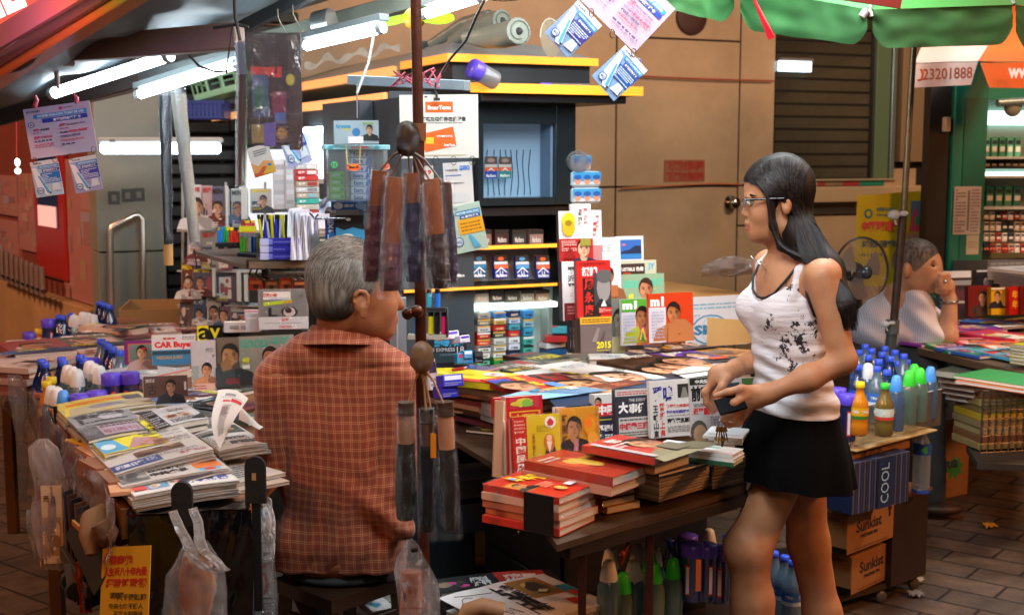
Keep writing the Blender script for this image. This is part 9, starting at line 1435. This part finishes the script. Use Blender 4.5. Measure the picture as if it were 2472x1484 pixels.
def topm():
 m,nt,N,L,b=newmat('print_cloth');tc=N.new('ShaderNodeTexCoord');n=N.new('ShaderNodeTexNoise');n.inputs['Scale'].default_value=24;n.inputs['Detail'].default_value=8;n.inputs['Roughness'].default_value=.75;L.new(tc.outputs['Object'],n.inputs[0])
 vm=N.new('ShaderNodeVectorMath');vm.operation='DISTANCE';c0=Vector(w_(1942,835,-.14))-Vector((at(1900,1000,YW).x,YW,0));vm.inputs[1].default_value=tuple(c0);L.new(tc.outputs['Object'],vm.inputs[0])
 mr=N.new('ShaderNodeMapRange');mr.inputs[1].default_value=.03;mr.inputs[2].default_value=.22;mr.inputs[3].default_value=.58;mr.inputs[4].default_value=.40;L.new(vm.outputs['Value'],mr.inputs[0])
 lt=N.new('ShaderNodeMath');lt.operation='LESS_THAN';L.new(n.outputs[0],lt.inputs[0]);sb=N.new('ShaderNodeMath');sb.operation='SUBTRACT';sb.inputs[1].default_value=.1;L.new(mr.outputs[0],sb.inputs[0]);L.new(sb.outputs[0],lt.inputs[1])
 mx=N.new('ShaderNodeMix');mx.data_type='RGBA';mx.inputs[6].default_value=lin('#d2cdcf');mx.inputs[7].default_value=lin('#1f1a20');L.new(lt.outputs[0],mx.inputs[0]);L.new(mx.outputs[2],b.inputs[0]);b.inputs['Roughness'].default_value=.75
 bm=N.new('ShaderNodeBump');bm.inputs['Strength'].default_value=.7;bm.inputs['Distance'].default_value=.01;mp=N.new('ShaderNodeMapping');mp.inputs['Scale'].default_value=(5,5,26);L.new(tc.outputs['Object'],mp.inputs[0]);n2=N.new('ShaderNodeTexNoise');n2.inputs['Scale'].default_value=1.6;n2.inputs['Detail'].default_value=3;L.new(mp.outputs[0],n2.inputs[0]);L.new(n2.outputs[0],bm.inputs['Height']);L.new(bm.outputs[0],b.inputs['Normal']);return m
TPM=topm();zh_=at(0,990,YW).z
tp=[('e',t_(1908,775),(.090,.126,.125),RT,.03),('e',t_(1912,880),(.085,.114,.11),RT,.05),('e',t_(1917,985),(.098,.143,.09),RT,.05),('e',t_(1856,748,.012,-.055),(.042,.054,.05),RT,.035),('e',t_(1856,748,.012,.055),(.042,.054,.05),RT,.035),('e',t_(1912,712,.0,0),(.078,.122,.075),RT,.04),('pl',(0,0,zh_),(0,0,-1)),('-e',t_(1898,640,.07,0),(.088,.078,.088),RT,.008),('-e',t_(1935,620,-.03,0),(.09,.085,.07),RT,.008),('-c',w_(1985,660,-.17),w_(2000,730,-.19),.058,.05,.006),('-c',w_(1868,660,.16),w_(1868,735,.17),.056,.05,.006),*[('c',t_(1916,ya,da,s_*.088),t_(1916,yb,db,s_*.088),.013,.013,.008)for s_ in(1,-1)for ya,da,yb,db in((705,.060,645,.040),(645,.040,616,.004),(616,.004,645,-.036),(645,-.036,705,-.062))]]
def tfold(V):
 z=V[:,2];x=V[:,0];out=np.zeros_like(V);lo_=at(0,830,YW).z;k=np.clip((lo_+.05-z)/.1,0,1);out[:,1]=-.004*np.sin(z*150+x*40+2*np.sin(x*30))*k;out[:,0]=-.003*np.sin(z*150+x*40)*k;return out
tt=sdf_obj(tp,.0045,TPM,'tank_top',wo,disp=tfold)
m=MB();trim=P('#15131a',.5)
m.tube([t_(1914,y,d,s)for y,d,s in[(612,.006,-.082),(640,.046,-.080),(672,.072,-.072),(700,.086,-.05),(713,.092,-.02),(716,.093,0),(713,.092,.02),(700,.086,.05),(672,.072,.072),(640,.046,.080),(610,.004,.084),(640,-.042,.082)]],.0036,trim,n=8);m.tube([t_(1914,y,d,s)for y,d,s in[(612,.0,.104),(650,.035,.108),(700,.045,.128),(745,.03,.138),(765,-.005,.138)]],.0036,trim,n=8)
m.build('trim',tt,world=False);tc_=tt.children[0];tc_.data.transform(TM[wo.name].inverted())
m=MB();SKM=P('#040405',.95,bump=.2,bscale=30,spec=.12)
rows=[(988,1916,.100,.150),(1010,1917,.107,.155),(1060,1916,.128,.172),(1105,1914,.140,.184),(1140,1914,.146,.190),(1153,1914,.148,.192)]
def skf(u,v):
 f=v*(len(rows)-1);i=min(int(f),len(rows)-2);t=f-i;y,x,rx,ry=[rows[i][k]*(1-t)+rows[i+1][k]*t for k in range(4)];th=2*math.pi*u;pl_=1+.05*v*math.sin(th*11+1.5*math.sin(th*2));c=at(x,y,YW);e1_=-fv;r1=math.cos(th)*rx*pl_;r2=math.sin(th)*ry*pl_;p=c+e1_*r1*.98+sv*r2*.92;p.z-=.012*v*math.cos(th-.6);return p
m.grid(skf,120,24,SKM);m.build('skirt',wo,world=True)
hm=hair_mat(['#0b0808','#1e1512','#2a1a10'],'dark_hair',.95,1.2);rl=[P('#0a0707',.45,spec=.25),P('#1e1512',.45,spec=.3),P('#34241a',.5,spec=.3),P('#070505',.4,spec=.25),P('#120c0b',.5,spec=.2)]  # browner ends: orange lamplight put into the hair colour
hw=[('e',w_(1887,452,0),(.085,.077,.087),None,.01),('e',w_(1846,446,0),(.050,.063,.051),None,.03),('c',w_(1904,460,0),w_(1922,560,.0),.054,.047,.015),('c',w_(1925,560,-.03),w_(1996,650,-.11),.050,.038,.02),('c',w_(1996,650,-.11),w_(2042,735,-.18),.036,.02,.03),('c',w_(2042,735,-.18),w_(2060,785,-.2),.02,.006,.02),('-e',w_(1803,522,0),(.062,.12,.085),None,.008),('-e',w_(1836,590,0),(.05,.12,.05),None,.01),('-e',w_(1897,500,-.09),(.018,.03,.03),None,.01),('c',w_(1858,470,-.066),w_(1866,545,-.066),.010,.009,.012),('c',w_(1866,545,-.066),w_(1886,596,-.075),.009,.010,.012),('c',w_(1886,596,-.075),w_(1925,618,-.10),.010,.010,.01),('c',w_(1925,618,-.10),w_(1985,630,-.12),.010,.012,.01)]
hh_=sdf_obj(hw,.0045,hm,'hair',wo);hb2=BVHTree.FromPolygons([TM[wo.name]@v.co for v in hh_.data.vertices],[tuple(p.vertices)for p in hh_.data.polygons])
random.seed(9);paths=[];ch=Vector(w_(1894,452,0))
def drape(x,y,lift):
 o_=Vector(w_(x,y,-.5));d_=(Vector(w_(x,y,.3))-o_).normalized();h_=hb2.ray_cast(o_,d_)
 return(h_[0]-d_*lift)if h_[0]is not None else None
tops=[(1804,436),(1812,416),(1832,395),(1860,380),(1895,373),(1925,378),(1950,398)]
for i in range(2300):
 a0=random.random()**.8*5.99;k=int(a0);t=a0-k;sx_,sy_=tops[k][0]*(1-t)+tops[k+1][0]*t+3,tops[k][1]*(1-t)+tops[k+1][1]*t+4;s=random.random()
 if random.random()<.22 and a0<3:key=[(sx_,sy_),(1832+16*s,445),(1850+8*s,480),(1860+6*s,540),(1882+6*s,590+5*s),(1930,612+8*s),(1985,625+20*s)]
 else:e=random.uniform(-8,10);key=[(sx_,sy_),(sx_*.35+(1900+40*s)*.65,440+40*s+(sy_-400)*.3),(1915+42*s,520+12*s),(1930+55*s,585+10*e*.3),(1965+45*s,650),(2005+48*s+e,715),(2030+34*s+e,745+random.uniform(-10,55))]
 pp=[];lift=random.uniform(.0005,.008);last=None
 for j in range(16):
  f=j/15*6;k=min(int(f),5);t=f-k;P0,P1,P2,P3=[np.array(key[min(max(k+dd,0),6)],float)for dd in(-1,0,1,2)]
  xy=.5*((2*P1)+(P2-P0)*t+(2*P0-5*P1+4*P2-P3)*t*t+(3*P1-P0-3*P2+P3)*t**3);h_=drape(xy[0],xy[1],lift)
  if h_ is None:h_=Vector(w_(xy[0],xy[1],(last.y-YW)if last is not None else-.05))
  if last is not None and abs(h_.y-last.y)>.035:h_=Vector(w_(xy[0],xy[1],last.y-YW))
  pp.append(h_);last=h_
 paths.append(pp)
m=MB();ribbons(m,paths,.0015,rl);m.build('hair_strands',hh_);_h=hh_.children[0];_h.data.transform(TM[wo.name].inverted())
m=MB();a=Vector(w_(1731,982,-.20));b_=Vector(w_(1790,960,-.20));m.M=frame(a,b_-a,None,Vector((0,-.75,.65)));Lp=(b_-a).length;m.box(0,Lp*1.15,-.022,.022,-.008,0,P('#08080a',.15,coat=.6),bev=.002);m.box(.004,Lp*1.1,.0222,.0232,-.007,-.002,P('#d8702a',.3));solo(m,'phone','black phone held in the nearer hand of the walking woman','phone')  # orange strip paints the lamplight caught along the phone's edge
ko=thing('key_bunch','bunch of gold and dark keys dangling from the fingers of the walking woman','keys',Vector(w_(1742,1075,-.16)));m=MB();k0=Vector(w_(1742,1014,-.165));gd_=P('#b88a3a',.25,.9)
m.tube([k0+Vector((.010*math.cos(R(a_)),0,-.008+.010*math.sin(R(a_))))for a_ in range(0,361,30)],.0012,P('#c8c8c8',.2,.9),n=5);m.build('ring',ko,world=True)
for i in range(5):
 m=MB();a=k0+Vector((.004*(i-2),-.003*(i%2),-.016));d=Vector((.10*(i-2),-.1,-1)).normalized();m.tube([a,a+d*.012],[.004,.005],gd_,n=8);m.tube([a+d*.012,a+d*(.034+.004*(i%3))],.0018,gd_ if i!=3 else P('#1a1614',.4),n=6);m.box(a.x+d.x*.03-.003,a.x+d.x*.03+.003,a.y-.001+d.y*.03,a.y+.001+d.y*.03,a.z+d.z*.03-.004,a.z+d.z*.03+.002,gd_);m.build('key',ko,world=True)
m=MB();m.tube([Vector(w_(1742,1050,-.165)),Vector(w_(1746,1062,-.165)),Vector(w_(1740,1092,-.165))],[.003,.004,.002],P('#1a1412',.4),n=7);m.build('strap',ko,world=True)
Y2=5.55;m2_=thing('person','older man in a pale striped shirt resting his chin on his hand','person',Vector((at(2160,840,Y2).x,Y2+.1,0)));sk3=skin('#b88c6c');z_=lambda x,y,dY=0:V3(x,y,Y2+dY)
b2=[('e',z_(2214,636),(.092,.088,.100),None,.02),('e',z_(2234,655,-.01),(.066,.075,.085),None,.04),('c',z_(2205,680,-.03),z_(2242,694,-.02),.04,.026,.03),('c',z_(2260,640,-.03),z_(2266,655,-.035),.010,.015,.012),('e',z_(2254,678,-.03),(.022,.03,.016),None,.015),('-e',z_(2254,641,-.085),(.014,.012,.008),None,.012),('e',z_(2244,664,-.06),(.025,.02,.025),None,.03),('e',z_(2188,652,-.07),(.014,.014,.034),None,.01),('c',z_(2200,680,.02),z_(2180,730,.05),.06,.065,.04),('c',z_(2254,820,-.05),z_(2286,812,-.07),.045,.04,.02),('c',z_(2286,812,-.07),z_(2294,722,-.05),.045,.029,.03),('e',z_(2284,694,-.05),(.038,.03,.045),None,.02),('e',z_(2120,800,.1),(.12,.1,.1),None,.05),('c',z_(2180,730,.05),z_(2130,790,.1),.09,.1,.05)]
for i,(x,y)in enumerate([(2266,668),(2262,678),(2264,688),(2268,698)]):b2+=[('c',z_(2288,y-4+i,-.075),z_(x+6,y-3,-.09),.014,.012,.008),('c',z_(x+6,y-3,-.09),z_(x+2,y+6,-.07),.012,.010,.006)]
b2+=[('c',z_(2280,705,-.08),z_(2262,702,-.075),.014,.011,.008)]
sdf_obj(b2,.006,sk3,'body',m2_)
sdf_obj([('e',z_(2211,630,.005),(.101,.097,.100),None,.01),('-e',z_(2262,668,-.03),(.10,.16,.088),None,.01),('-e',z_(2188,660,-.09),(.03,.05,.05),None,.01),('pl',z_(2200,668),(0,0,-1)),('-e',z_(2215,700,-.06),(.07,.1,.05),None,.01)],.007,hair_mat(['#2a2420','#6a6058','#7a7068'],'dark_grey_hair',at(0,660,Y2).z,at(0,620,Y2).z),'hair',m2_)
m=MB();m.ball(z_(2253,642,-.076),.007,P('#1c120c',.3),n=8);m.build('eye',m2_,world=True);m=MB();m.tube([z_(2244,632,-.082),z_(2253,630,-.085),z_(2262,633,-.068)],.003,P('#2a1c14',.8),n=5);m.build('eyebrow',m2_,world=True)
st_m=STRIPE('#d0ccd4','#b0adb8',38,'X',.8);
sdf_obj([('c',z_(2185,712,.06),z_(2150,760,.08),.075,.11,.05),('e',z_(2120,790,.1),(.125,.13,.10),None,.06),('c',z_(2215,738,-.02),z_(2246,818,-.05),.068,.058,.04),('c',z_(2246,818,-.05),z_(2262,812,-.06),.056,.05,.02),('c',z_(2240,760,.05),z_(2275,785,.05),.05,.045,.04),('e',z_(2150,800,.08),(.16,.13,.075),None,.06),('c',z_(2185,705,.03),z_(2210,716,-.02),.06,.05,.03)],.008,st_m,'shirt',m2_,disp=lambda V:np.stack([0*V[:,0],-.006*np.sin(V[:,2]*60+V[:,0]*40),0*V[:,0]],1))
sdf_obj([('e',z_(2125,850,.12),(.17,.14,.085),None,.05),('c',z_(2130,860,.1),z_(2240,880,-.1),.085,.07,.04),('c',z_(2240,880,-.1),(at(2240,880,Y2).x,Y2-.15,.08),.07,.05,.04),('c',z_(2110,860,.1),z_(2200,885,.3),.085,.07,.04),('c',z_(2200,885,.3),(at(2200,880,Y2).x,Y2+.3,.08),.07,.05,.04)],.012,P('#3a3a38',.8,var=.2),'trousers',m2_)
m=MB()
for(x,dY)in((2240,-.2),(2200,.25)):m=MB();m.ball((at(x,880,Y2).x+.02,Y2+dY,.05),.05,P('#3a2a20',.5),sx=1.9,sy=.9,sz=.55);m.build('shoe',m2_,world=True)
m=MB();c0=Vector(z_(2293,728,-.05));m.tube([c0+Vector((.033*math.cos(R(a_)),.033*math.sin(R(a_)),.004*math.cos(R(a_))))for a_ in range(0,361,24)],.006,P('#8a8478',.25,.8),n=6);m.build('watch',m2_,world=True)
m=MB();m.ball(z_(2282,679,-.1),.008,P('#c8c8c8',.1,.9));m.build('finger_ring',m2_,world=True)
so=thing('plastic_stool','low dark stool under the second seated man','stool',Vector((at(2120,860,Y2).x,Y2+.12,0)));m=MB();cx=at(2120,860,Y2).x;m.box(cx-.16,cx+.16,Y2-.04,Y2+.28,.43,.46,P('#2a2420',.5),bev=.008);m.build('seat',so,world=True)
for sx_ in(-1,1):
 for sy_ in(-1,1):m=MB();m.bar((cx+.13*sx_,Y2+.12+.13*sy_,.43),(cx+.16*sx_,Y2+.12+.16*sy_,0),.03,.03,P('#2a2420',.5),up=(1,0,0));m.build('leg',so,world=True)
